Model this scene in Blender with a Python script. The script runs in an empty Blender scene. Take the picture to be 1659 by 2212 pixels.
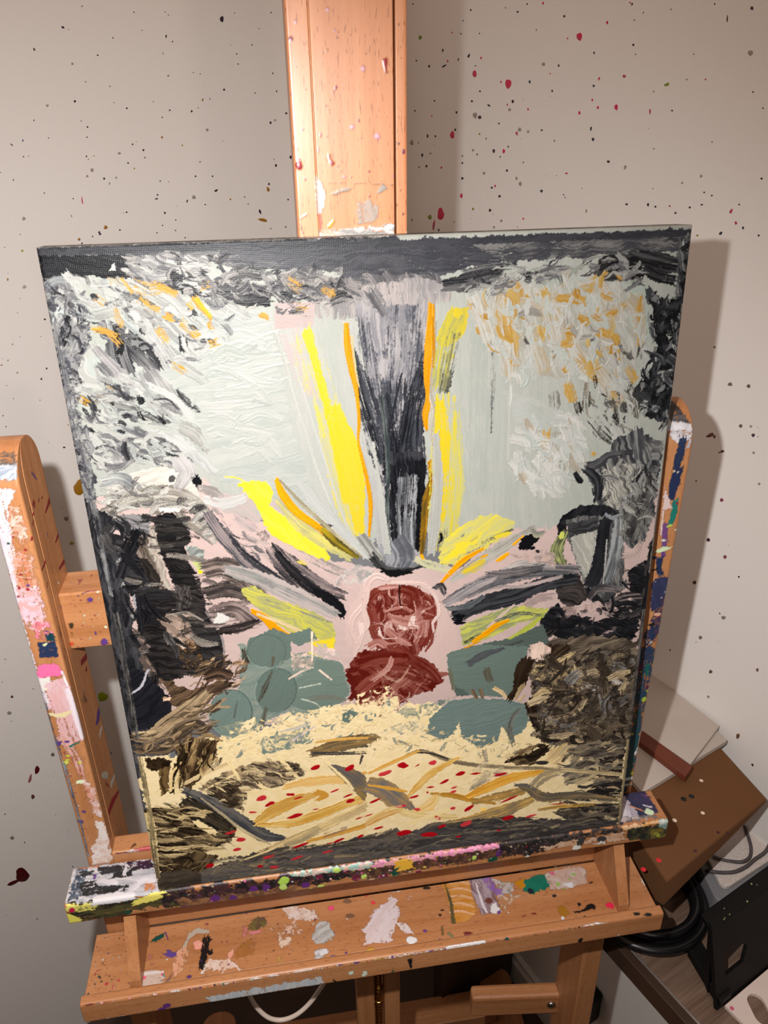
# A small abstract canvas on a paint-splattered easel, in the corner of a room, lit by the phone's own flash.
import bpy, bmesh, math, random
import numpy as np
from mathutils import Vector, Matrix

C = bpy.context.scene.collection
S = bpy.context.scene
ZF = 1.0                                    # the canvas ledge stands 1 m above the floor

# ---------------------------------------------------------------- camera, lights, exposure
CAM = Vector((0.1282, -0.4427, 0.5553 + ZF))
AX_R, AX_D, AX_F = Vector((0.98838, -0.15122, -0.01543)), Vector((-0.0812, -0.4395, -0.8946)), Vector((0.1285, 0.88542, -0.44668))
cd = bpy.data.cameras.new('camera'); cam = bpy.data.objects.new('camera', cd); C.objects.link(cam)
M = Matrix((AX_R, -AX_D, -AX_F)).transposed().to_4x4(); M.translation = CAM
cam.matrix_world = M
cd.sensor_fit = 'HORIZONTAL'; cd.sensor_width = 36.0; cd.lens = 36.0 * 1640.0 / 1659.0
cd.clip_start = 0.01; cd.clip_end = 20
S.camera = cam

fl = bpy.data.lights.new('camera_flash', 'SPOT'); fo = bpy.data.objects.new('camera_flash', fl); C.objects.link(fo)
fl.energy = 31.0; fl.color = (1.0, 0.985, 0.965); fl.shadow_soft_size = 0.005; fl.spot_size = math.radians(128); fl.spot_blend = 1.0
fo.location = CAM + Vector((-0.041, 0.055, 0.021))
fo.rotation_euler = (Vector((-0.08, 0.72, -0.62))).to_track_quat('-Z', 'Y').to_euler()

# white ceiling bouncing the room's warm light
rl = bpy.data.lights.new('ceiling_bounce', 'AREA'); ro = bpy.data.objects.new('ceiling_bounce', rl); C.objects.link(ro)
rl.shape = 'SQUARE'; rl.size = 1.7; rl.energy = 9.5; rl.color = (1.0, 0.73, 0.57)
ro.location = (-0.25, -0.35, 1.48 + ZF)

# a small lamp standing behind the viewer
kl = bpy.data.lights.new('standing_lamp', 'POINT'); ko = bpy.data.objects.new('standing_lamp', kl); C.objects.link(ko)
kl.energy = 5.0; kl.color = (1.0, 0.88, 0.78); kl.shadow_soft_size = 0.03
ko.location = (0.31, -1.10, 0.62 + ZF)

w = bpy.data.worlds.new('room_air'); S.world = w; w.use_nodes = True
w.node_tree.nodes['Background'].inputs[0].default_value = (1.0, 0.80, 0.66, 1); w.node_tree.nodes['Background'].inputs[1].default_value = 0.03

S.view_settings.view_transform = 'Standard'; S.view_settings.look = 'None'
S.view_settings.exposure = 0.0; S.view_settings.gamma = 1.0; S.view_settings.use_curve_mapping = False

# ---------------------------------------------------------------- paint engine
# Lays strokes of paint (colour, coverage, thickness) on a grid of surface points given in millimetres.
def _hash(ix, iy, seed):
    h = (ix.astype(np.int64) * 374761393 + iy.astype(np.int64) * 668265263 + seed * 1442695041) & 0xFFFFFFFF
    h = ((h ^ (h >> 13)) * 1274126177) & 0xFFFFFFFF
    h = (h ^ (h >> 16)) & 0xFFFFFFFF
    return (h.astype(np.float32)) * np.float32(1.0 / 4294967295.0)

def vnoise(x, y, seed=0):
    x = np.asarray(x, np.float32); y = np.asarray(y, np.float32)
    ix = np.floor(x); iy = np.floor(y)
    fx = x - ix; fy = y - iy
    fx = fx * fx * (3 - 2 * fx); fy = fy * fy * (3 - 2 * fy)
    ix = ix.astype(np.int64); iy = iy.astype(np.int64)
    a = _hash(ix, iy, seed); b = _hash(ix + 1, iy, seed)
    c = _hash(ix, iy + 1, seed); d = _hash(ix + 1, iy + 1, seed)
    return (a + (b - a) * fx) * (1 - fy) + (c + (d - c) * fx) * fy

def fbm(x, y, seed=0, o=3):
    s = 0; amp = 0.5; tot = 0
    for k in range(o):
        s = s + amp * vnoise(x * 2 ** k, y * 2 ** k, seed + 17 * k); tot += amp; amp *= 0.6
    return s / tot

def sstep(a, b, x):
    t = np.clip((x - a) / (b - a), 0, 1)
    return t * t * (3 - 2 * t)

def eq(n, g=1.9):
    return np.clip((n - 0.5) * g + 0.5, 0, 1)

def lin(c):
    c = np.asarray(c, np.float32) / 255.0
    return np.where(c <= 0.04045, c / 12.92, ((c + 0.055) / 1.055) ** 2.4).astype(np.float32)

def spline(p, n):
    p = np.asarray(p, np.float32)
    if len(p) == 2:
        t = np.linspace(0, 1, n)[:, None]
        return p[0] + (p[1] - p[0]) * t
    q = np.vstack([2 * p[0] - p[1], p, 2 * p[-1] - p[-2]])
    out = []
    m = len(p) - 1
    for u in np.linspace(0, m - 1e-4, n):
        i = int(u); f = u - i
        a, b, c, d = q[i], q[i + 1], q[i + 2], q[i + 3]
        out.append(0.5 * (2 * b + (c - a) * f + (2 * a - 5 * b + 4 * c - d) * f * f + (3 * b - a - 3 * c + d) * f ** 3))
    return np.array(out, np.float32)

def weave(X, Y, sd):
    # tooth of the cloth: paint dragged lightly catches only on the raised threads
    t = 0.5 + 0.5 * np.sin(X * 5.7) * np.sin(Y * 5.7)
    return eq(0.34 * vnoise(X * 1.9, Y * 1.9, sd + 9) + 0.3 * vnoise(X * .6, Y * .6, sd + 10) + 0.36 * t, 1.7)

class Sheet:
    def __init__(s, xs, ys, base=None):
        s.xs = np.asarray(xs, np.float32); s.ys = np.asarray(ys, np.float32)
        n = (len(s.ys), len(s.xs))
        s.col = np.zeros(n + (3,), np.float32); s.a = np.zeros(n, np.float32); s.h = np.zeros(n, np.float32)
        if base is not None:
            s.col[:] = lin(base); s.a[:] = 1
        s.k = 0

    def box(s, x0, x1, y0, y1):
        i0, i1 = np.searchsorted(s.xs, [x0, x1]); j0, j1 = np.searchsorted(s.ys, [y0, y1])
        if i1 <= i0 or j1 <= j0: return None
        X, Y = np.meshgrid(s.xs[i0:i1], s.ys[j0:j1])
        return slice(j0, j1), slice(i0, i1), X, Y

    def lay(s, J, I, a, col, h, smear=0.0):
        a3 = a[..., None]
        s.col[J, I] = s.col[J, I] * (1 - a3) + col * a3
        s.a[J, I] = s.a[J, I] + (1 - s.a[J, I]) * a
        s.h[J, I] = s.h[J, I] * (1 - a) + h * a

    def tint(s, c, c2, m):
        c = lin(c)
        if c2 is None: return np.broadcast_to(c, m.shape + (3,))
        # mix in a perceptual-ish space so half mixed streaks look like mixed paint
        a = np.sqrt(c); b = np.sqrt(lin(c2))
        q = a + (b - a) * m[..., None]
        return q * q

    def stroke(s, pts, w, c, c2=None, mix=0.5, cov=1.0, rag=0.6, h=0.25, ridge=0.0, end=None, fs=1.0, bias=0.5, soft=0.12):
        s.k += 1; sd = s.k * 31
        w = [w] if np.isscalar(w) else list(w)
        pts = np.asarray(pts, np.float32)
        L = np.sum(np.hypot(*np.diff(pts, axis=0).T))
        n = int(min(70, max(6, L / max(0.6, min(w) * 0.3))))
        sp = spline(pts, n)
        ww = np.interp(np.linspace(0, 1, n), np.linspace(0, 1, len(w)), w) if len(w) > 1 else np.full(n, w[0])
        m = max(w) / 2 + rag + 1
        g = s.box(sp[:, 0].min() - m, sp[:, 0].max() + m, sp[:, 1].min() - m, sp[:, 1].max() + m)
        if g is None: return
        J, I, X, Y = g
        seg = np.diff(sp, axis=0); sl = np.hypot(seg[:, 0], seg[:, 1]) + 1e-6
        cum = np.concatenate([[0], np.cumsum(sl)])
        best = np.full(X.shape, 1e9, np.float32); T = np.zeros_like(X); S = np.zeros_like(X); WW = np.full(X.shape, ww[0], np.float32)
        for i in range(n - 1):
            d = seg[i] / sl[i]
            rx = X - sp[i, 0]; ry = Y - sp[i, 1]
            t = rx * d[0] + ry * d[1]
            tc = np.clip(t, 0, sl[i])
            dd = (rx - tc * d[0]) ** 2 + (ry - tc * d[1]) ** 2
            u = dd < best
            best = np.where(u, dd, best)
            T = np.where(u, cum[i] + (t if i in (0, n - 2) else tc), T)
            S = np.where(u, d[0] * ry - d[1] * rx, S)
            WW = np.where(u, ww[i] + (ww[i + 1] - ww[i]) * tc / sl[i], WW)
        Lt = cum[-1]
        dist = np.sqrt(best)
        edge = WW / 2 + rag * 2.4 * (fbm(T * 0.5 / max(rag, .3), np.sign(S) * 7 + S * 0.15, sd, 4) - 0.5) + 0.5 * (vnoise(X * 1.6, Y * 1.6, sd + 2) - 0.5)
        # square-ish ends with ragged bristle marks
        endn = (rag * 3 + min(ww[0], 6) * 0.5) * (vnoise(S * 1.3 * fs, np.zeros_like(S), sd + 3) - 0.5)
        over = np.maximum(-T, T - Lt)
        along = sstep(0.3, -0.3, over - np.minimum(rag, 1) * 0.5 + endn - 0.0)
        inside = sstep(soft * 2, -soft * 2, np.abs(S) - edge) * np.where(over > 0, along, 1)
        inside = np.where(dist > WW / 2 + rag * 1.5 + .6, 0, inside)
        low = fbm(X * 0.1, Y * 0.1, sd + 30, 3)
        S2 = S + 0.9 * (fbm(T * 0.12, S * 0.1, sd + 31, 2) - 0.5)
        st = eq(0.42 * vnoise(S2 * 0.9 * fs, T * 0.03 * fs, sd + 5) + 0.33 * vnoise(S2 * 2.1 * fs, T * 0.06 * fs, sd + 6) + 0.25 * vnoise(S2 * 4.6 * fs, T * 0.11 * fs, sd + 7), 2.2)
        fine = weave(X, Y, sd)
        tn = np.clip(T / max(Lt, 1e-3), 0, 1)
        cv = np.interp(tn, np.linspace(0, 1, len(cov)), cov) if not np.isscalar(cov) else cov
        nn = 0.58 * st + 0.42 * fine + 0.7 * (low - 0.5)
        thr = 1 - cv
        a = inside * np.where(cv >= 0.999, 1, sstep(thr * 1.15 - 0.2, thr * 1.15 + 0.12, nn))
        st2 = 0.32 * vnoise(S2 * 0.5 * fs + 50, T * 0.02 * fs, sd + 12) + 0.30 * vnoise(S2 * 1.5 * fs, T * 0.045 * fs, sd + 13) + 0.18 * vnoise(S2 * 4.2 * fs, T * 0.09 * fs, sd + 14) + 0.3 * low
        mm = sstep(bias - 0.42, bias + 0.42, eq(st2 / 1.1, 2.6)) * mix
        hh = h * (0.55 + 0.9 * st) * (0.6 + 0.4 * fine)
        if ridge:
            e = np.abs(np.abs(S) - (edge - 0.5))
            hh = hh + ridge * np.exp(-(e / 0.55) ** 2) * (0.4 + 1.2 * vnoise(T * 0.12, np.sign(S) * 3, sd + 20))
        s.lay(J, I, a, s.tint(c, c2, mm), hh)

    def poly(s, pts, c, c2=None, mix=0.5, cov=1.0, rag=1.5, ang=None, h=0.2, fs=1.0, bias=0.5, ridge=0.0, grain=1.0):
        s.k += 1; sd = s.k * 37
        p = np.asarray(pts, np.float32)
        m = rag * 1.5 + 1
        g = s.box(p[:, 0].min() - m, p[:, 0].max() + m, p[:, 1].min() - m, p[:, 1].max() + m)
        if g is None: return
        J, I, X, Y = g
        f = 0.55 / max(rag, 0.4)
        wx = X + rag * 2 * (fbm(X * f, Y * f, sd, 5) - 0.5) * 1.7; wy = Y + rag * 2 * (fbm(X * f, Y * f, sd + 2, 5) - 0.5) * 1.7
        ins = np.zeros(X.shape, bool); dmin = np.full(X.shape, 1e9, np.float32)
        for i in range(len(p)):
            x0, y0 = p[i]; x1, y1 = p[(i + 1) % len(p)]
            if y0 != y1:
                c_ = ((y0 > wy) != (y1 > wy)) & (wx < (x1 - x0) * (wy - y0) / (y1 - y0) + x0)
                ins ^= c_
            dx, dy = x1 - x0, y1 - y0; q = dx * dx + dy * dy + 1e-6
            t = np.clip(((wx - x0) * dx + (wy - y0) * dy) / q, 0, 1)
            dmin = np.minimum(dmin, (wx - x0 - t * dx) ** 2 + (wy - y0 - t * dy) ** 2)
        d = np.sqrt(dmin) * np.where(ins, 1, -1)
        inside = sstep(-0.2, 0.2, d)
        low = fbm(X * 0.1, Y * 0.1, sd + 30, 3)
        if ang is None:
            st = eq(fbm(X * 0.45 * fs * grain, Y * 0.45 * fs * grain, sd + 4, 4), 2.4); st2 = eq(fbm(X * 0.22 * fs * grain, Y * 0.22 * fs * grain, sd + 5, 4), 2.6)
        else:
            r = math.radians(ang); ca, sa = math.cos(r), math.sin(r)
            wob = fbm(X * 0.07, Y * 0.07, sd + 8, 3) - .5
            T = X * ca + Y * sa; S = -X * sa + Y * ca + wob * 9
            st = eq(0.42 * vnoise(S * 0.9 * fs, T * 0.035 * fs, sd + 4) + 0.33 * vnoise(S * 2.1 * fs, T * 0.07 * fs, sd + 5) + 0.25 * vnoise(S * 4.6 * fs, T * 0.12 * fs, sd + 6), 2.2)
            st2 = 0.30 * vnoise(S * 0.45 * fs, T * 0.03 * fs, sd + 16) + 0.28 * vnoise(S * 1.4 * fs, T * 0.055 * fs, sd + 17) + 0.17 * vnoise(S * 4.2 * fs, T * 0.1 * fs, sd + 18) + 0.35 * low
            st2 = eq(st2 / 1.1, 2.7)
        fine = weave(X, Y, sd)
        nn = 0.6 * st + 0.4 * fine + 0.7 * (low - 0.5)
        thr = 1 - cov
        a = inside * (1 if cov >= 0.999 else sstep(thr * 1.15 - 0.2, thr * 1.15 + 0.12, nn))
        mm = sstep(bias - 0.42, bias + 0.42, st2) * mix
        hh = h * (0.5 + 0.9 * st) * (0.6 + 0.4 * fine)
        if ridge: hh = hh + ridge * np.exp(-((d - 0.6) / 0.6) ** 2)
        s.lay(J, I, a, s.tint(c, c2, mm), hh)

    def dot(s, x, y, rx, ry, ang, c, h=0.3, a=1.0, rag=0.25):
        s.k += 1; sd = s.k * 41
        m = max(rx, ry) * 1.4 + .3
        g = s.box(x - m, x + m, y - m, y + m)
        if g is None: return
        J, I, X, Y = g
        r = math.radians(ang); ca, sa = math.cos(r), math.sin(r)
        u = (X - x) * ca + (Y - y) * sa; v = -(X - x) * sa + (Y - y) * ca
        q = np.hypot(u / rx, v / ry) + rag * (vnoise(X * 1.5 / max(rx, .5), Y * 1.5 / max(rx, .5), sd) - 0.5) * 2
        k = 0.3 / max(0.3, min(rx, ry))
        al = sstep(1 + k, 1 - k, q) * a
        s.lay(J, I, al, np.broadcast_to(lin(c), X.shape + (3,)), s.h[J, I] * 0.3 + h * np.sqrt(np.clip(1 - q * q, 0.04, 1)))

    def speck(s, n, x0, x1, y0, y1, cols, r=(0.3, 0.9), seed=1, h=0.2):
        rg = random.Random(seed)
        for _ in range(n):
            q = rg.random()
            rr = r[0] + (r[1] - r[0]) * q ** 3
            s.dot(rg.uniform(x0, x1), rg.uniform(y0, y1), rr, rr * rg.uniform(.6, 1.3), rg.uniform(0, 180), rg.choice(cols), h)

    def dabs(s, pts, n, L, W, ang, spread, pal, seed=1, cov=(0.6, 1.0), h=(0.2, 0.6), bend=0.25, ridge=0.25, rag=0.5):
        # many small touches of a knife or brush scattered over an outline
        rg = random.Random(seed); p = np.asarray(pts, float)
        x0, y0 = p.min(0); x1, y1 = p.max(0); k = 0; tries = 0
        wts = [q[2] for q in pal]
        while k < n and tries < n * 40:
            tries += 1; x, y = rg.uniform(x0, x1), rg.uniform(y0, y1); ins = False
            for i in range(len(p)):
                ax, ay = p[i]; bx, by = p[(i + 1) % len(p)]
                if (ay > y) != (by > y) and x < (bx - ax) * (y - ay) / (by - ay) + ax: ins = not ins
            if not ins: continue
            k += 1; l = L[0] + (L[1] - L[0]) * rg.random() ** 1.6; w = W[0] + (W[1] - W[0]) * rg.random() ** 1.6
            t = math.radians(ang + rg.gauss(0, spread)); b = rg.uniform(-bend, bend) * l
            dx, dy = math.cos(t) * l / 2, math.sin(t) * l / 2
            c, c2, _ = rg.choices(pal, wts)[0]
            s.stroke([(x - dx, y - dy), (x - dy * b / l * 2, y + dx * b / l * 2), (x + dx, y + dy)], [w * rg.uniform(.5, 1), w, w * rg.uniform(.2, .8)], c, c2, mix=rg.uniform(.5, 1), cov=rg.uniform(*cov), rag=rag * min(1, w / 3), h=rg.uniform(*h), ridge=ridge * rg.random(), fs=1.7, bias=rg.uniform(.4, .65))

    def run(s, ops):
        for o in ops:
            getattr(s, o[0])(*o[1], **o[2])
# ---------------------------------------------------------------- easel timber: straight bars with a cross-section
# easel frame: X along the ledge, Y away from the viewer, Z up; origin = lower left front corner of the canvas (metres)
EX, EY, EZ = np.array([1., 0, 0]), np.array([0, 1., 0]), np.array([0, 0, 1.])

def rrect(a0, a1, b0, b1, r=0.002, n=3, low=False):
    # rounded rectangle, counter-clockwise, starting in the middle of the b1 side (or of the b0 side)
    out = [((a0 + a1) / 2, b1)]
    for cx, cy, t0 in ((a0 + r, b1 - r, 90), (a0 + r, b0 + r, 180), (a1 - r, b0 + r, 270), (a1 - r, b1 - r, 360)):
        for k in range(n + 1):
            t = math.radians(t0 + 90 * k / n)
            out.append((cx + r * math.cos(t), cy + r * math.sin(t)))
    if low:
        h = 1 + 2 * (n + 1); out = [((a0 + a1) / 2, b0)] + out[h:] + out[1:h]
    return out

def side_groove(p, a1, b, w, d):
    # a groove cut into the a1 face at height b
    i = max(k for k in range(len(p)) if abs(p[k][0] - a1) < 1e-6 and p[k][1] < b)
    return p[:i + 1] + [(a1, b - w / 2), (a1 - d, b - w / 2), (a1 - d, b + w / 2), (a1, b + w / 2)] + p[i + 1:]

def notched(a0, a1, b0, b1, grooves, r=0.002):
    # as rrect, with thin grooves (position, width, depth) cut into the b0 face
    p = rrect(a0, a1, b0, b1, r)
    i = max(k for k in range(len(p)) if abs(p[k][1] - b0) < 1e-6 and p[k][0] < (a0 + a1) / 2)
    g = []
    for c, w, d in grooves:
        g += [(c - w / 2, b0), (c - w / 2, b0 + d), (c + w / 2, b0 + d), (c + w / 2, b0)]
    return p[:i + 1] + g + p[i + 1:]

def seg(*parts):
    # sample positions along a bar: (from, to, step) runs
    out = []
    for a_, b_, st in parts:
        n_ = max(1, int(round((b_ - a_) / st)))
        out += list(np.linspace(a_, b_, n_ + 1)[(1 if out else 0):])
    return np.array(out)

R_ = 0.0007
# name: origin, length axis, A, B, profile, samples along the length, spacing across
BARS = {
    'left_post': ((0, 0, 0), EZ, EX, EY, side_groove(rrect(-0.063, -0.0415, 0.038, 0.093, 0.002), -0.0415, 0.0495, 0.0016, 0.004), seg((-0.94, -0.1, 0.03), (-0.1, 0.0, 0.005), (0.0, 0.377, R_)), R_),
    'right_post': ((0, 0, 0), EZ, EX, EY, rrect(0.4065, 0.428, 0.038, 0.093, 0.002), seg((-0.94, -0.4, 0.03), (-0.4, -0.1, 0.004), (-0.1, 0.374, R_)), R_),
    'mast': ((0, 0, 0), EZ, EX, EY, notched(0.150, 0.2188, 0.057, 0.083, [(0.1632, 0.0007, 0.0015), (0.2112, 0.0013, 0.006)], 0.0015), seg((0.12, 0.47, 0.02), (0.47, 0.63, R_), (0.63, 0.95, 0.02)), R_),
    'crossbar': ((0, 0, 0), EX, EY, EZ, rrect(0.060, 0.093, 0.2065, 0.256, 0.0015, low=True), seg((-0.0415, 0.0, R_), (0.0, 0.4065, 0.02)), R_),
    'canvas_ledge': ((0, 0, 0), EX, EY, EZ, rrect(0.0, 0.037, -0.0235, 0.0, 0.003, low=True), seg((-0.0745, 0.4455, R_)), R_),
    'back_rail': ((0, 0, 0), EX, EY, EZ, rrect(0.0375, 0.056, -0.0900, 0.010, 0.002, low=True), seg((-0.0415, 0.0, R_), (0.0, 0.4065, 0.01)), R_),
    'tray': ((0, 0, 0), EX, EY, EZ, rrect(-0.018, 0.0372, -0.100, -0.090, 0.001, low=True), seg((-0.0715, 0.4385, R_)), R_),
    'tray_rail': ((0, 0, 0), EX, EY, EZ, rrect(-0.0275, -0.018, -0.1125, -0.0875, 0.0025, low=True), seg((-0.0735, 0.4410, R_)), R_),
}

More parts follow.
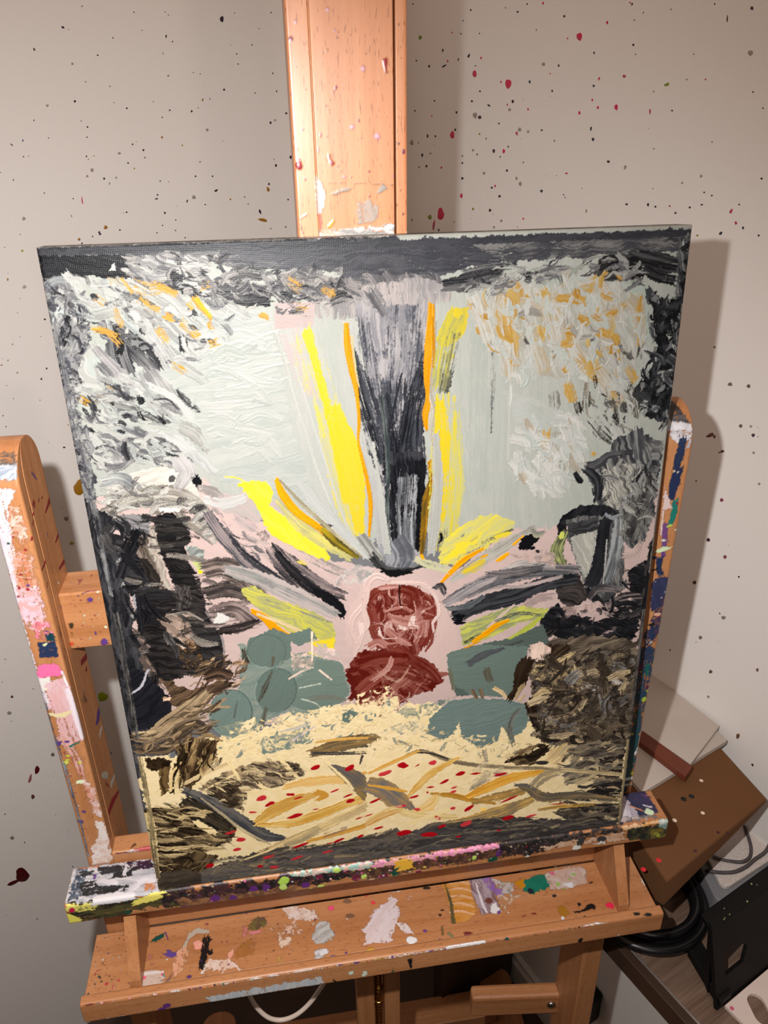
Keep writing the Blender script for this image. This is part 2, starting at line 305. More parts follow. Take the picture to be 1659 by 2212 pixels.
# ---------------------------------------------------------------- the strokes, in millimetres on each surface
def s(*a, **k): return ('stroke', a, k)
def p(*a, **k): return ('poly', a, k)
def d(*a, **k): return ('dot', a, k)
def k(*a, **q): return ('speck', a, q)
def b(*a, **k): return ('dabs', a, k)
P_OPS = [p([(-2.5,509.9),(406.2,505.3),(406.7,407.7),(405,282.6),(304.7,277.1),(265.8,295.6),(218.6,303.6),(152.9,299.1),(110.4,323.9),(70.2,347.4),(5.4,346.4),(-2,431.2)],(205,208,199),c2=(216,215,208),mix=.8,rag=6.37,ang=-82),  # colours lightened towards the canvas bottom, painting in light the flash loses there
p([(76.9,353.3),(110.1,320.6),(152.3,288.4),(184.8,277.9),(252.5,271),(286.4,297.3),(321.1,297.8),(407.3,323),(430,109.7),(-7.9,168.1),(5.4,346.4)],(240,215,208),c2=(230,206,201),mix=.5,rag=2.81,ang=-37),
p([(3.1,130),(63.3,144.9),(116.1,150.2),(169.8,153.4),(217.1,157.7),(254.2,148.2),(332,123.7),(415.5,92.6),(411.2,-25.8),(-6.8,-15.4)],(289,266,219),c2=(279,253,193),mix=.5,rag=5.04),
p([(21.2,441.1),(83.3,457.2),(122.2,458.2),(138.2,446.2),(156.4,360.1),(166.8,318.9),(111.6,337.3),(75,363.1),(50.7,398.9)],(204,208,202),h=.45,c2=(218,218,212),mix=.9,rag=4.15,ang=9),
p([(127.4,452.4),(147.2,451.4),(166.2,305),(172.2,293.7),(153.5,309.7),(138.9,374.2)],(208,210,203),c2=(220,216,210),mix=.7,rag=1.57,ang=-82),
p([(72,337.4),(112.2,343.9),(153.1,302.6),(110.1,320.6)],(222,205,200),cov=.85,c2=(212,204,198),mix=.8,rag=2.59,ang=-43),
p([(-2,500.6),(105.5,500.5),(209.2,499.6),(208.8,479.6),(156.7,480.3),(116.9,484.4),(91.3,488.6),(49.6,483.9),(-2.9,483.5)],(92,92,99),h=.3,c2=(176,172,168),mix=.65,rag=1.79,ang=0),
p([(105.4,499.3),(209.1,499),(208.8,482.9),(163.6,482.6),(117.4,488.9)],(88,88,95),cov=.93,c2=(128,128,131),mix=.5,rag=2.09,ang=0),
p([(.2,499.5),(209.1,498.6),(209.1,494.3),(-.7,495.1)],(70,70,76),cov=.95,c2=(112,112,116),mix=.5,rag=.63,ang=0),
p([(.7,495.6),(48.8,495.1),(50.4,480.7),(26.9,483.3),(.1,480.9)],(30,30,35),h=.4,c2=(84,84,90),mix=.5,rag=1.12,ang=-4),
p([(38,486),(41.8,490.4),(42.1,485.7)],(230,228,221),h=.6,rag=.63),
d(47.4,485.9,3.15,1.26,-20,(210,208,203)),
p([(49.2,493.3),(71.4,493.7),(95.6,492.2),(96.4,482.7),(77.9,484.7),(69.6,480.6),(51.3,477.5)],(218,214,207),cov=.8,h=.5,c2=(108,108,113),mix=.85,rag=1.78,ang=-28),
s([(52.9,488.8),(60.6,489.7),(65.4,487.1)],4.28,(224,221,214),h=.7,cov=.85,c2=(130,130,134),mix=.6,rag=.61),
s([(70.8,489.3),(78.2,487.2),(86,487.5)],4.32,(224,221,214),h=.7,cov=.85,c2=(130,130,134),mix=.6,rag=.62),
s([(78,485.3),(87,485.6),(92.3,486.6)],4.34,(224,221,214),h=.7,cov=.85,c2=(130,130,134),mix=.6,rag=.62),
s([(57.1,482.4),(64.5,480.8),(69.7,481.2)],4.33,(224,221,214),h=.7,cov=.85,c2=(130,130,134),mix=.6,rag=.62),
p([(69.9,482.5),(74,484.5),(80.8,482),(78.9,477),(71.7,476.7)],(30,30,35),h=.5,c2=(70,70,70),mix=.3,rag=.77),
p([(80.1,481.4),(88.1,483.7),(94.1,479.6),(89.6,474.6),(82,476.2)],(215,213,207),h=.5,c2=(120,120,120),mix=.8,rag=1.29,ang=-33),
s([(89.6,474.6),(106.4,471.3),(130.1,467.1)],[7.88,14.45,11.82],(30,30,35),cov=.85,h=.45,c2=(150,148,148),mix=.6,rag=1.2),
s([(100.4,477.4),(114,481.4),(129.1,479.5)],[5.21,9.12,5.21],(50,50,55),cov=.7,c2=(160,156,152),mix=.6,rag=1.19),
s([(105.9,466.1),(116.3,463.7),(125.9,465.3)],3.45,(30,30,35),cov=.6,c2=(190,190,188),mix=.4,rag=.51),
p([(132.5,480.6),(150.1,482.5),(172.8,476.4),(180.5,464.2),(159.6,461.1),(139.6,468.6)],(170,162,158),cov=.85,c2=(92,92,98),mix=.8,rag=2.14,ang=-32),
s([(133.3,474.1),(139.3,464.7),(148.5,458.9)],[8.03,9.37,5.35],(52,52,58),cov=.85,h=.4,c2=(190,185,180),mix=.7,rag=1.2),
s([(170.8,464.6),(176.8,474.9),(186.3,470.6)],[9.47,9.47,5.41],(48,48,54),cov=.8,h=.4,c2=(176,170,166),mix=.6,rag=1.2),
s([(155.6,484.9),(158,479.6),(156.3,474.5)],9.27,(88,88,94),cov=.75,c2=(150,146,142),mix=.6,rag=1.2),
s([(191.7,467.7),(195.7,460.8),(198.3,453.9)],[8.27,6.89,4.13],(150,146,144),cov=.85,h=.5,c2=(88,88,92),mix=.8,rag=1.09),
s([(183.8,478.6),(194.8,476.8),(205.9,477.7)],9.45,(108,106,110),cov=.8,c2=(190,182,178),mix=.7,rag=1.2),
p([(154.4,465.3),(183.4,468.1),(208.5,464.3),(208.3,453.4),(175.8,452.2),(157.7,453.1)],(205,196,192),cov=.8,c2=(150,148,150),mix=.7,rag=1.65,ang=-90),
p([(131.8,463.4),(156.9,462.8),(154.7,448.1),(130.9,447.6)],(222,200,196),c2=(206,196,190),mix=.5,rag=.68,ang=-13),
p([(-2.9,483.3),(11.5,481.1),(23.6,471.1),(22,454.4),(12,433.6),(11,420),(3.2,397.9),(9.8,381.5),(7.6,343.7),(-7.5,345),(-4.8,412.6),(-2.5,465.9)],(196,194,190),h=.45,bias=.45,c2=(84,84,92),mix=.95,rag=1.87),
p([(.3,482.1),(6,478.2),(6.7,447.2),(6.9,411.8),(7.7,360.7),(7.6,343.7),(-3.4,344.7),(-2.6,445.1)],(98,98,106),cov=.75,grain=2,c2=(206,203,197),mix=.8,rag=1.35),
p([(12.6,462.6),(23.7,464.7),(20.3,443.9),(12,433.6),(7.3,417.4),(3.2,420.4),(6.2,444.6)],(96,96,104),cov=.7,grain=2.2,c2=(210,206,200),mix=.8,rag=1.58),
s([(4.6,446),(8.7,455),(11.1,461.4)],[5.16,5.93,3.35],(30,30,35),h=.5,cov=.9,c2=(90,92,98),mix=.4,rag=.81),
s([(6.5,474.4),(12.3,471.6),(18.7,464.9)],[3.29,5.57,6.33],(58,58,64),cov=.8,h=.4,c2=(180,178,174),mix=.6,rag=.86),
s([(1.8,455.4),(4.9,461.7),(7.4,465.4)],4.34,(216,220,218),h=.5,rag=.62),
s([(1.1,478.4),(9.1,481.8),(17.4,478.9)],5.0,(202,206,204),h=.5,c2=(120,120,126),mix=.7,rag=.7),
s([(14,460),(17.4,465)],6.4,(208,214,210),h=.5,rag=.87),
p([(14.6,433.4),(23.2,438.4),(28.8,432.6),(24.9,424.6),(11.1,413)],(211,216,210),h=.5,rag=1.07),
s([(27.3,478.5),(38,474.3),(46.3,470.1)],5.85,(216,217,211),h=.55,ridge=.35,cov=.9,c2=(172,170,166),mix=.75,rag=.8),
s([(47.3,476.4),(57.8,469.6),(67.2,462.7)],7.74,(216,217,211),h=.55,ridge=.35,cov=.9,c2=(172,170,166),mix=.75,rag=1.03),
s([(41.4,471.6),(51.9,464.7),(60.8,453.8)],9.07,(216,217,211),h=.55,ridge=.35,cov=.9,c2=(172,170,166),mix=.75,rag=1.19),
s([(50.4,454.3),(59.2,441.8),(65.7,430.5)],12.01,(216,217,211),h=.55,ridge=.35,cov=.9,c2=(172,170,166),mix=.75,rag=1.2),
s([(63.8,475.7),(74.4,467.5),(82.3,456.7)],7.81,(216,217,211),h=.55,ridge=.35,cov=.9,c2=(172,170,166),mix=.75,rag=1.04),
s([(66.6,457.4),(75.7,446.3),(85.1,435)],10.69,(216,217,211),h=.55,ridge=.35,cov=.9,c2=(172,170,166),mix=.75,rag=1.2),
s([(23.1,460.8),(30.9,461.8),(40.2,463.9)],6.44,(216,217,211),h=.55,ridge=.35,cov=.9,c2=(172,170,166),mix=.75,rag=.87),
s([(89.2,470.8),(101.6,463.7),(114.2,455.2)],7.93,(216,217,211),h=.55,ridge=.35,cov=.9,c2=(172,170,166),mix=.75,rag=1.05),
s([(84.9,456.6),(94.6,448.1),(105.1,444.8)],8.04,(216,217,211),h=.55,ridge=.35,cov=.9,c2=(172,170,166),mix=.75,rag=1.06),
s([(69.7,430.3),(79.6,422.8),(87.1,416.7)],6.88,(216,217,211),h=.55,ridge=.35,cov=.9,c2=(172,170,166),mix=.75,rag=.93),
s([(90.9,438.8),(97.3,435.7),(95.5,431.6)],6.82,(216,217,211),h=.55,ridge=.35,cov=.9,c2=(172,170,166),mix=.75,rag=.92),
s([(44.3,474),(52.1,466),(58.8,457.8)],6.46,(150,148,146),cov=.8,h=.5,c2=(214,212,206),mix=.8,rag=.88),
s([(38.6,461.4),(44,454.6),(49.5,447.7)],4.44,(210,216,212),h=.5,c2=(150,150,152),mix=.5,rag=.63),
s([(28.2,452.7),(36.5,448.4),(36.4,439),(39.6,425.2)],[7.94,14.56,15.89,9.27],(62,62,67),cov=.93,h=.5,ridge=.3,c2=(190,188,186),mix=.7,rag=1.2),
s([(43,448),(50.5,436.9),(57.1,426.9)],[8.03,14.72,10.71],(62,62,67),cov=.93,h=.5,ridge=.3,c2=(190,188,186),mix=.7,rag=1.2),
s([(36.2,437.6),(38.3,442.9),(34.8,453.7)],3.43,(30,30,35),cov=.8,rag=.51),
s([(45.2,445.2),(47,439.8)],3.45,(30,30,35),cov=.8,rag=.51),
s([(57.1,436.5),(59.5,429.5)],4.05,(70,70,72),cov=.7,rag=.59),
s([(22.6,442.4),(33.2,426.9),(45.7,412.2),(53.7,401.7)],[4.89,8.15,8.15,4.08],(158,153,156),h=.5,ridge=.3,c2=(214,210,206),mix=.8,rag=1.08),
s([(48.8,424.6),(55,411.6),(64.2,398.1)],[15.22,23.52,16.61],(218,216,211),h=.5,ridge=.3,cov=.95,c2=(140,138,138),mix=.75,rag=1.2),
s([(55.8,446),(61.1,436.3),(64.2,429.3)],[5.37,6.72,5.37],(222,221,217),h=.6,c2=(160,158,158),mix=.5,rag=.91),
s([(67.5,413.7),(72.1,406.3),(80.1,398.2)],[1.96,4.77,2.24],(48,48,50),cov=.65,c2=(180,178,174),mix=.5,rag=.67),
s([(18.7,411.1),(34.6,410.1),(47.9,399.2)],[5.52,9.66,5.52],(120,116,118),cov=.85,h=.4,c2=(206,204,198),mix=.8,rag=1.2),
s([(26,406.4),(42.7,401),(58,392.7)],[5.58,8.38,4.19],(72,72,74),cov=.7,h=.4,c2=(200,198,194),mix=.8,rag=1.11),
d(27.2,407.4,1.38,2.75,-10,(30,30,35)),
s([(54.3,395.9),(58,392.7)],[2.83,3.39],(30,30,35),cov=.7,rag=.51),
s([(11.3,414.4),(18.7,411.1),(24.7,406.5)],6.83,(120,108,88),cov=.5,c2=(204,200,192),mix=.8,rag=.92),
s([(12.9,400.1),(28,393.3),(45.6,383.3)],[4.21,8.41,5.61],(206,204,200),cov=.9,h=.4,c2=(88,88,92),mix=.8,rag=1.11),
s([(18.3,383.8),(28.4,378.6),(37.7,371.6)],[7.13,12.83,7.13],(96,95,97),cov=.88,h=.5,c2=(214,210,206),mix=.85,rag=1.2),
s([(11.9,369.4),(23.9,367),(31.6,372.4)],8.62,(196,192,190),h=.4,c2=(110,110,114),mix=.8,rag=1.13),
p([(41.2,391),(65.3,384.9),(87.7,358.9),(84.5,356.1),(68.6,366.6),(50.7,380)],(226,226,222),h=.5,c2=(190,190,188),mix=.6,rag=1.45,ang=-46),
s([(48.2,381.6),(56.6,372),(64.5,356.1),(70.5,346.2)],[10.26,17.59,16.13,8.8],(124,122,124),h=.5,ridge=.35,cov=.95,c2=(220,216,213),mix=.8,rag=1.2),
s([(45.2,380.4),(51,382.2),(56,378.1)],5.16,(66,66,70),cov=.8,c2=(180,178,176),mix=.6,rag=.72),
p([(68.1,352.7),(72.5,357),(75.6,352.9),(75.2,349.8),(71.6,350.1),(73.4,346.8),(69.2,347.9)],(30,30,35),h=.5,rag=.75),
s([(48,419.1),(65.5,408.1),(74.8,394.5)],4.18,(224,223,219),h=.5,cov=.7,rag=.6),
s([(92.3,427),(105.8,424.8),(118.7,429.7),(130.4,437.4)],6.09,(211,213,207),h=.6,ridge=.45,cov=.93,c2=(222,221,215),mix=.8,rag=.83),
s([(87.5,420.9),(102.6,420),(122.5,425.9)],5.57,(211,213,207),h=.6,ridge=.45,cov=.93,c2=(222,221,215),mix=.8,rag=.77),
s([(98,442.5),(110.5,444.6),(123.6,438.4)],8.17,(211,213,207),h=.6,ridge=.45,cov=.93,c2=(222,221,215),mix=.8,rag=1.08),
s([(81.2,401.4),(99.2,400.2),(121.8,401.6)],7.13,(211,213,207),h=.6,ridge=.45,cov=.93,c2=(222,221,215),mix=.8,rag=.96),
s([(110.3,413.9),(118.2,409.1),(123.2,401.5)],5.69,(211,213,207),h=.6,ridge=.45,cov=.93,c2=(222,221,215),mix=.8,rag=.78),
s([(83.3,383.6),(102,386.7),(124.4,380.6)],6.41,(211,213,207),h=.6,ridge=.45,cov=.93,c2=(222,221,215),mix=.8,rag=.87),
s([(90.6,386),(107,378.9),(125,369.9)],8.81,(211,213,207),h=.6,ridge=.45,cov=.93,c2=(222,221,215),mix=.8,rag=1.16),
s([(97.7,372),(112.4,375.5),(123.1,365.5)],8.89,(211,213,207),h=.6,ridge=.45,cov=.93,c2=(222,221,215),mix=.8,rag=1.17),
s([(90.4,409.4),(110,411.1),(127.2,415.7)],5.08,(211,213,207),h=.6,ridge=.45,cov=.93,c2=(222,221,215),mix=.8,rag=.71),
s([(66,390.7),(73.8,385.7),(80.9,374.7)],[10.08,11.52,5.76],(211,213,207),h=.6,ridge=.45,cov=.93,c2=(222,221,215),mix=.8,rag=1.2),
s([(66.6,389.9),(75,384.2),(80.7,373.2)],[8.65,10.1,4.33],(160,157,152),cov=.6,h=.4,c2=(214,212,206),mix=.85,rag=1.2),
s([(115.5,378.3),(122.4,374.7),(127.6,366.7)],[5.34,7.42,2.97],(228,228,222),h=.6,ridge=.3,c2=(200,200,196),mix=.5,rag=.99),
s([(105,431.1),(119.5,438.6)],1.92,(196,198,192),h=.5,ridge=.3,rag=.33),
s([(113.5,403.6),(124.5,400)],2.29,(196,200,194),h=.8,rag=.37),
b([(.5,482.1),(49.3,481.4),(94.9,474.4),(107.7,458.1),(95.8,434.4),(60.4,430.8),(43.5,442.6),(22,454.4),(7,462.9)],150,(3.9,14.4),(1,5.7),-40,28,[((226,225,219),(196,194,190),4),((210,214,208),(170,168,168),4),((186,184,182),(110,110,114),2),((118,118,122),(200,198,194),2),((60,60,65),(150,148,148),1.6),((34,34,39),(90,90,94),1)],seed=3),
b([(5.5,425.8),(34,432.3),(60.1,408.5),(66.4,393.6),(37.9,386.8),(12.4,397.3)],90,(4.1,17.9),(1.1,6.1),-37,22,[((226,225,219),(196,194,190),4),((210,214,208),(170,168,168),4),((186,184,182),(110,110,114),2),((118,118,122),(200,198,194),2),((60,60,65),(150,148,148),1.6),((34,34,39),(90,90,94),1)],seed=4),
b([(8,394.7),(40.8,388.1),(69.2,371.1),(73.9,350.7),(53.8,361.6),(33,372.3),(10.3,368)],80,(4.3,17.3),(1.2,6.3),-35,25,[((226,225,219),(196,194,190),4),((210,214,208),(170,168,168),4),((186,184,182),(110,110,114),2),((118,118,122),(200,198,194),2),((60,60,65),(150,148,148),1.6),((34,34,39),(90,90,94),1)],seed=5),
b([(-1.7,483.5),(13.9,480.3),(23.7,464.7),(14.6,433.4),(7.9,417.4),(10,382.9),(8.1,346.8),(-1.5,347.6),(-.9,412.3),(-2.5,459.5)],190,(1.9,8),(.8,4),-86,40,[((90,90,98),(190,188,186),3),((204,204,200),(110,110,116),3),((48,48,54),(120,120,126),1.2),((150,150,154),(210,208,204),2)],seed=6,cov=(.4,.9)),
b([(50.1,495.1),(98.3,493.3),(132.6,481.9),(181.2,481.3),(183.1,460),(148.3,456.2),(101.8,465),(68.8,474.2),(48.9,478.9)],150,(3.1,14.4),(1,5.2),-20,30,[((44,44,50),(120,118,118),3),((96,95,100),(190,184,180),3),((206,200,194),(120,118,120),3),((150,146,146),(214,208,202),2)],seed=7,cov=(.45,.95)),
b([(93.6,450.8),(127,446.4),(127.9,389.4),(127,358.9),(91.2,364.8),(74.6,393)],36,(8.6,31.4),(2,8.6),5,16,[((214,216,210),(200,204,197),3),((222,222,215),(206,208,202),2)],seed=8,h=(.3,.7),ridge=.6,cov=(.85,1)),
s([(85,468.4),(87.7,463.7),(93.1,456.4)],[4.47,3.95,2.63],(238,190,70),cov=.95,h=.35,fs=1.4,c2=(214,170,96),mix=.8,rag=.64),
s([(63.9,476.4),(68.8,474.2),(74.8,470.8)],3.87,(238,190,70),cov=.6,h=.35,fs=1.4,c2=(214,170,96),mix=.8,rag=.56),
s([(66.7,458.8),(70.2,457.3)],4.47,(238,190,70),cov=.8,h=.35,fs=1.4,c2=(214,170,96),mix=.8,rag=.64),
s([(123.1,456.8),(127,455.2)],3.5,(238,190,70),cov=.95,h=.35,fs=1.4,c2=(214,170,96),mix=.8,rag=.52),
s([(44.2,481.4),(47.3,476.4),(49.2,472.5)],1.78,(238,190,70),cov=.8,h=.35,fs=1.4,c2=(214,170,96),mix=.8,rag=.31),
s([(51.3,477.5),(58.5,474.7),(66.4,475.6)],7.68,(238,190,70),cov=.4,h=.35,fs=1.4,c2=(214,170,96),mix=.8,rag=1.02),
s([(52.7,469.8),(58.4,464.4),(63.2,461.5)],5.19,(238,190,70),cov=.5,h=.35,fs=1.4,c2=(214,170,96),mix=.8,rag=.72),
s([(36.4,464.1),(39,456.1),(39.9,453.5)],5.71,(238,190,70),cov=.4,h=.35,fs=1.4,c2=(214,170,96),mix=.8,rag=.79),
s([(23.1,453),(29.3,452),(36.5,448.4)],3.92,(238,190,70),cov=.6,h=.35,fs=1.4,c2=(214,170,96),mix=.8,rag=.57),
s([(34,448.5),(37.2,444.3)],4.47,(238,190,70),cov=.5,h=.35,fs=1.4,c2=(214,170,96),mix=.8,rag=.64),
s([(61.8,451.1),(64.8,444.2)],5.31,(238,190,70),cov=.45,h=.35,fs=1.4,c2=(214,170,96),mix=.8,rag=.74),
s([(75.4,454.4),(78.8,450.2),(83.6,445.9)],5.33,(238,190,70),cov=.5,h=.35,fs=1.4,c2=(214,170,96),mix=.8,rag=.74),
s([(91.2,453.6),(92.8,449.5)],2.94,(238,190,70),cov=.7,h=.35,fs=1.4,c2=(214,170,96),mix=.8,rag=.45),
s([(91,440.1),(95.2,441.3)],5.42,(238,190,70),cov=.5,h=.35,fs=1.4,c2=(214,170,96),mix=.8,rag=.75),
s([(141.6,476.4),(147.3,472.2)],6.64,(238,190,70),cov=.5,h=.35,fs=1.4,c2=(214,170,96),mix=.8,rag=.9),
s([(162.9,470.3),(168.2,467.4)],5.39,(238,190,70),cov=.5,h=.35,fs=1.4,c2=(214,170,96),mix=.8,rag=.75),
s([(145.9,461),(151.3,460.1)],4.87,(238,190,70),cov=.4,h=.35,fs=1.4,c2=(214,170,96),mix=.8,rag=.68),
s([(66.8,429.1),(73,424.6)],4.92,(238,190,70),cov=.45,h=.35,fs=1.4,c2=(214,170,96),mix=.8,rag=.69),
s([(28.6,470.9),(32,468.2)],4.34,(238,190,70),cov=.45,h=.35,fs=1.4,c2=(214,170,96),mix=.8,rag=.62),
s([(37.8,480.6),(43.9,479.7)],4.55,(238,190,70),cov=.4,h=.35,fs=1.4,c2=(214,170,96),mix=.8,rag=.65),
s([(9.6,411.7),(13,408.6)],4.09,(238,190,70),cov=.4,h=.35,fs=1.4,c2=(214,170,96),mix=.8,rag=.59),
s([(26.7,419),(29.1,417.5)],3.53,(238,190,70),cov=.4,h=.35,fs=1.4,c2=(214,170,96),mix=.8,rag=.52),
s([(89.6,474.6),(93.7,475.8)],3.89,(238,190,70),cov=.45,h=.35,fs=1.4,c2=(214,170,96),mix=.8,rag=.57),
s([(80.8,466),(82.9,461.9)],3.15,(238,190,70),cov=.6,h=.35,fs=1.4,c2=(214,170,96),mix=.8,rag=.48),
s([(85.6,468.4),(88.4,463.7),(93.2,456.7)],[2.63,2.9,1.84],(246,204,48),cov=.9,h=.5,rag=.45),
s([(131.4,446),(140.9,402),(152.7,350.5),(164.9,312.1)],[2.47,2.16,2.16,1.85],(222,222,214),h=.7,ridge=.4,c2=(196,196,190),mix=.5,rag=.4),
s([(141.1,446),(146.7,422.6),(149.9,404.5)],[14.64,14.64,11.71],(224,204,202),cov=.55,c2=(212,210,204),mix=.6,rag=1.2),
s([(143.5,440.2),(146.7,422.6),(147.8,407.7)],[7.03,10.55,5.86],(236,228,130),cov=.35,c2=(216,212,196),mix=.7,rag=1.2),
s([(148.3,446.8),(153.8,428.1),(159.4,403.9),(164.9,375.5),(169.7,345.8),(172.7,321.8),(177.8,304.6)],[10.6,13.09,16.21,20.57,20.57,17.45,9.35],(240,226,120),cov=[.3,.35,.5,.7,.85,.9,.9],h=.3,bias=.5,c2=(216,215,198),mix=.75,rag=1.2),
s([(150.3,446.2),(155.7,422.1),(161.8,391.4),(167.2,359.2),(171.1,328.8)],[6.74,4.9,5.52,7.35,7.97],(247,224,66),cov=[.95,.9,.85,.95,.95],h=.45,ridge=.3,c2=(240,226,130),mix=.3,rag=1.06),
s([(166.3,397.3),(172.3,368.6),(176.1,342),(178.5,304.5)],[5.14,14.78,14.78,5.78],(247,224,66),cov=.95,h=.4,ridge=.3,c2=(244,226,120),mix=.3,rag=1.2),
s([(157.3,376.1),(161.9,346.5),(167.5,318.8)],[3.87,4.51,3.22],(214,212,190),cov=.8,c2=(240,228,130),mix=.5,rag=.64),
s([(177.8,445.3),(182.3,420.6),(186.4,389.8),(189.3,357.5),(195.2,319.8),(197.7,287.6)],[5.06,7.59,9.49,11.39,13.92,12.66],(212,211,205),h=.35,c2=(196,195,194),mix=.6,rag=1.2),
s([(142.3,422.9),(154,373.1),(169.7,311.7),(185,283.3)],[1.29,1.29,1.61,1.29],(220,219,212),h=.7,rag=.29),
p([(180.8,462.4),(233.5,464.3),(228.3,423.9),(224.1,387.3),(225.5,351.4),(220,279.8),(198.1,278.3),(196.2,330.1),(192.5,370.3),(187.7,411.3)],(206,200,200),c2=(150,149,155),mix=.7,rag=1.58,ang=-89),
s([(186.2,452.3),(188.2,426.2),(192.5,398.7)],[5.95,11.89,11.89],(84,86,96),cov=.5,h=.25,c2=(150,152,160),mix=.5,rag=1.2),
s([(198.1,457.4),(198.2,431.5),(199.6,404.4)],[11.86,11.86,11.86],(96,98,108),cov=.4,h=.25,c2=(150,152,160),mix=.5,rag=1.2),
s([(211.3,458.2),(210.2,430.9),(206.7,404)],[14.9,14.9,14.9],(86,88,98),cov=.42,h=.25,c2=(150,152,160),mix=.5,rag=1.2),
s([(224.6,457.6),(222.3,430.2),(219,403.2)],[11.99,13.19,11.99],(90,92,100),cov=.5,h=.25,c2=(150,152,160),mix=.5,rag=1.2),
s([(178.1,432.6),(185.9,402.2),(194.7,370.1),(202.9,343.1)],[4.35,12.44,18.66,18.66],(40,42,50),cov=.66,h=.25,c2=(150,152,160),mix=.5,rag=1.2),
s([(229,435.8),(221.1,403.1),(212.9,368.8),(206,339.5)],[4.4,12.58,18.87,22.02],(44,46,54),cov=.68,h=.25,c2=(150,152,160),mix=.5,rag=1.2),
s([(204.4,410.2),(203.3,388.7),(203.2,356.5)],[18.82,21.95,21.95],(54,56,64),cov=.6,h=.25,c2=(150,152,160),mix=.5,rag=1.2),
s([(221.2,409.2),(217.8,378.2),(219,345.2)],[9.55,12.73,15.92],(36,38,46),cov=.62,h=.25,c2=(150,152,160),mix=.5,rag=1.2),
s([(199.6,401.4),(203.5,369.5),(203.8,353.1)],[3.81,6.98,9.52],(34,36,44),cov=.8,h=.25,c2=(150,152,160),mix=.5,rag=1.2),
s([(217.4,400.2),(213.1,378.5),(207.9,356.1)],[3.17,6.98,8.25],(30,32,40),cov=.8,h=.25,c2=(150,152,160),mix=.5,rag=1.09),
p([(196.4,361.9),(224.3,363.1),(224.8,334.6),(220.1,289.8),(201.6,285.3),(197.9,323.1)],(32,32,40),cov=.93,c2=(128,130,136),mix=.55,rag=2.02,ang=-89),
s([(202.5,353.2),(204.5,326),(205.8,290.4)],[4.71,6.06,5.38],(28,28,36),cov=.9,c2=(90,92,98),mix=.4,rag=.83),
s([(221.7,355),(220.8,324.6),(217.8,289.2)],[7.45,7.45,6.1],(24,24,30),cov=.92,c2=(80,82,88),mix=.4,rag=.99),
s([(213.2,344),(211.5,318.4),(211.8,291.7)],[13.58,14.94,11.54],(200,200,202),cov=.66,h=.2,c2=(60,62,68),mix=.7,rag=1.2),
s([(200.2,296.4),(205.7,285),(203.1,276.7)],[21.03,24.54,21.03],(188,188,192),cov=.85,h=.3,c2=(100,102,110),mix=.8,rag=1.2),
s([(209.9,415.4),(203.3,388.7),(198.8,369.9)],[1.25,1.56,1.25],(56,58,66),rag=.29),
s([(201.8,454.4),(201.1,425.5)],[1.76,1.47],(90,90,98),cov=.6,rag=.31),
s([(196.2,401.6),(199.4,356.7),(197.7,316.1),(198.4,287.5)],[2.63,3.29,3.95,4.6],(74,84,84),cov=.75,c2=(206,206,202),mix=.5,rag=.65),
s([(189.7,370.5),(194.2,330.3),(197.7,287.6)],[2,3.33,5.32],(213,212,206),h=.5,ridge=.3,rag=.74),
s([(175.3,449.2),(175.6,435.7),(177.6,420.8),(180.2,404.1),(181,385.5),(179.9,372.8),(182.4,358.1),(185.3,341.2),(186.6,324.1),(184.6,301.4)],[2.81,4.69,4.69,2.5,2.19,1.56,2.19,2.81,3.12,1.56],(250,186,20),h=1.5,rag=.31,c2=(236,150,10),mix=.4),
s([(178.5,441.3),(180,420.7),(181.9,408.6)],[1.49,1.49,.89],(226,214,170),h=.8,rag=.18),
s([(229.6,461.7),(229.3,447.4),(227.7,429.9),(227,411.9),(228.2,398.9),(225.4,387.2),(226.3,376.9)],[3.36,5.19,5.8,4.89,5.19,4.58,2.14],(250,186,20),h=1.6,rag=.31,c2=(238,152,8),mix=.4),
s([(232,447.3),(231.1,423.8),(229.5,402.6),(232.3,389.9),(230.1,378.9),(231.3,364.2),(229.7,344.4)],[1.57,2.2,2.51,7.54,5.65,2.83,1.88],(224,216,200),h=1,ridge=.5,rag=.31,c2=(176,170,156),mix=.5),
s([(230.8,450.2),(231.4,429.7),(230.7,417.8)],[1.5,1.8,1.2],(220,160,30),h=1,rag=.18),
s([(228.7,354.5),(230,341),(225.7,325.9),(223.9,306.7),(222.1,285.2)],[4.07,5.43,5.43,5.09,3.4],(224,164,24),h=1,ridge=.4,rag=.68,c2=(84,78,60),mix=.7),
d(234.8,371.1,1.61,1.29,0,(250,186,20),h=.6),
p([(242.4,456),(253.6,454.3),(251.7,440.5),(245.7,434.9),(235,429.5),(233.5,438.5)],(247,224,66),cov=.9,c2=(214,206,120),mix=.5,rag=1.49,ang=-100),
s([(245.5,449.5),(238.7,429.3),(235.1,405.3)],[13.32,12.11,10.3],(228,216,96),cov=.7,c2=(176,178,160),mix=.7,rag=1.2),
s([(245.3,439.3),(241.2,420.2),(237.6,402.1)],[9.17,10.4,7.95],(84,86,92),cov=.5,c2=(206,200,140),mix=.6,rag=1.2),
s([(240.1,398.8),(240.2,370.1),(240.4,340.1),(238.6,312.5),(236,287.5)],[16.69,20.7,25.37,23.37,18.7],(244,226,84),cov=[.5,.62,.55,.66,.6],bias=.5,c2=(214,216,192),mix=.7,rag=1.2),
s([(235.1,396),(237.1,367.1),(236.8,333.6),(235.3,309.2)],[6.6,11.22,9.9,6.6],(247,224,66),cov=[.7,.9,.6,.75],rag=1.2),
s([(246.4,366.4),(248.3,339.5),(246.9,315.3)],[6.72,8.73,6.72],(240,226,110),cov=.6,c2=(214,216,196),mix=.6,rag=1.15),
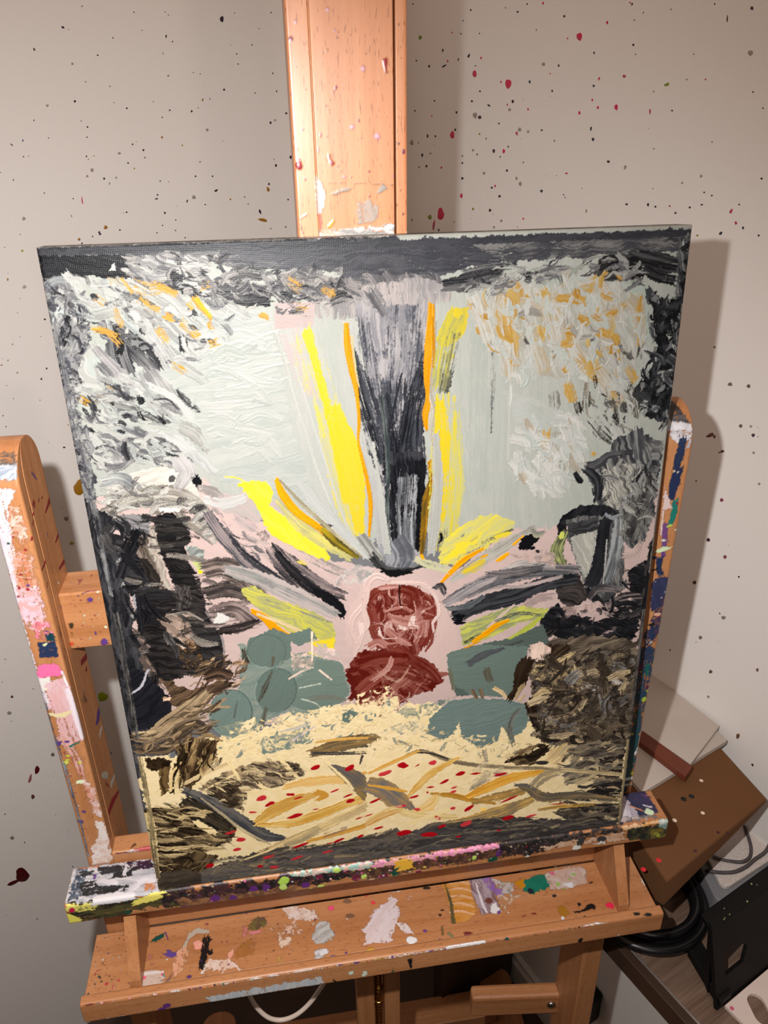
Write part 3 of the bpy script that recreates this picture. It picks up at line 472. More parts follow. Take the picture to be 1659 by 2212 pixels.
s([(232.6,373.9),(233.9,340.6),(231.9,309.5),(229.2,284.5)],[4.74,7.45,8.12,6.09],(216,214,207),h=.5,ridge=.3,c2=(190,188,180),mix=.5,rag=1.07),
s([(269.2,439.6),(271.3,409.3),(270.5,371.2)],[1.89,3.14,1.89],(118,118,116),cov=.55,c2=(200,202,196),mix=.6,rag=.48),
s([(276.4,462.5),(276.2,415.2),(276.6,364.2),(277.5,316.1)],[7.7,9.62,9.62,8.34],(213,214,206),cov=.7,c2=(200,204,197),mix=.6,rag=1.2),
s([(283.8,444.8),(283.6,402.3),(283.7,350.3)],[.96,.96,.96],(222,222,214),h=.5,rag=.22),
s([(262.3,445.8),(262.3,391.1),(262.3,331.4)],[12.77,14.04,12.77],(206,210,201),cov=.6,c2=(196,200,192),mix=.6,rag=1.2),
p([(175.4,497.6),(232.8,497.3),(318.3,497.1),(403.2,497.6),(401.3,483.8),(348.9,483.7),(284.3,482),(255.6,479.1),(232.8,475.3),(174.3,475.7)],(84,84,91),h=.3,cov=.96,c2=(141,141,145),mix=.45,rag=1.94,ang=0),
p([(255.3,492.9),(400.5,495.4),(401.1,485.2),(275.5,483)],(86,86,92),cov=.6,c2=(194,190,184),mix=.7,rag=1.13,ang=1),
p([(175.3,496.9),(403.2,497.3),(403.5,493),(175.2,493.4)],(94,94,100),cov=.9,c2=(67,67,74),mix=.5,rag=.55,ang=0),
p([(174.4,477),(197.9,478),(235.7,475.9),(237.1,468.5),(215.8,465.3),(176.6,465.7)],(180,172,170),cov=.8,c2=(94,94,100),mix=.8,rag=1.91,ang=-60),
p([(185.1,470.6),(223,475.1),(242.8,469.6),(241.5,460.1),(210,458.8),(187.5,459.8)],(213,202,198),cov=.8,c2=(164,162,164),mix=.7,rag=1.66,ang=-89),
s([(192,467.7),(196,460.8),(200,453.1)],[8.27,8.27,4.14],(153,149,149),cov=.8,h=.4,c2=(92,92,98),mix=.8,rag=1.09),
s([(237.1,469.5),(255.7,471.1),(275.8,477)],[6.97,11.71,8.36],(51,51,56),cov=.88,h=.45,ridge=.3,c2=(174,172,170),mix=.65,rag=1.2),
s([(249.9,476),(267,478.7),(284.3,480)],[4.17,6.12,4.17],(72,72,78),cov=.7,c2=(194,190,186),mix=.6,rag=.83),
s([(266.1,461.8),(270.3,467.1),(274.5,471)],[8.48,8.48,4.24],(88,88,92),cov=.7,c2=(204,202,196),mix=.7,rag=1.12),
p([(290.4,474.4),(294.6,477.6),(313.7,478.9),(328.6,477.6),(320.3,469.1),(302.6,467.1)],(204,209,200),cov=.9,h=.4,c2=(153,149,141),mix=.6,rag=1.42,ang=-2),
p([(335.6,473.3),(338.6,482),(348.8,484.6),(365.5,483.7),(370,469.8),(356.6,466.9),(337.6,467.7)],(47,47,49),h=.5,c2=(131,131,129),mix=.6,rag=.87,ang=-13),
s([(351.2,483.6),(356.3,477.3),(356.4,468.7)],[2.9,6.38,4.35],(200,198,194),cov=.8,h=.4,c2=(112,112,112),mix=.7,rag=.87),
s([(361.1,482.5),(379.8,477.8),(403.5,473.4)],[7.33,11.72,8.79],(45,45,49),cov=.92,h=.5,c2=(153,153,151),mix=.6,rag=1.2),
s([(369.5,474.7),(379.3,469.5),(392,466.2)],[5.91,7.39,5.91],(41,41,45),cov=.85,c2=(133,133,133),mix=.5,rag=.99),
p([(391.7,492.3),(403.4,495.9),(403.4,457.2),(404,423.6),(399,411.7),(396,447.5),(391.7,469)],(78,79,84),cov=.9,grain=1.4,c2=(194,194,190),mix=.8,rag=2.12,ang=-67),
p([(355.3,464.9),(370.7,464.2),(377.5,458.3),(375.5,448.4),(379.1,430.8),(370.2,425.3),(359.9,449.2)],(200,213,202),c2=(219,219,211),mix=.5,rag=1.21,ang=-54),
p([(371,460.7),(385.6,455.9),(398.6,451.7),(398.3,429.8),(400,404),(399.3,370.9),(384,373.5),(371.2,393.3),(380.4,405.1),(384.6,424.6),(378.7,448.3)],(38,39,43),h=.6,bias=.55,ridge=.3,c2=(119,121,125),mix=.55,rag=2.2),
s([(393.1,433),(397.5,423.9)],6.24,(211,213,204),cov=.7,h=.4,c2=(123,123,123),mix=.6,rag=.85),
s([(388.6,404.7),(396.6,405.7)],4.8,(200,198,192),cov=.5,rag=.68),
p([(253,463.7),(276,470.9),(290.8,466.2),(320.4,466.3),(335,471.2),(347.6,465.2),(371.3,458.6),(376.3,428),(362.1,395.5),(342,405.9),(309,407.8),(281.2,409.5),(268.2,436.5),(256.2,444.2)],(224,223,217),cov=.62,h=.5,c2=(198,192,176),mix=.85,rag=2.66,ang=-64),
s([(276.2,465.4),(275.2,450.3),(280.3,433)],10.12,(227,225,219),h=.6,ridge=.4,cov=.9,c2=(200,180,143),mix=.7,rag=1.2),
s([(285.1,462.3),(300.1,457.5),(306.7,447.4)],11.58,(227,225,219),h=.6,ridge=.4,cov=.9,c2=(200,180,143),mix=.7,rag=1.2),
s([(305.8,461.4),(311.3,445.7),(316.8,431.1)],13.26,(227,225,219),h=.6,ridge=.4,cov=.9,c2=(200,180,143),mix=.7,rag=1.2),
s([(296.4,442.2),(300.2,427.6),(307.3,410.9)],9.0,(227,225,219),h=.6,ridge=.4,cov=.9,c2=(200,180,143),mix=.7,rag=1.18),
s([(329.1,470.1),(340.3,462.7),(348.8,452.5)],11.72,(227,225,219),h=.6,ridge=.4,cov=.9,c2=(200,180,143),mix=.7,rag=1.2),
s([(360.7,456.2),(367.7,448.8),(370.5,437.1)],9.04,(227,225,219),h=.6,ridge=.4,cov=.9,c2=(200,180,143),mix=.7,rag=1.18),
s([(275.9,430.3),(280.9,418.4),(281.2,409.5)],7.49,(227,225,219),h=.6,ridge=.4,cov=.9,c2=(200,180,143),mix=.7,rag=1.0),
s([(323.2,427.8),(333.4,415.4),(345.2,405.7)],10.78,(227,225,219),h=.6,ridge=.4,cov=.9,c2=(200,180,143),mix=.7,rag=1.2),
s([(255.9,462.2),(262,449.5),(268.3,433.6)],8.63,(227,225,219),h=.6,ridge=.4,cov=.9,c2=(200,180,143),mix=.7,rag=1.14),
s([(261.8,456.5),(264.9,449.4)],5.73,(227,225,219),h=.6,ridge=.4,cov=.9,c2=(200,180,143),mix=.7,rag=.79),
s([(355.3,449.4),(352.9,442.3)],9.01,(227,225,219),h=.6,ridge=.4,cov=.9,c2=(200,180,143),mix=.7,rag=1.18),
s([(343.4,408.8),(354.1,396),(361.6,384.6)],11.11,(227,225,219),h=.6,ridge=.4,cov=.9,c2=(200,180,143),mix=.7,rag=1.2),
s([(279,448.7),(283.3,432.8),(286.6,415.9)],[5.91,8.28,5.91],(213,166,74),cov=.75,h=.5,ridge=.25,c2=(231,200,135),mix=.7,rag=1.09),
s([(276.2,464.1),(275.1,453.1),(276.9,443.2)],[5.75,7.19,7.19],(213,166,74),cov=.5,h=.5,ridge=.25,c2=(231,200,135),mix=.7,rag=.96),
s([(312,458.4),(322.5,457.9),(331,455.4)],[4.38,7.31,5.84],(213,166,74),cov=.7,h=.5,ridge=.25,c2=(231,200,135),mix=.7,rag=.98),
s([(334.8,446),(346.4,445.5),(358.1,452.1)],[5.97,7.47,4.48],(213,166,74),cov=.6,h=.5,ridge=.25,c2=(231,200,135),mix=.7,rag=1.0),
s([(342.6,435.6),(352.5,429.2),(356,417.2)],[6.13,10.72,6.13],(213,166,74),cov=.75,h=.5,ridge=.25,c2=(231,200,135),mix=.7,rag=1.2),
s([(322.3,439.5),(323,430.8),(317,428.2)],[5.41,6.91,4.51],(213,166,74),cov=.7,h=.5,ridge=.25,c2=(231,200,135),mix=.7,rag=.93),
s([(302.5,440.5),(306.1,431.6)],5.94,(213,166,74),cov=.6,h=.5,ridge=.25,c2=(231,200,135),mix=.7,rag=.81),
s([(328.5,418.7),(336.8,412.2),(343.6,414.9)],7.72,(213,166,74),cov=.6,h=.5,ridge=.25,c2=(231,200,135),mix=.7,rag=1.03),
s([(369.9,457.2),(369.3,448.7),(368.3,443)],5.42,(213,166,74),cov=.6,h=.5,ridge=.25,c2=(231,200,135),mix=.7,rag=.75),
s([(374,434),(371.8,425.3)],4.32,(213,166,74),cov=.6,h=.5,ridge=.25,c2=(231,200,135),mix=.7,rag=.62),
s([(365.4,410.6),(371.2,401.1)],5.69,(213,166,74),cov=.7,h=.5,ridge=.25,c2=(231,200,135),mix=.7,rag=.78),
s([(322.6,402.5),(325.4,396.2),(328.2,389.8)],[6.28,7.85,6.28],(213,166,74),cov=.7,h=.5,ridge=.25,c2=(231,200,135),mix=.7,rag=1.04),
s([(309.7,369.1),(310.2,359.4)],6.47,(213,166,74),cov=.5,h=.5,ridge=.25,c2=(231,200,135),mix=.7,rag=.88),
s([(291,461.4),(300,460.3)],3.16,(213,166,74),cov=.5,h=.5,ridge=.25,c2=(231,200,135),mix=.7,rag=.48),
s([(254.5,458.2),(256,454)],3.7,(213,166,74),cov=.5,h=.5,ridge=.25,c2=(231,200,135),mix=.7,rag=.54),
s([(312.5,451.4),(314.5,442.7)],4.42,(213,166,74),cov=.6,h=.5,ridge=.25,c2=(231,200,135),mix=.7,rag=.63),
s([(357.1,414.1),(358.8,404.9)],3.45,(213,166,74),cov=.5,h=.5,ridge=.25,c2=(231,200,135),mix=.7,rag=.51),
s([(319.5,413.2),(322.1,410.1)],3.39,(213,166,74),cov=.6,h=.5,ridge=.25,c2=(231,200,135),mix=.7,rag=.51),
s([(355.7,395.9),(357.7,391.1)],4.15,(213,166,74),cov=.5,h=.5,ridge=.25,c2=(231,200,135),mix=.7,rag=.6),
s([(332.6,464.4),(343.6,459.8),(350,456.7)],5.88,(213,166,74),cov=.5,h=.5,ridge=.25,c2=(231,200,135),mix=.7,rag=.81),
s([(281.9,469.3),(283.5,465.1)],5.68,(213,166,74),cov=.5,h=.5,ridge=.25,c2=(231,200,135),mix=.7,rag=.78),
s([(352.3,471.9),(354.2,467.7)],2.92,(213,166,74),cov=.9,h=.5,ridge=.25,c2=(231,200,135),mix=.7,rag=.45),
s([(344.9,351.9),(346.7,350.1)],2.66,(213,166,74),cov=.9,h=.5,ridge=.25,c2=(231,200,135),mix=.7,rag=.42),
s([(259.2,442.6),(260.8,438.3)],2.03,(213,166,74),cov=.6,h=.5,ridge=.25,c2=(231,200,135),mix=.7,rag=.34),
s([(336.9,395.5),(337.7,384.5)],5.72,(74,63,53),cov=.5,h=.2,c2=(153,147,137),mix=.5,rag=.79),
s([(330.4,388.1),(333.2,381.7)],5.42,(61,57,53),cov=.55,h=.2,c2=(153,147,137),mix=.5,rag=.75),
s([(368.5,396.6),(374.5,385.3),(377.2,375.6)],[8.1,10.7,8.1],(86,78,65),cov=.5,h=.2,c2=(153,147,137),mix=.5,rag=1.2),
s([(344.5,376.2),(351.8,367.7),(359.9,359.8)],[9.83,13.11,8.19],(51,51,53),cov=.5,h=.2,c2=(153,147,137),mix=.5,rag=1.2),
s([(358,387.9),(363,373.3)],4.86,(67,65,61),cov=.45,h=.2,c2=(153,147,137),mix=.5,rag=.68),
s([(313.7,395.4),(314.9,387.6)],8.8,(153,149,141),cov=.45,h=.2,c2=(153,147,137),mix=.5,rag=1.16),
s([(356,426.1),(356.8,417.1)],4.02,(67,63,57),cov=.5,h=.2,c2=(153,147,137),mix=.5,rag=.58),
s([(373.4,425.2),(372.6,417.7)],4.67,(61,59,55),cov=.5,h=.2,c2=(153,147,137),mix=.5,rag=.66),
s([(291.6,433.8),(294,430.1)],2.38,(72,72,74),cov=.7,h=.2,c2=(153,147,137),mix=.5,rag=.39),
s([(380.7,388),(378.3,380.3)],6.51,(59,57,53),cov=.5,h=.2,c2=(153,147,137),mix=.5,rag=.88),
s([(335.7,365.6),(337.8,359)],6.55,(123,115,102),cov=.3,h=.2,c2=(153,147,137),mix=.5,rag=.89),
s([(338.3,431.4),(339.8,429.2)],3.34,(123,125,125),cov=.6,h=.2,c2=(153,147,137),mix=.5,rag=.5),
b([(253,463.7),(290.5,471.7),(334.9,472.6),(371.3,458.6),(376.6,425),(364.1,392.2),(340.7,402.9),(309,407.8),(281.3,406.5),(265.3,436.6)],190,(3.6,16.5),(1.2,6.6),-68,30,[((231,230,224),(202,194,180),5),((211,217,210),(227,225,219),4),((217,178,100),(231,213,164),1.6),((204,157,67),(225,194,133),1),((174,168,159),(219,215,209),1)],seed=11,cov=(.45,.95),h=(.3,.8),ridge=.5),
b([(351.2,426.3),(376.6,425),(380.9,372.1),(365.6,360.2),(343.6,368.3),(333.5,394.1)],60,(3.8,14.4),(1.3,5.4),-65,25,[((76,74,72),(153,149,143),2),((227,226,220),(194,192,186),3),((153,143,125),(211,204,194),2),((45,45,47),(112,110,110),1)],seed=12,cov=(.35,.8)),
b([(237.1,475.2),(284.3,480),(334,483.5),(369.3,476.8),(369.3,462.9),(332.1,470),(290.8,466.2),(255.9,463.6)],90,(3.4,14.3),(1.1,5.1),7,25,[((61,61,66),(153,151,151),3),((211,209,202),(153,151,149),3),((115,113,118),(194,191,188),2)],seed=13,cov=(.4,.9)),
b([(371.1,460),(397.2,450.3),(393.6,489.5),(402.1,494.6),(404.4,455.7),(404.3,370.5),(384,373.5),(372,393.3),(383,424.7)],150,(3.1,13.9),(1.2,6.2),-73,35,[((37,38,42),(92,94,98),4),((72,73,78),(164,164,162),2),((211,213,207),(133,133,135),.5),((143,143,145),(204,203,199),.4)],seed=14,cov=(.5,1)),
s([(315.5,378.2),(326.9,375.8),(335.5,367.2)],9.66,(238,236,231),h=.7,ridge=.5,c2=(210,208,201),mix=.6,rag=1.2),
s([(325.7,369.5),(329.9,356.3),(333.9,346.1)],11.49,(238,236,231),h=.7,ridge=.5,c2=(210,208,201),mix=.6,rag=1.2),
s([(311.9,359.3),(322.4,347),(320.1,330.5)],11.59,(238,236,231),h=.7,ridge=.5,c2=(210,208,201),mix=.6,rag=1.2),
s([(293.4,342.7),(301.8,335.4),(307.2,326.5)],9.98,(238,236,231),h=.7,ridge=.5,c2=(210,208,201),mix=.6,rag=1.2),
s([(308.5,333.1),(317,327.4),(322.4,321.8)],10.12,(238,236,231),h=.7,ridge=.5,c2=(210,208,201),mix=.6,rag=1.2),
s([(286,366),(295.7,362.1),(299.1,357)],6.44,(238,236,231),h=.7,ridge=.5,c2=(210,208,201),mix=.6,rag=.87),
s([(304.2,351.7),(312.9,341.1),(318.5,330.6)],9.96,(238,236,231),h=.7,ridge=.5,c2=(210,208,201),mix=.6,rag=1.2),
p([(313.7,368.8),(324.2,368),(330.1,353),(329.5,338.2),(317.7,342.4)],(211,204,190),cov=.6,c2=(180,172,157),mix=.7,rag=1.31,ang=-77),
p([(278.4,400.6),(310.1,389.5),(326.9,375.8),(311.2,370.5),(288.6,378.4)],(211,214,208),cov=.7,c2=(221,221,215),mix=.7,rag=1.89,ang=-27),
s([(283.7,403.3),(284.1,394.2),(283.2,389.7)],[1.23,1.85,.93],(231,231,225),h=.7,rag=.32),
b([(284.3,369.3),(310.6,380.1),(336.6,375.1),(338.8,345.8),(323.9,323.4),(294,329.3)],60,(4.9,18),(1.6,7.2),-59,30,[((239,237,232),(213,211,204),4),((211,215,209),(227,227,222),3),((221,211,194),(194,184,168),1)],seed=15,h=(.4,.9),ridge=.6,cov=(.6,1)),
s([(332.8,337.9),(336.6,332.5),(339.3,329.8)],[2.7,5.07,2.7],(31,31,36),h=.4,c2=(82,82,86),mix=.5,rag=.71),
p([(339.6,342.3),(355.7,349.1),(361.8,361.6),(375.9,364.8),(397.3,356.1),(396.8,335.6),(397,295.9),(387.6,269.6),(375.8,278.8),(369.3,298.4),(359.7,305.1),(349.2,314),(345.9,327.8)],(82,82,86),h=.4,c2=(217,215,208),mix=.7,rag=1.52,ang=-70),
p([(351,336.3),(365.2,341.1),(384.3,341.1),(382.3,318.8),(370.3,304.2),(358,307.1)],(228,224,212),cov=.8,bias=.6,grain=1.6,c2=(73,73,75),mix=.8,rag=1.81,ang=-57),
p([(371.8,304.4),(389.2,324.3),(395.1,299.2),(383.6,278),(374.1,288.5)],(155,153,148),cov=.85,c2=(58,58,61),mix=.85,rag=1.25,ang=-110),
s([(341.9,341.4),(350.4,343.7),(357.2,349),(375.9,350.5)],[7.35,7.35,5.29,2.94],(64,64,69),h=.5,ridge=.3,c2=(166,164,164),mix=.6,rag=.98),
s([(340.5,340.1),(348.3,333.6),(351.9,325.8),(351.3,315.3)],[5.38,7.47,7.47,5.38],(42,42,46),h=.6,ridge=.3,rag=1.19,c2=(144,146,153),mix=.5),
s([(382.6,336.8),(378.6,325.1)],[6.95,4.53],(42,42,46),c2=(111,111,115),mix=.4,rag=.93),
s([(375.7,366.3),(378.7,351.7),(381.3,341.3),(388.6,336.3)],[10.37,7.41,5.93,3.85],(93,93,97),h=.7,ridge=.4,c2=(206,206,204),mix=.7,rag=1.2),
s([(392.4,347.8),(382.8,327.8),(375.2,314.8),(367.9,305.5)],[1.52,2.74,2.43,1.52],(195,195,195),h=.9,ridge=.3,c2=(100,100,102),mix=.5,rag=.43),
p([(388.4,356.8),(395.7,357.7),(395.7,332.8),(391.2,333.1)],(66,66,71),c2=(217,217,212),mix=.7,rag=.9,ang=-9),
p([(322.7,297.9),(325.5,305.4),(338.3,312.2),(357.6,311.4),(370.9,305.2),(364.8,298.8),(343.4,303),(330.3,300.3),(328.1,288.1),(323.6,288.5)],(40,40,44),h=.6,ridge=.3,c2=(100,100,105),mix=.4,rag=1.07),
p([(328.8,300.5),(340.4,304.1),(372.1,301.2),(378.5,255.7),(382.7,241.9),(363.5,227.9),(349.4,237.1),(342.3,259.4),(331.3,286.2)],(93,93,95),h=.35,c2=(195,193,188),mix=.7,rag=1.12,ang=-81),
p([(332.7,286.9),(341.5,290),(353.3,292),(353.6,271.3),(348.2,252.2),(342.3,259.4)],(230,227,216),cov=.92,c2=(166,164,157),mix=.5,rag=.95,ang=-68),
p([(329.7,298.1),(352.5,302.2),(354.8,291.9),(332.7,287.6)],(71,71,73),c2=(133,133,135),mix=.6,rag=.93,ang=3),
s([(359.5,299.2),(358.1,280.5),(357.4,262.8),(351.9,245.2)],[9.55,9.55,11.14,11.14],(50,50,56),h=.6,ridge=.3,c2=(89,91,97),mix=.4,rag=1.2),
s([(369.3,298.4),(369.8,277.8),(367.1,256.9),(364.9,247.2)],[6.41,9.61,8.97,4.81],(201,204,204),h=.4,cov=.93,c2=(82,84,89),mix=.7,rag=1.2),
s([(361.7,283.3),(362.2,263.9),(362.1,244.1)],[1.29,1.29,.97],(210,208,204),h=.7,rag=.25),
s([(358.3,304),(364.6,300.3),(370.4,302.9)],[2.17,3.4,1.55],(177,179,184),h=.7,ridge=.2,rag=.51),
s([(348.2,242.2),(360.1,230.8),(365.5,223.3)],[6.64,6.64,3.32],(44,44,49),h=.5,c2=(122,120,120),mix=.5,rag=.9),
s([(351.9,235.1),(359.1,242.8),(376.6,239.2)],[4.95,6.6,4.95],(166,155,153),cov=.8,h=.5,c2=(66,66,71),mix=.8,rag=.89),
s([(328.7,291.2),(323.6,277.4),(328.1,265.7)],[6.25,10.32,7.81],(219,226,155),h=.4,c2=(55,55,60),mix=.7,rag=1.2),
d(326.5,289.8,2.16,2.78,0,(239,243,133)),
s([(376.8,269),(384.5,269.9),(388.3,277.6)],[6.43,9.01,3.22],(245,219,211),h=.5,c2=(166,155,151),mix=.5,rag=1.18),
s([(381.3,255.4),(380.4,248.9)],6.56,(228,206,197),h=.4,rag=.89),
s([(394.1,273.8),(392.9,264.2)],5.83,(245,219,211),cov=.8,rag=.8),
p([(381.3,255.4),(396.8,263.8),(398.9,231.7),(393.8,197.3),(380.2,186.3),(353.4,187.4),(327.6,202.5),(316,213.5),(313.1,222.4),(327.2,232.7),(343.7,220.6),(363.4,211.4),(385.7,228)],(42,42,46),h=.4,c2=(93,93,97),mix=.4,rag=1.68,ang=-15),
p([(323.2,248.2),(340.7,259.6),(351.9,235.1),(338.5,226.4),(328.7,234.3)],(58,55,55),h=.5,c2=(144,131,126),mix=.6,rag=1.31,ang=-26),
p([(327.6,221.6),(332.1,229.7),(346.1,229.8),(360,231.7),(365.3,225.1),(354.6,222),(338.9,221.2),(331.3,217.7)],(242,216,208),h=.6,ridge=.3,c2=(133,115,111),mix=.5,rag=1.33),
s([(366.8,226.6),(380.5,232),(394.8,232.1)],[5.03,10.07,6.71],(66,64,66),h=.4,c2=(221,201,195),mix=.75,rag=1.2),
s([(362.5,222),(372.4,217.4)],3.37,(221,199,193),h=.5,rag=.5),
d(384.1,228.2,1.68,4.04,-20,(245,219,211)),
s([(313.6,213.7),(319.4,207.8),(323.9,210.8)],[6.02,10.03,6.68],(40,40,42),h=.6,c2=(210,188,182),mix=.4,rag=1.2),
b([(324.4,228),(362.3,223.7),(382.9,255.3),(396.4,260.5),(397,226.7),(394,195.4),(357.3,189.1),(325.8,205.3)],90,(4,16.8),(1.3,6.1),-17,35,[((38,38,42),(89,89,93),5),((66,64,66),(166,155,153),1.4),((226,206,199),(122,111,108),.7)],seed=21,cov=(.5,1),h=(.3,.7)),
b([(350.8,339.3),(380.9,345.7),(394.2,332.9),(395.4,296),(380.5,278.3),(359.7,305.4)],70,(4.6,16.8),(1.2,5.2),-66,30,[((60,60,64),(144,142,139),3),((219,216,208),(122,122,122),2.4),((133,132,131),(221,218,210),2)],seed=22,cov=(.35,.85)),
s([(236.3,242),(256.9,251.2),(280.4,259.3),(307.2,263),(340.7,259.6)],[4.73,12.6,14.18,12.6,9.45],(108,110,115),cov=.92,h=.35,c2=(226,206,201),mix=.7,rag=1.2),
s([(283.2,265.5),(297.8,270.4),(322.2,263.9)],[3.76,5.33,2.19],(237,226,219),h=.5,ridge=.3,cov=.85,c2=(166,162,162),mix=.6,rag=.74),
s([(271.4,263.5),(290.7,262.3),(313.1,264.8)],[4.7,9.39,6.26],(89,89,94),cov=.75,c2=(210,195,190),mix=.6,rag=1.2),
s([(246,230.1),(266.1,238.7),(293,243.2),(316.9,250.6),(339.7,253.1)],[10.56,14.4,16,12.8,8],(49,50,55),h=.45,ridge=.3,c2=(133,134,139),mix=.55,rag=1.2),
s([(248.3,228.1),(252.8,227.6)],[9.6,8],(33,33,39),h=.6,rag=1.2),
s([(254,242.5),(277.7,251.4),(298.7,250.8),(328.8,255.9)],[2.22,2.54,3.17,3.17],(228,208,204),cov=.8,h=.4,c2=(133,131,133),mix=.5,rag=.48),
s([(234.8,236.4),(248.1,246.4),(262.7,254.7),(277.4,259.6)],[3.14,6.27,6.27,3.14],(166,164,166),cov=.85,h=.3,c2=(235,215,210),mix=.7,rag=.85),
s([(301,234),(311.4,239.5),(322.1,240)],[6.48,8.1,6.48],(239,212,206),cov=.9,h=.4,c2=(144,131,128),mix=.5,rag=1.07),
s([(239.2,237.5),(257.1,238.8),(268.9,245.8)],[3.16,5.69,3.16],(102,108,111),c2=(188,184,184),mix=.6,rag=.78),
p([(234.7,275.2),(236.1,290.6),(247.5,301.8),(264.4,310.8),(275.8,311.6),(290.5,303.9),(288,295),(270.8,285.7),(249.2,273.7)],(266,246,93),cov=.8,h=.3,c2=(228,226,177),mix=.75,rag=1.5,ang=31),
p([(237.6,276.5),(247.6,291.1),(259,293),(253.4,282.7)],(273,248,73),cov=.8,c2=(250,237,122),mix=.5,rag=1.35,ang=34),
s([(245,261.4),(262.4,272.4),(282.5,284.6),(305.4,298)],[4.59,9.18,10.09,4.59],(219,216,206),cov=.85,h=.3,c2=(162,157,146),mix=.7,rag=1.2),
s([(253.7,266.9),(262.4,270.8),(268.2,275)],[4.61,8.6,4.61],(263,232,66),cov=.7,c2=(210,199,133),mix=.6,rag=1.13),
s([(266.4,289.3),(279.3,294.2),(289.3,297.9)],[1.81,3.02,1.81],(106,104,93),cov=.6,c2=(243,232,122),mix=.6,rag=.46),
s([(276.4,293),(286.5,295.1)],3.92,(261,239,89),cov=.5,rag=.57),
s([(234.2,257.7),(243.5,267.9),(253.5,277.2),(267.9,285.1)],[1.53,3.97,4.89,1.83],(277,206,22),h=1.1,rag=.31,c2=(257,166,9),mix=.4),
s([(277.7,273.7),(282.1,276),(286.8,279.5)],[1.54,4,1.85],(277,206,22),h=.8,rag=.46),
s([(289.8,285.4),(297.6,292.5)],[2.14,1.22],(277,206,22),h=.7,rag=.36),
s([(265.9,277.6),(271,279.4)],[1.53,2.14],(266,199,33),h=.6,rag=.36),
p([(293.6,283.5),(296.9,291.8),(304.9,293.7),(310.3,289),(301.8,280.4),(294.4,280.6)],(33,33,39),h=.5,rag=.92),
d(305.0,281.6,2.16,1.54,0,(33,33,39)),
d(308.6,278.6,1.86,1.55,-20,(33,33,39)),
s([(303.2,296.6),(307.1,292.4),(313,293.4)],[3.05,5.19,3.05],(166,164,155),h=.5,c2=(250,246,199),mix=.6,rag=.72),
s([(236.1,299.8),(236.8,295.2),(234.7,292.3)],[2.07,2.37,1.18],(33,33,39),cov=.8,h=.3,rag=.38),
s([(230.4,255.7),(236.2,257.5),(239.2,250.7)],[3.09,6.19,3.09],(66,66,71),cov=.8,c2=(166,162,162),mix=.5,rag=.84),
p([(288.6,277.7),(300.5,278.1),(312.2,280.1),(321.4,276.1),(325.2,264.4),(297.8,272)],(237,210,197),cov=.6,c2=(166,155,151),mix=.6,rag=1.56),
p([(251,221),(266.3,227.8),(291.8,235),(319.7,229.3),(317,222),(297.1,219.1),(275.9,209.5),(253.1,204.5)],(237,237,124),h=.35,c2=(166,170,153),mix=.75,rag=1.14,ang=14),
s([(254.6,206.9),(260.6,209.6),(269.7,213.7)],[2.29,3.27,1.64],(66,66,64),cov=.7,c2=(210,210,122),mix=.6,rag=.49),
s([(260.7,207),(269.7,212),(278.7,218.7),(289.3,223.1)],[2.29,4.91,5.24,2.29],(277,206,22),h=1,rag=.33,c2=(250,166,11),mix=.3),
s([(245.5,198.4),(253.1,201),(266.8,207.2)],[1.98,2.3,1.32],(255,188,27),h=.6,rag=.38),
s([(272.6,218.5),(283,227.5),(292.6,235.7)],[1.62,2.59,1.3],(245,219,211),cov=.85,h=.4,rag=.41),
p([(241.8,191),(246.3,198.3),(262.3,203.4),(286.8,206.1),(315.8,216.1),(324,196.7),(305.1,196.4),(297,184),(295.8,157.7),(271.1,158.2),(249.8,158.3),(242.6,176.6)],(120,134,126),h=.5,c2=(115,128,122),mix=.5,rag=1.01,ang=10),
s([(289.9,206.1),(305,214.7),(316.1,224.6)],[1.65,4.96,2.32],(217,224,106),h=.4,c2=(155,166,122),mix=.5,rag=.7),
s([(278.6,223),(296.7,227.7),(315.4,223.9)],[2.29,2.94,1.63],(100,102,102),cov=.7,c2=(188,195,166),mix=.5,rag=.45),
s([(258,185.4),(268.7,191.1),(281,194.9)],[7.37,6.03,2.34],(86,86,91),cov=.9,h=.4,c2=(120,134,126),mix=.6,rag=.98),
s([(268.6,196.5),(285.5,199.7),(300.9,203)],[2.34,3.34,1.67],(95,97,97),cov=.7,c2=(120,134,126),mix=.6,rag=.5),
s([(273.6,181.6),(277,172.1)],[6.13,6.81],(100,93,80),cov=.7,c2=(120,134,126),mix=.7,rag=.92),
p([(15.8,356.3),(33.6,361.5),(52.4,364.3),(68.7,356),(75.1,334.8),(58.7,335.5),(41.6,339.8),(12.1,333.3)],(247,242,231),h=.35,c2=(213,206,196),mix=.6,rag=1.3,ang=17),
s([(13.4,356.5),(25.6,356.8),(38.4,343.5)],[6.42,11.56,7.71],(224,224,219),cov=.85,h=.5,ridge=.3,c2=(109,111,117),mix=.7,rag=1.2),
s([(25.2,346),(33.5,343.9)],2.08,(65,67,72),cov=.7,rag=.35),
s([(15,344.1),(30.2,346.9),(40.9,343.3)],[6.49,6.49,3.89],(243,241,232),h=.5,ridge=.3,c2=(163,161,159),mix=.6,rag=.88),
s([(9.9,334.9),(27.1,342.4),(48.7,346.1),(64.4,341.3),(75.5,327.7),(80,310)],[5.3,10.59,11.92,10.59,9.27,5.3],(159,150,141),cov=.93,h=.4,c2=(241,236,225),mix=.8,rag=1.2),
s([(13.5,334.6),(30.3,338.7),(49.1,339.1),(63.4,333)],[3.94,5.26,6.57,6.57],(109,102,98),cov=.75,h=.35,c2=(206,200,191),mix=.8,rag=.89),
d(49.6,349.8,1.17,.91,0,(65,61,59)),
d(56.8,355.0,2.07,2.59,-20,(109,106,104)),
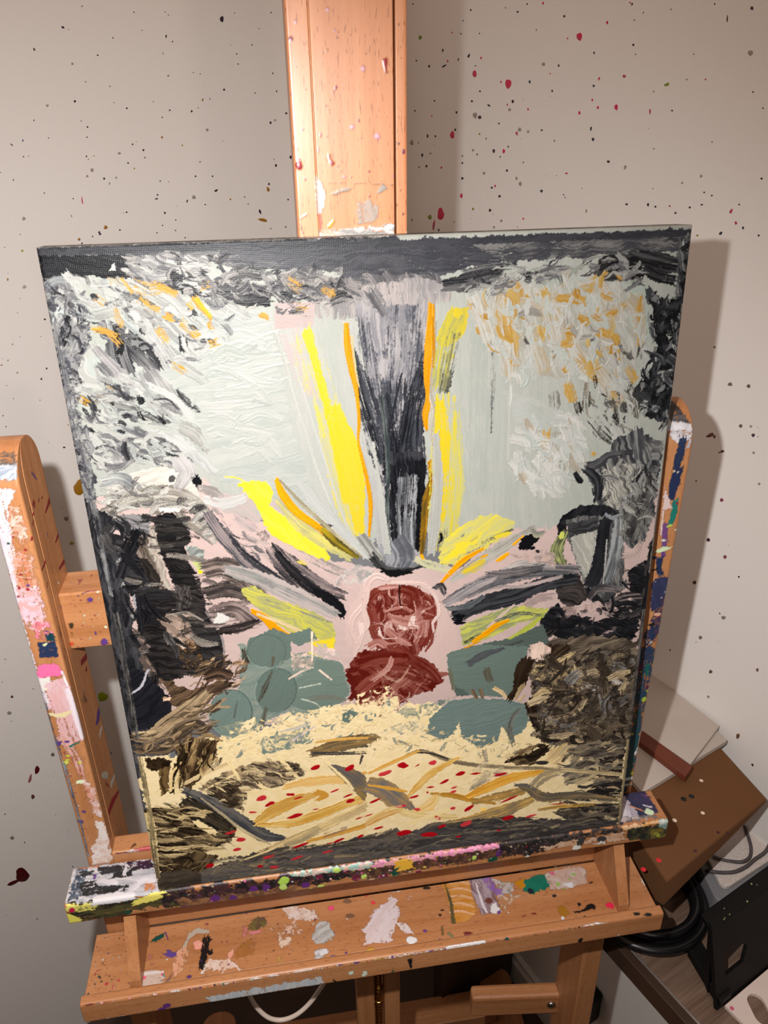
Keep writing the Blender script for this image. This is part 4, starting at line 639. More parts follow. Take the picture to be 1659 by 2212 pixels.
s([(73.1,355.7),(71.4,352.4),(73.7,350.2)],[3.13,3.92,2.61],(33,33,38),h=.5,rag=.57),
s([(62.7,367.3),(66.6,358.9),(60.5,349.9)],[11.63,11.63,6.46],(185,180,180),h=.5,ridge=.3,cov=.9,c2=(243,239,235),mix=.7,rag=1.2),
s([(75.2,347.3),(82.5,343.9),(86,341.5)],[5.29,7.94,3.97],(206,198,193),cov=.9,h=.3,c2=(163,154,150),mix=.7,rag=1.05),
s([(75.6,338.9),(89.2,335),(102.4,338.1)],[5.35,8.02,6.69],(230,228,224),h=.5,ridge=.4,c2=(217,213,209),mix=.5,rag=1.06),
p([(13.5,330.4),(25.8,333.5),(40.5,331.5),(37.2,316.9),(23.5,318.2),(12.2,326.3)],(180,176,176),h=.45,c2=(104,102,104),mix=.8,rag=1.06,ang=-34),
p([(12.2,322.1),(17.3,318.8),(23.6,311),(34.8,290.9),(36.2,272.6),(22.4,268),(14.8,278),(12.3,299.1),(11.4,313.6)],(40,39,42),h=.55,ridge=.3,c2=(120,117,120),mix=.6,rag=.82,ang=-23),
p([(24.3,315.3),(35.9,317.1),(41.2,290.2),(42.7,271.9),(35.3,275.8),(30.1,294.3)],(113,100,91),cov=.93,c2=(191,178,165),mix=.8,rag=.83,ang=-76),
p([(38.8,323.9),(40.9,323.7),(43.6,303.3),(44.3,283.9),(47.9,271.4),(40.9,278.2),(38.2,296.5),(34.7,308.5)],(222,211,198),cov=.88,grain=2,c2=(141,128,117),mix=.6,rag=1.1,ang=-80),
p([(28.4,300.4),(33.5,299.9),(40.4,284.3),(37.9,275.5),(33.2,279.1)],(50,46,43),h=.5,c2=(120,109,100),mix=.5,rag=.69,ang=-71),
p([(40.9,330.1),(53.2,332.2),(63.5,323.1),(63.7,308.7),(58.9,306.9),(60,294.3),(65.9,283.2),(67.2,266.2),(50.1,268.1),(46.8,283.7),(42.8,301.9),(41.6,316.5)],(41,39,40),h=.55,ridge=.4,c2=(120,112,106),mix=.5,rag=.96,ang=-10),
s([(43.1,332),(54.9,335.8),(64.6,321.6),(79.9,320.2)],[4.02,5.35,6.69,5.35],(130,122,115),cov=.85,h=.5,c2=(235,228,217),mix=.8,rag=.9),
p([(43.4,334.7),(50,336.7),(61.2,335.3),(58.2,332),(46.9,332.8)],(250,248,240),cov=.85,h=.6,rag=1.06),
s([(66.3,325.7),(67.1,321.3),(71.7,316.6)],[6.76,8.11,5.41],(163,152,141),cov=.8,c2=(224,217,206),mix=.7,rag=1.07),
p([(59,307.4),(66.5,305.5),(71.4,302.8),(70,290.3),(66.9,284.6),(62.1,295.6)],(217,224,215),h=.4,c2=(104,106,106),mix=.6,rag=.69,ang=6),
p([(62.1,295.6),(69.4,296.3),(69.3,290.4),(66.4,284.3)],(232,235,141),c2=(217,223,196),mix=.5,rag=.56),
d(67.1,286.1,1.69,1.69,0,(261,241,54)),
p([(20.3,271.3),(35.2,275),(67.9,272.3),(67.5,256.8),(72.8,243.5),(76.8,230),(75.8,206.9),(61.3,202),(47.5,203.8),(26.1,199),(21.3,213.9),(16.4,235.7),(20.7,255.8)],(46,42,43),h=.55,ridge=.4,c2=(122,113,109),mix=.55,rag=1.03,ang=-14),
s([(21.8,268.1),(32.3,273.1),(50.3,269.6)],[8.49,9.91,7.08],(54,52,54),h=.7,ridge=.4,c2=(98,93,93),mix=.4,rag=1.2),
p([(33,254.4),(46.3,259.2),(59.1,254.6),(59.6,235.4),(55.6,225.2),(45.2,229),(38.8,242.6)],(232,206,189),cov=.86,h=.2,c2=(130,113,102),mix=.6,rag=1.76,ang=-47),
p([(46.1,277.7),(59.1,276.3),(59.5,257.7),(49,258.9)],(130,122,117),cov=.7,c2=(59,54,54),mix=.8,rag=1.71,ang=-95),
p([(42.7,230.9),(59.6,235.4),(62.4,212),(47.9,207.1)],(163,126,83),cov=.42,grain=3,c2=(65,52,41),mix=.7,rag=1.8),
p([(54.4,248.8),(65.4,250.7),(74.5,233.6),(74.8,210.4),(61.6,205.3),(59.8,225.5)],(48,46,48),h=.5,c2=(120,115,113),mix=.5,rag=.9,ang=-7),
s([(67.3,255.2),(75.8,233.4),(75.8,213.6)],[1.49,1.79,1.19],(185,174,169),h=.6,cov=.8,rag=.31),
s([(37.6,233.1),(45.8,233.8),(49,226.9)],[2.96,4.45,2.96],(246,222,206),h=.5,rag=.63),
p([(3.6,243.6),(11.9,241.1),(19.8,222.3),(26.5,201.5),(30.6,180.3),(2.6,184.2),(3,217.9)],(39,39,46),h=.4,c2=(85,85,93),mix=.4,rag=1.05,ang=33),
s([(12.1,242.6),(19.6,220.7),(25.6,205),(31.2,195.7)],[5.98,7.48,5.98,4.49],(204,178,163),cov=.66,h=.3,c2=(76,67,63),mix=.6,rag=1.0),
s([(22.6,212.9),(14.3,203.1),(4.8,194.2)],[2.12,2.12,1.21],(224,217,217),h=.6,rag=.3,c2=(130,128,133),mix=.5),
s([(3.2,192.7),(13.9,199.8)],[1.22,1.22],(130,130,137),rag=.25),
s([(12.8,247.3),(17.1,240.4),(23.6,230)],[7.28,8.74,5.82],(185,163,154),cov=.8,c2=(65,61,61),mix=.8,rag=1.15),
s([(6.5,314.1),(12.6,304.9),(5.8,293.9)],[8.1,10.8,8.1],(222,215,211),cov=.9,h=.4,c2=(120,117,122),mix=.8,rag=1.2),
s([(8.4,302.4),(5.8,293.9)],[3.26,4.08],(252,232,224),h=.4,rag=.59),
s([(11.6,310.8),(7.1,302.5)],1.89,(54,54,59),rag=.33),
p([(3.6,292.6),(12,293.2),(15.2,271.9),(19,262.2),(6.5,257.4),(3.6,264)],(100,99,103),h=.4,c2=(202,200,198),mix=.8,rag=1.12,ang=-81),
s([(20.5,272.8),(20.7,260.5)],[1.98,1.41],(191,189,193),h=.6,rag=.34),
s([(8.2,260.3),(14.9,261.1),(19.4,256)],[5.12,6.26,4.27],(152,150,154),cov=.9,h=.5,c2=(65,65,70),mix=.7,rag=.85),
d(6.0,254.4,2.0,1.43,0,(33,33,38)),
s([(5.7,252.8),(18.1,256.1),(24.1,261.6)],[4.28,6.28,5.71],(52,50,52),cov=.9,c2=(163,152,148),mix=.5,rag=.85),
s([(2.3,251.7),(4.7,241.9)],[5.17,4.31],(237,213,204),cov=.8,rag=.72),
b([(10.4,330.7),(40.8,333.6),(67.6,325.6),(70.9,287.2),(75.8,233.4),(74.6,208.7),(52.8,201.4),(23.8,201.8),(14.6,232.7),(6.1,263.7)],40,(12.9,32.9),(2.3,7.1),-12,8,[((37,36,38),(91,87,85),5),((63,60,59),(141,133,126),2),((193,183,172),(104,98,93),.6)],seed=23,cov=(.35,.95),h=(.3,.7),ridge=.4),
b([(10.1,351.3),(32.6,354.9),(69.6,342.2),(79.9,320.2),(73.3,307.7),(63.2,331.6),(38.7,336.6),(12.2,326.3)],80,(4,15.9),(1.1,4.5),4,30,[((232,229,221),(163,159,152),3),((152,146,139),(230,225,215),3),((83,80,80),(185,179,174),1.5)],seed=24,cov=(.4,.9)),
b([(4.5,317.2),(13.9,313.4),(16.5,271.7),(19.4,256),(4.5,245.1),(3.7,273.1)],50,(3.3,12.5),(1.1,4.2),-86,25,[((56,55,60),(130,128,130),2),((163,161,163),(228,224,221),2),((228,222,216),(152,148,148),1.5)],seed=25,cov=(.5,1)),
b([(82.2,341.2),(119.4,291.4),(164.5,265.1),(161.1,252.7),(122.9,266.4),(97.6,287.5),(81.3,309.9)],46,(7.1,22.8),(1.1,4.3),-46,10,[((78,78,84),(196,183,179),2),((213,196,191),(130,126,128),2),((235,213,206),(206,191,187),1.4)],seed=26,cov=(.35,.8)),
b([(70,290.3),(97.3,284.5),(106.6,268.1),(101.4,240.1),(70.4,234.1),(68.5,266)],40,(7.3,21.8),(1.2,4.9),-11,14,[((78,72,70),(185,167,159),3),((120,109,105),(224,202,193),2),((228,206,198),(152,139,133),1)],seed=27,cov=(.4,.85)),
s([(69.6,287.3),(83,288.2),(96.8,280),(106.3,265.1)],[12.84,15.69,17.11,11.41],(96,87,83),cov=.88,h=.35,c2=(224,200,189),mix=.75,rag=1.2),
s([(68.9,269.1),(83.8,270.6),(100.6,262.5)],[10.11,11.55,7.22],(76,70,68),cov=.88,h=.35,c2=(206,185,174),mix=.7,rag=1.2),
s([(69.8,253.4),(86.2,254.7),(100.1,241.9)],[8.84,13.25,10.31],(104,93,91),cov=.85,h=.35,c2=(230,206,198),mix=.75,rag=1.2),
s([(75,238.4),(90.3,239.8),(101.7,243.3)],[5.96,8.94,4.47],(61,54,54),cov=.85,h=.4,c2=(196,174,163),mix=.6,rag=1.17),
p([(71.3,244.9),(75.9,253.5),(80.4,250.6),(83.6,248.6),(78.4,244.4)],(252,248,241),h=.6,rag=.88),
s([(87.5,306.4),(98.5,297.9),(105.3,283.7)],[4.22,5.62,4.22],(232,206,200),cov=.6,rag=.77),
s([(76.4,329.7),(86.5,309.4),(101.7,288.6),(120.4,269.8),(138.9,258.4)],[7.08,9.91,11.33,12.74,8.49],(98,99,105),cov=.92,h=.4,c2=(226,204,200),mix=.7,rag=1.2),
s([(89.4,312),(98.4,296.4),(114.4,279.7),(131.1,265.5)],[1.99,4.27,6.26,4.27],(56,56,62),cov=.85,h=.4,ridge=.2,c2=(130,128,133),mix=.5,rag=.85),
s([(116.1,300.7),(127,284.5),(145.1,267.2),(165.5,257.1)],[8.73,17.47,16.01,5.82],(67,65,68),cov=.78,h=.35,c2=(222,200,196),mix=.7,rag=1.2),
s([(119.7,295.8),(129.5,281.2),(140.9,267.6),(150.2,260.3)],[4.37,7.28,8.74,5.82],(41,41,45),cov=.85,h=.45,c2=(130,122,122),mix=.4,rag=1.15),
s([(143.5,264.2),(154.2,255.9),(161.5,246.2),(163,239.6)],[6.03,8.44,8.44,3.92],(35,35,39),h=.7,ridge=.4,c2=(76,76,80),mix=.3,rag=1.11),
s([(132.3,302.1),(150.3,285.2),(167.7,274.2)],[4.34,10.13,7.23],(163,159,154),cov=.6,c2=(235,217,206),mix=.7,rag=1.2),
s([(135.4,288.2),(139.4,286.3)],4.32,(246,228,120),cov=.5,rag=.62),
s([(94.6,324.6),(103.1,318),(108,314.7)],[6.86,8.23,4.12],(174,163,161),cov=.6,c2=(235,217,213),mix=.8,rag=1.09),
p([(107.8,311.8),(114.6,314.1),(117.9,306.4),(109.9,305.7)],(240,215,208),cov=.9,c2=(87,83,83),mix=.6,rag=1.39),
p([(98.5,348.8),(107.3,350.2),(117.5,348.6),(121.4,340.7),(118,331.1),(128.4,321.5),(141,311.6),(151.1,300.3),(158,289),(155.8,285.9),(142.5,292.1),(126.9,301.9),(118.2,309.3),(112.4,320.1),(109.6,331.8),(103.3,341.5)],(268,243,72),h=.5,ridge=.25,c2=(267,248,130),mix=.45,rag=1.24,ang=-49),
s([(91.2,354.2),(98.6,352.5),(103.4,349.1)],[.79,1.32,1.06],(261,241,98),h=.3,cov=.8,rag=.26),
s([(122.9,334.9),(137.2,314.9),(156.5,298.3),(171,286.2)],[2.82,8.46,9.87,4.23],(246,235,141),cov=.8,h=.3,c2=(191,189,163),mix=.75,rag=1.2),
s([(139.4,346.2),(151.3,326.7),(166.4,306.3),(182.2,286.6)],[4.21,7.02,8.43,5.62],(226,226,221),h=.4,ridge=.3,c2=(206,206,202),mix=.6,rag=1.11),
s([(124.1,349.9),(127.7,338),(136.6,324.4),(149.2,313.1),(158.1,302.6),(165.9,295.8)],[3.06,5.84,5.56,4.73,3.34,1.95],(272,202,22),h=1.5,rag=.28,c2=(256,165,11),mix=.4),
s([(151.8,311.4),(162,300),(176.6,286.4)],[4.3,7.46,2.87],(213,187,54),cov=.95,h=.5,c2=(70,67,56),mix=.7,rag=1.0),
s([(152,315),(158.5,311.5)],[2.82,3.66],(76,72,63),cov=.8,rag=.54),
s([(126,349.3),(139.7,331.3),(157.2,310.9),(179.4,286.9)],[1.39,2.51,2.79,1.39],(224,213,180),h=1,ridge=.4,c2=(130,122,104),mix=.5,rag=.43),
s([(169.6,316.4),(177.3,303.8),(181.4,303.4)],[1.14,.86,.57],(241,228,141),cov=.7,rag=.24),
s([(84.1,286.6),(104.7,277.6),(130.8,260.8),(159.1,241.6)],[7.31,13.17,13.17,7.31],(178,178,174),cov=.85,h=.3,c2=(232,215,209),mix=.8,rag=1.2),
p([(93.2,270.4),(100.8,271.9),(122.2,257),(142.4,246.8),(155.9,235.4),(157.1,223.7),(155.6,214.7),(139.3,219.2),(123.1,232.7),(107.6,247.5),(95.2,263.1)],(243,235,109),h=.4,c2=(191,191,159),mix=.7,rag=1.2,ang=-31),
s([(108.5,258.5),(128.5,248.3),(154.5,235.6)],[3.6,5.1,3.6],(163,165,159),cov=.6,c2=(241,232,130),mix=.6,rag=.71),
s([(99,252.5),(108,245),(116.2,233.5),(131,224.3)],[3.61,6.02,6.62,1.81],(272,202,22),h=1.5,rag=.3,c2=(254,163,11),mix=.4),
s([(102.2,249.7),(120.8,238.7),(139.6,225),(152.8,216.2)],[1.83,3.05,3.35,1.83],(243,217,196),h=1,ridge=.4,c2=(261,243,152),mix=.4,rag=.5),
p([(140.1,220.7),(148.1,222.3),(156.7,222.9),(155.1,213.5),(142,217.2)],(268,243,72),h=.4,rag=.78),
s([(136.7,212.8),(145.8,208.2)],[2.19,1.25],(246,246,98),cov=.7,rag=.36),
s([(160.3,265.5),(164.8,271.4),(179,276.1)],[4.45,5.93,4.45],(241,224,217),cov=.6,c2=(163,159,159),mix=.6,rag=.81),
s([(178.7,303.7),(187.8,287.6),(193.2,280.9)],[7.3,8.76,7.3],(213,211,204),cov=.8,c2=(141,139,133),mix=.7,rag=1.15),
s([(186.7,286.2),(193.4,277.8),(203.2,273.7),(224.7,274.6)],[5.96,5.96,3.58,2.09],(51,51,53),cov=.85,h=.5,rag=1.49,c2=(166,166,162),mix=.5),
s([(193.3,274.7),(201.8,271.4),(214.6,271.7)],[3,6,3],(38,38,40),h=.5,rag=1.2),
s([(217.6,281.6),(227.6,275.9),(242,269.7)],[4.53,6.64,6.03],(235,232,188),cov=.8,h=.4,c2=(217,212,206),mix=.6,rag=.9),
p([(165.4,277.5),(176.7,281),(187.7,275.2),(180.4,266.6),(164.8,265.1)],(237,226,219),cov=.75,c2=(166,164,164),mix=.6,rag=1.48),
s([(221.9,284.3),(223.3,281)],[2.09,2.09],(277,206,22),h=.7,rag=.35),
p([(-.8,346.9),(14.8,332.5),(14.5,288.1),(16.9,225),(21.9,168),(-.6,137.1),(-2.3,204),(-2,261.2),(-1.2,313.9)],(52,52,57),h=.3,c2=(120,118,120),mix=.7,rag=3.04,ang=-89),
p([(395.5,275.8),(401.8,294.2),(404.6,235.6),(404.4,176.8),(403.3,113.5),(400.5,45.3),(394.5,95.8),(394.6,142.5),(396.2,195.1)],(50,49,52),h=.3,c2=(120,116,112),mix=.7,rag=2.53,ang=-90),
b([(6,323.3),(31.8,327.6),(43.2,229.5),(21.9,168),(2.4,170.8)],26,(10.3,37.7),(2.7,10.3),-83,16,[((30,30,35),(84,82,84),4),((70,68,70),(140,134,130),1)],seed=61,cov=(.6,1),h=(.3,.7),ridge=.4),
p([(203.1,267.4),(227.5,261.6),(239.2,240.8),(248.3,219.7),(248.6,195.4),(236.4,177.4),(224.3,201.9),(165.3,212.6),(165,239.3),(175.8,257.5),(184.7,269.3)],(245,218,210),h=.25,c2=(237,210,204),mix=.4,rag=1.57,ang=-82),
p([(181.9,251.2),(186.5,259.6),(195.9,263.4),(207.3,260.6),(217.3,257.9),(230.4,250),(233.6,233.2),(228.8,215.2),(219.8,201.6),(213.7,199.8),(187.1,209.9),(183.2,224),(181.5,237.4)],(133,53,42),h=.6,bias=.6,c2=(217,162,151),mix=.7,rag=1.25,ang=-78),
p([(166.9,200.4),(173.8,208.2),(191.6,209.4),(213.8,202.4),(227.3,192.8),(239.5,175.2),(230.3,167.4),(214.8,164),(200.8,154.9),(185.2,144.2),(171.8,157.1),(166.5,174.1),(164.9,188.5)],(124,42,31),h=.65,bias=.66,ridge=.3,c2=(197,133,122),mix=.6,rag=1.65,ang=-40),
b([(182.6,250.4),(203,261),(230.4,248.4),(231.8,218.2),(218.2,200.9),(188.6,209.8),(181.8,227.5)],34,(6.3,20.4),(2.5,7.8),-82,40,[((128,46,35),(177,106,95),3),((217,162,151),(155,77,66),3),((246,210,201),(210,155,146),1.6),((108,33,24),(155,66,55),2)],seed=31,cov=(.5,1),h=(.4,.9),ridge=.5),
b([(167.6,198.6),(194.5,207.3),(228.8,190.9),(238,175.4),(214.8,165.8),(186.8,149.5),(169.3,170.2)],30,(9.9,28.1),(3.3,9.9),10,30,[((120,38,28),(144,62,51),4),((166,95,84),(122,44,33),2),((206,144,131),(155,89,77),1)],seed=32,cov=(.6,1),h=(.4,.9),ridge=.5),
s([(182.7,251.2),(188.6,257.8),(200.1,259.7)],[6.07,7.59,6.07],(139,58,46),h=.7,ridge=.4,c2=(195,128,115),mix=.55,rag=1.01),
s([(205.8,259.1),(215.8,253.2),(214.3,243.6),(199.7,240.3)],[7.7,10.79,10.79,6.16],(124,42,29),h=.7,ridge=.4,c2=(195,128,115),mix=.55,rag=1.2),
s([(221.6,249.3),(228.9,238.7),(227.4,222.1),(222.8,209)],[7.91,9.49,9.49,6.33],(144,62,51),h=.7,ridge=.4,c2=(195,128,115),mix=.55,rag=1.2),
s([(183.8,243.7),(186.3,228.6),(190.3,216.4)],[7.8,9.36,9.36],(131,49,38),h=.7,ridge=.4,c2=(195,128,115),mix=.55,rag=1.2),
s([(194.8,219.2),(200.5,211.7),(209.3,203.8)],[6.39,7.99,6.39],(131,46,35),h=.7,ridge=.4,c2=(195,128,115),mix=.55,rag=1.06),
s([(173.4,197.9),(188.4,201.2),(209.2,198.6)],[9.68,12.9,9.68],(124,40,29),h=.7,ridge=.4,c2=(195,128,115),mix=.55,rag=1.2),
s([(213.7,198),(227.2,187.5),(234.9,175.8)],[8.27,9.92,6.62],(122,40,29),h=.7,ridge=.4,c2=(195,128,115),mix=.55,rag=1.2),
s([(172.5,173.3),(181.8,181),(194,188.3)],[9.84,11.48,8.2],(155,77,64),h=.7,ridge=.4,c2=(195,128,115),mix=.55,rag=1.2),
s([(198.6,191.2),(213.5,184),(227.2,175)],[6.61,9.92,6.61],(117,35,24),h=.7,ridge=.4,c2=(195,128,115),mix=.55,rag=1.2),
s([(199.5,233.7),(209.7,229.2),(221.5,229.5)],[7.86,12.57,7.86],(228,177,166),h=.7,ridge=.4,cov=.9,c2=(166,93,82),mix=.7,rag=1.2),
s([(194.9,225.9),(202.1,218.3),(212.4,210.3)],[4.77,6.35,3.81],(228,177,166),h=.7,ridge=.4,cov=.9,c2=(166,93,82),mix=.7,rag=.86),
s([(191.5,260.6),(204.4,260.9)],[4.55,3.94],(228,177,166),h=.7,ridge=.4,cov=.9,c2=(166,93,82),mix=.7,rag=.65),
s([(218.6,238.2),(221.4,224.5),(216.9,211.5)],[3.81,5.71,3.81],(228,177,166),h=.7,ridge=.4,cov=.9,c2=(166,93,82),mix=.7,rag=.79),
s([(193.9,241),(207,242.8),(214.2,238.7)],[2.17,3.1,2.48],(228,177,166),h=.7,ridge=.4,cov=.9,c2=(166,93,82),mix=.7,rag=.47),
s([(181.3,212.4),(188.8,215.7),(194.5,210.7)],[5.72,6.36,4.77],(228,177,166),h=.7,ridge=.4,cov=.9,c2=(166,93,82),mix=.7,rag=.86),
s([(225.9,229),(224.4,215.7)],[4.15,3.51],(228,177,166),h=.7,ridge=.4,cov=.9,c2=(166,93,82),mix=.7,rag=.6),
s([(198.7,199.9),(195.6,191.6),(183.3,182.6)],[3.26,4.88,4.88],(228,177,166),h=.7,ridge=.4,cov=.9,c2=(166,93,82),mix=.7,rag=.69),
s([(215.6,234.4),(214.1,227),(218.5,224.9)],[3.47,4.74,2.53],(261,237,228),h=.7,rag=.67),
s([(189.8,224.9),(190.4,221.4)],[2.2,2.52],(261,237,228),h=.7,rag=.4),
s([(205.2,226.4),(209.6,224.2)],[3.16,2.53],(261,237,228),h=.7,rag=.48),
b([(184.2,255),(203,261),(228.9,250.2),(231.8,214.8),(218.3,206.1),(191.7,214.5)],26,(6.3,20.4),(.9,2.8),-65,50,[((237,190,179),(188,122,111),3),((257,230,221),(221,177,166),1.2)],seed=33,cov=(.4,.8),h=(.5,1),ridge=.6,bend=.5),
b([(173,187.5),(209.1,191.6),(233.4,176),(213.3,164.2),(180.8,152.2)],20,(8.3,24.9),(1,3),4,35,[((217,162,148),(155,84,73),3),((237,199,177),(188,122,106),1)],seed=34,cov=(.3,.7),h=(.5,1),ridge=.6,bend=.5),
s([(205.9,261.5),(205.4,251.1),(206.9,241.1)],[1.23,1.23,.92],(66,22,15),cov=.85,rag=.25),
d(206.7,243.1,1.08,.93,0,(250,210,195)),
s([(198.1,266.3),(189,270.4),(182.4,264.8),(180.5,250.6),(172.2,240.1),(168.9,230.6),(172.7,216.8),(170.8,205.1)],[2.45,4.6,5.21,3.68,4.29,3.99,3.99,2.15],(257,232,224),h=1,ridge=.5,rag=.46,c2=(228,195,186),mix=.4),
s([(183,261.5),(179,247.5),(181.3,232.5),(177.4,224.6),(174,211.6)],[3.09,3.09,3.71,3.09,2.16],(257,232,224),h=1,ridge=.5,rag=.46,c2=(228,195,186),mix=.4),
s([(200.2,263.7),(214.5,262.2),(224.6,258.7),(232.6,248.1),(234.8,234.7),(230.4,226.8),(231.8,214.8)],[1.87,2.49,3.11,2.49,3.43,2.18,1.56],(257,232,224),h=1,ridge=.5,rag=.47,c2=(228,195,186),mix=.4),
s([(176.3,233.1),(176.7,224.7)],[4.04,3.42],(261,237,228),h=.5,rag=.58),
s([(230.3,218.4),(228.8,210),(224.3,202.8)],[2.26,2.91,1.62],(166,95,84),h=.5,rag=.45),
p([(86.5,227.3),(111.7,218.1),(119.1,210.9),(131.3,214.1),(148.3,207.3),(161.5,200.8),(166.4,172.4),(152.4,157.6),(131.3,153.8),(118.1,162.4),(92.7,152.5),(77.9,168),(88.5,208.5)],(157,173,164),cov=.93,h=.3,c2=(193,196,183),mix=.6,rag=1.77,ang=16),
p([(94.4,229.4),(113.2,236.3),(124.4,228.9),(124.3,210.3),(110.5,202.5),(90,209.9)],(139,156,147),h=.5,c2=(134,147,139),mix=.5,rag=.85,ang=68),
p([(120.5,229.3),(139.1,233.3),(143.8,223.5),(129,219.1)],(139,156,147),h=.4,rag=1.14),
s([(91,220.6),(91.3,209.7)],[4.27,5.69],(85,72,59),cov=.7,c2=(139,156,147),mix=.5,rag=.78),
s([(111.2,211.9),(109.3,204.3)],[2.89,1.44],(129,119,103),cov=.6,c2=(139,156,147),mix=.5,rag=.45),
p([(125.5,189.4),(142.8,206.4),(160.1,201),(165.8,174.2),(152.6,160.1),(134.6,160.9),(118.6,169)],(151,168,157),h=.4,c2=(139,155,147),mix=.4,rag=1.5,ang=4),
p([(124.6,213.4),(139,210),(139.8,200.4),(123.6,199.3)],(266,237,222),cov=.7,c2=(155,155,144),mix=.7,rag=2.33),
p([(143.7,220.4),(155.5,215.8),(164,195.7),(157.7,206.1),(142.9,207.9)],(280,249,240),cov=.8,c2=(168,178,168),mix=.5,rag=2.63),
s([(140.3,230.1),(139,205.3)],[1.44,1.15],(291,258,237),h=.4,rag=.27),
p([(123.2,172.9),(118.2,166.3),(111.6,162.8),(104.7,163.3),(98.9,167.6),(95.4,174.8),(94.9,183.5),(97.4,191.8),(102.3,198.3),(108.8,201.7),(115.5,201.3),(121.3,197.2),(124.9,190.1),(125.6,181.5)],(139,156,147),h=.7,ridge=.3,c2=(139,155,147),mix=.4,rag=.59,ang=59),
p([(90.6,161.5),(86.9,153.2),(80.9,147.6),(73.8,145.9),(67.1,148.4),(62.1,154.7),(59.7,163.3),(60.5,172.5),(64.2,180.6),(70.1,186),(77,187.7),(83.6,185.3),(88.7,179.3),(91.2,170.8)],(153,172,165),h=.7,ridge=.3,c2=(142,159,151),mix=.4,rag=.6,ang=72),
s([(97.4,191.8),(101.1,197.1),(105.8,200.6),(111.1,202),(116.2,201),(120.7,197.8),(124,192.7),(125.6,186.4),(125.3,179.5),(123.2,172.9),(119.5,167.5),(114.7,163.9)],[.74,1.18,1.18,.74],(124,142,134),h=.9,rag=.15),
s([(114.7,163.9),(109.3,162.5),(104,163.6),(99.5,166.9),(96.3,172.2),(94.8,178.6),(95.2,185.4),(97.4,191.8)],[.6,1.04,.6],(188,204,193),h=.8,rag=.15,cov=.8,c2=(139,156,147),mix=.5),
s([(60.5,172.5),(63.2,179),(67.3,184),(72.3,187),(77.8,187.6),(82.9,185.8),(87.2,181.7),(90.1,175.8),(91.3,168.8),(90.6,161.5),(88,154.9),(83.8,149.6)],[.74,1.18,1.18,.74],(124,142,134),h=.9,rag=.15),
s([(83.8,149.6),(78.6,146.5),(73,146),(67.8,147.9),(63.5,152.2),(60.6,158.3),(59.6,165.3),(60.5,172.5)],[.6,1.05,.6],(188,204,193),h=.8,rag=.15,cov=.8,c2=(139,156,147),mix=.5),
s([(92.7,216),(93.3,221.1),(95.4,225.6),(98.8,229.2),(103.1,231.3),(107.8,231.7),(112.4,230.3),(116.2,227.4),(118.9,223.3),(120.1,218.3),(119.6,213.2),(117.6,208.6)],[.71,1.14,1.14,.71],(124,142,134),h=.9,rag=.14),
s([(117.6,208.6),(114.1,204.9),(109.7,202.8),(104.9,202.4),(100.3,203.8),(96.5,206.8),(93.8,211.1),(92.7,216)],[.58,1.01,.58],(188,204,193),h=.8,rag=.14,cov=.8,c2=(139,156,147),mix=.5),
s([(108.9,199.6),(102.4,186),(97.4,175.2)],[1.47,4.42,2.06],(90,80,67),cov=.8,h=.5,c2=(144,157,147),mix=.6,rag=.63),
s([(102.2,167.9),(96.8,152)],[3.02,4.54],(126,121,108),cov=.7,c2=(139,156,147),mix=.6,rag=.64),
s([(81.6,177.4),(77.3,161.5)],[1.19,1.49],(124,129,121),cov=.6,c2=(139,156,147),mix=.6,rag=.28),
p([(66,156.4),(93.5,160.8),(96.3,146.9),(72.6,141.9)],(152,168,160),cov=.8,c2=(258,240,193),mix=.6,rag=2.43,ang=-71),
s([(128.5,172.6),(137.8,168),(143,162.3)],[1.22,1.22,.91],(232,237,219),cov=.7,rag=.25),
s([(127.8,182.6),(144.2,184.5)],[.9,1.2],(245,248,232),cov=.8,rag=.24),
s([(120.3,191.7),(132.9,198.1),(139.7,199.6)],[1.47,2.06,1.47],(266,240,222),cov=.7,rag=.35),
s([(143.6,196.7),(152.6,186.6)],[1.49,1.19],(279,250,232),cov=.8,rag=.28),
s([(135.3,171.7),(149,171.5),(162.6,166.3)],[4.57,4.57,3.04],(155,152,137),cov=.6,c2=(139,156,147),mix=.7,rag=.65),
p([(88.4,149.8),(106.5,153.9),(137.4,161.4),(168.1,162.2),(202,164.3),(200.7,99.3),(130.9,103),(97.6,113.6),(65.1,122.2),(63.8,136.3)],(289,266,219),cov=.62,h=.4,grain=1.3,c2=(266,245,193),mix=.5,rag=4.06),
p([(91.5,139.1),(119.4,141.8),(132.3,146.8),(131.4,133.1),(115.6,128.5),(97.3,126)],(157,173,165),cov=.8,h=.3,c2=(258,242,206),mix=.4,rag=2.8),
p([(112.5,159.8),(120.9,162),(122.9,151.6),(113.1,149.6)],(289,266,219),h=.5,rag=2.14),
p([(82.3,157.4),(93.5,160.8),(89.9,151.3),(81.5,149.1)],(289,266,219),cov=.9,h=.5,rag=2.12),
p([(133,136.4),(143,162.3),(168,160.5),(199,157.9),(198.3,123.2),(146.8,130.8)],(289,266,219),cov=.82,h=.5,c2=(279,255,201),mix=.5,rag=3.45),
p([(159.3,154.9),(167.9,158.8),(171.9,153.1),(161.6,144.3),(158.3,148.2)],(139,156,147),h=.4,rag=.94),
s([(111.3,144.7),(123.9,146.3),(133.9,150)],[2.16,3.09,1.54],(253,240,227),h=.4,c2=(193,201,193),mix=.5,rag=.47),
s([(118.9,135),(130.6,141.9),(137.8,146)],[1.56,2.18,1.25],(253,235,232),cov=.8,rag=.36),
s([(66.5,135.9),(85,143.5),(92.3,147.5)],[1.22,1.53,1.07],(289,266,212),cov=.85,h=.5,rag=.28),
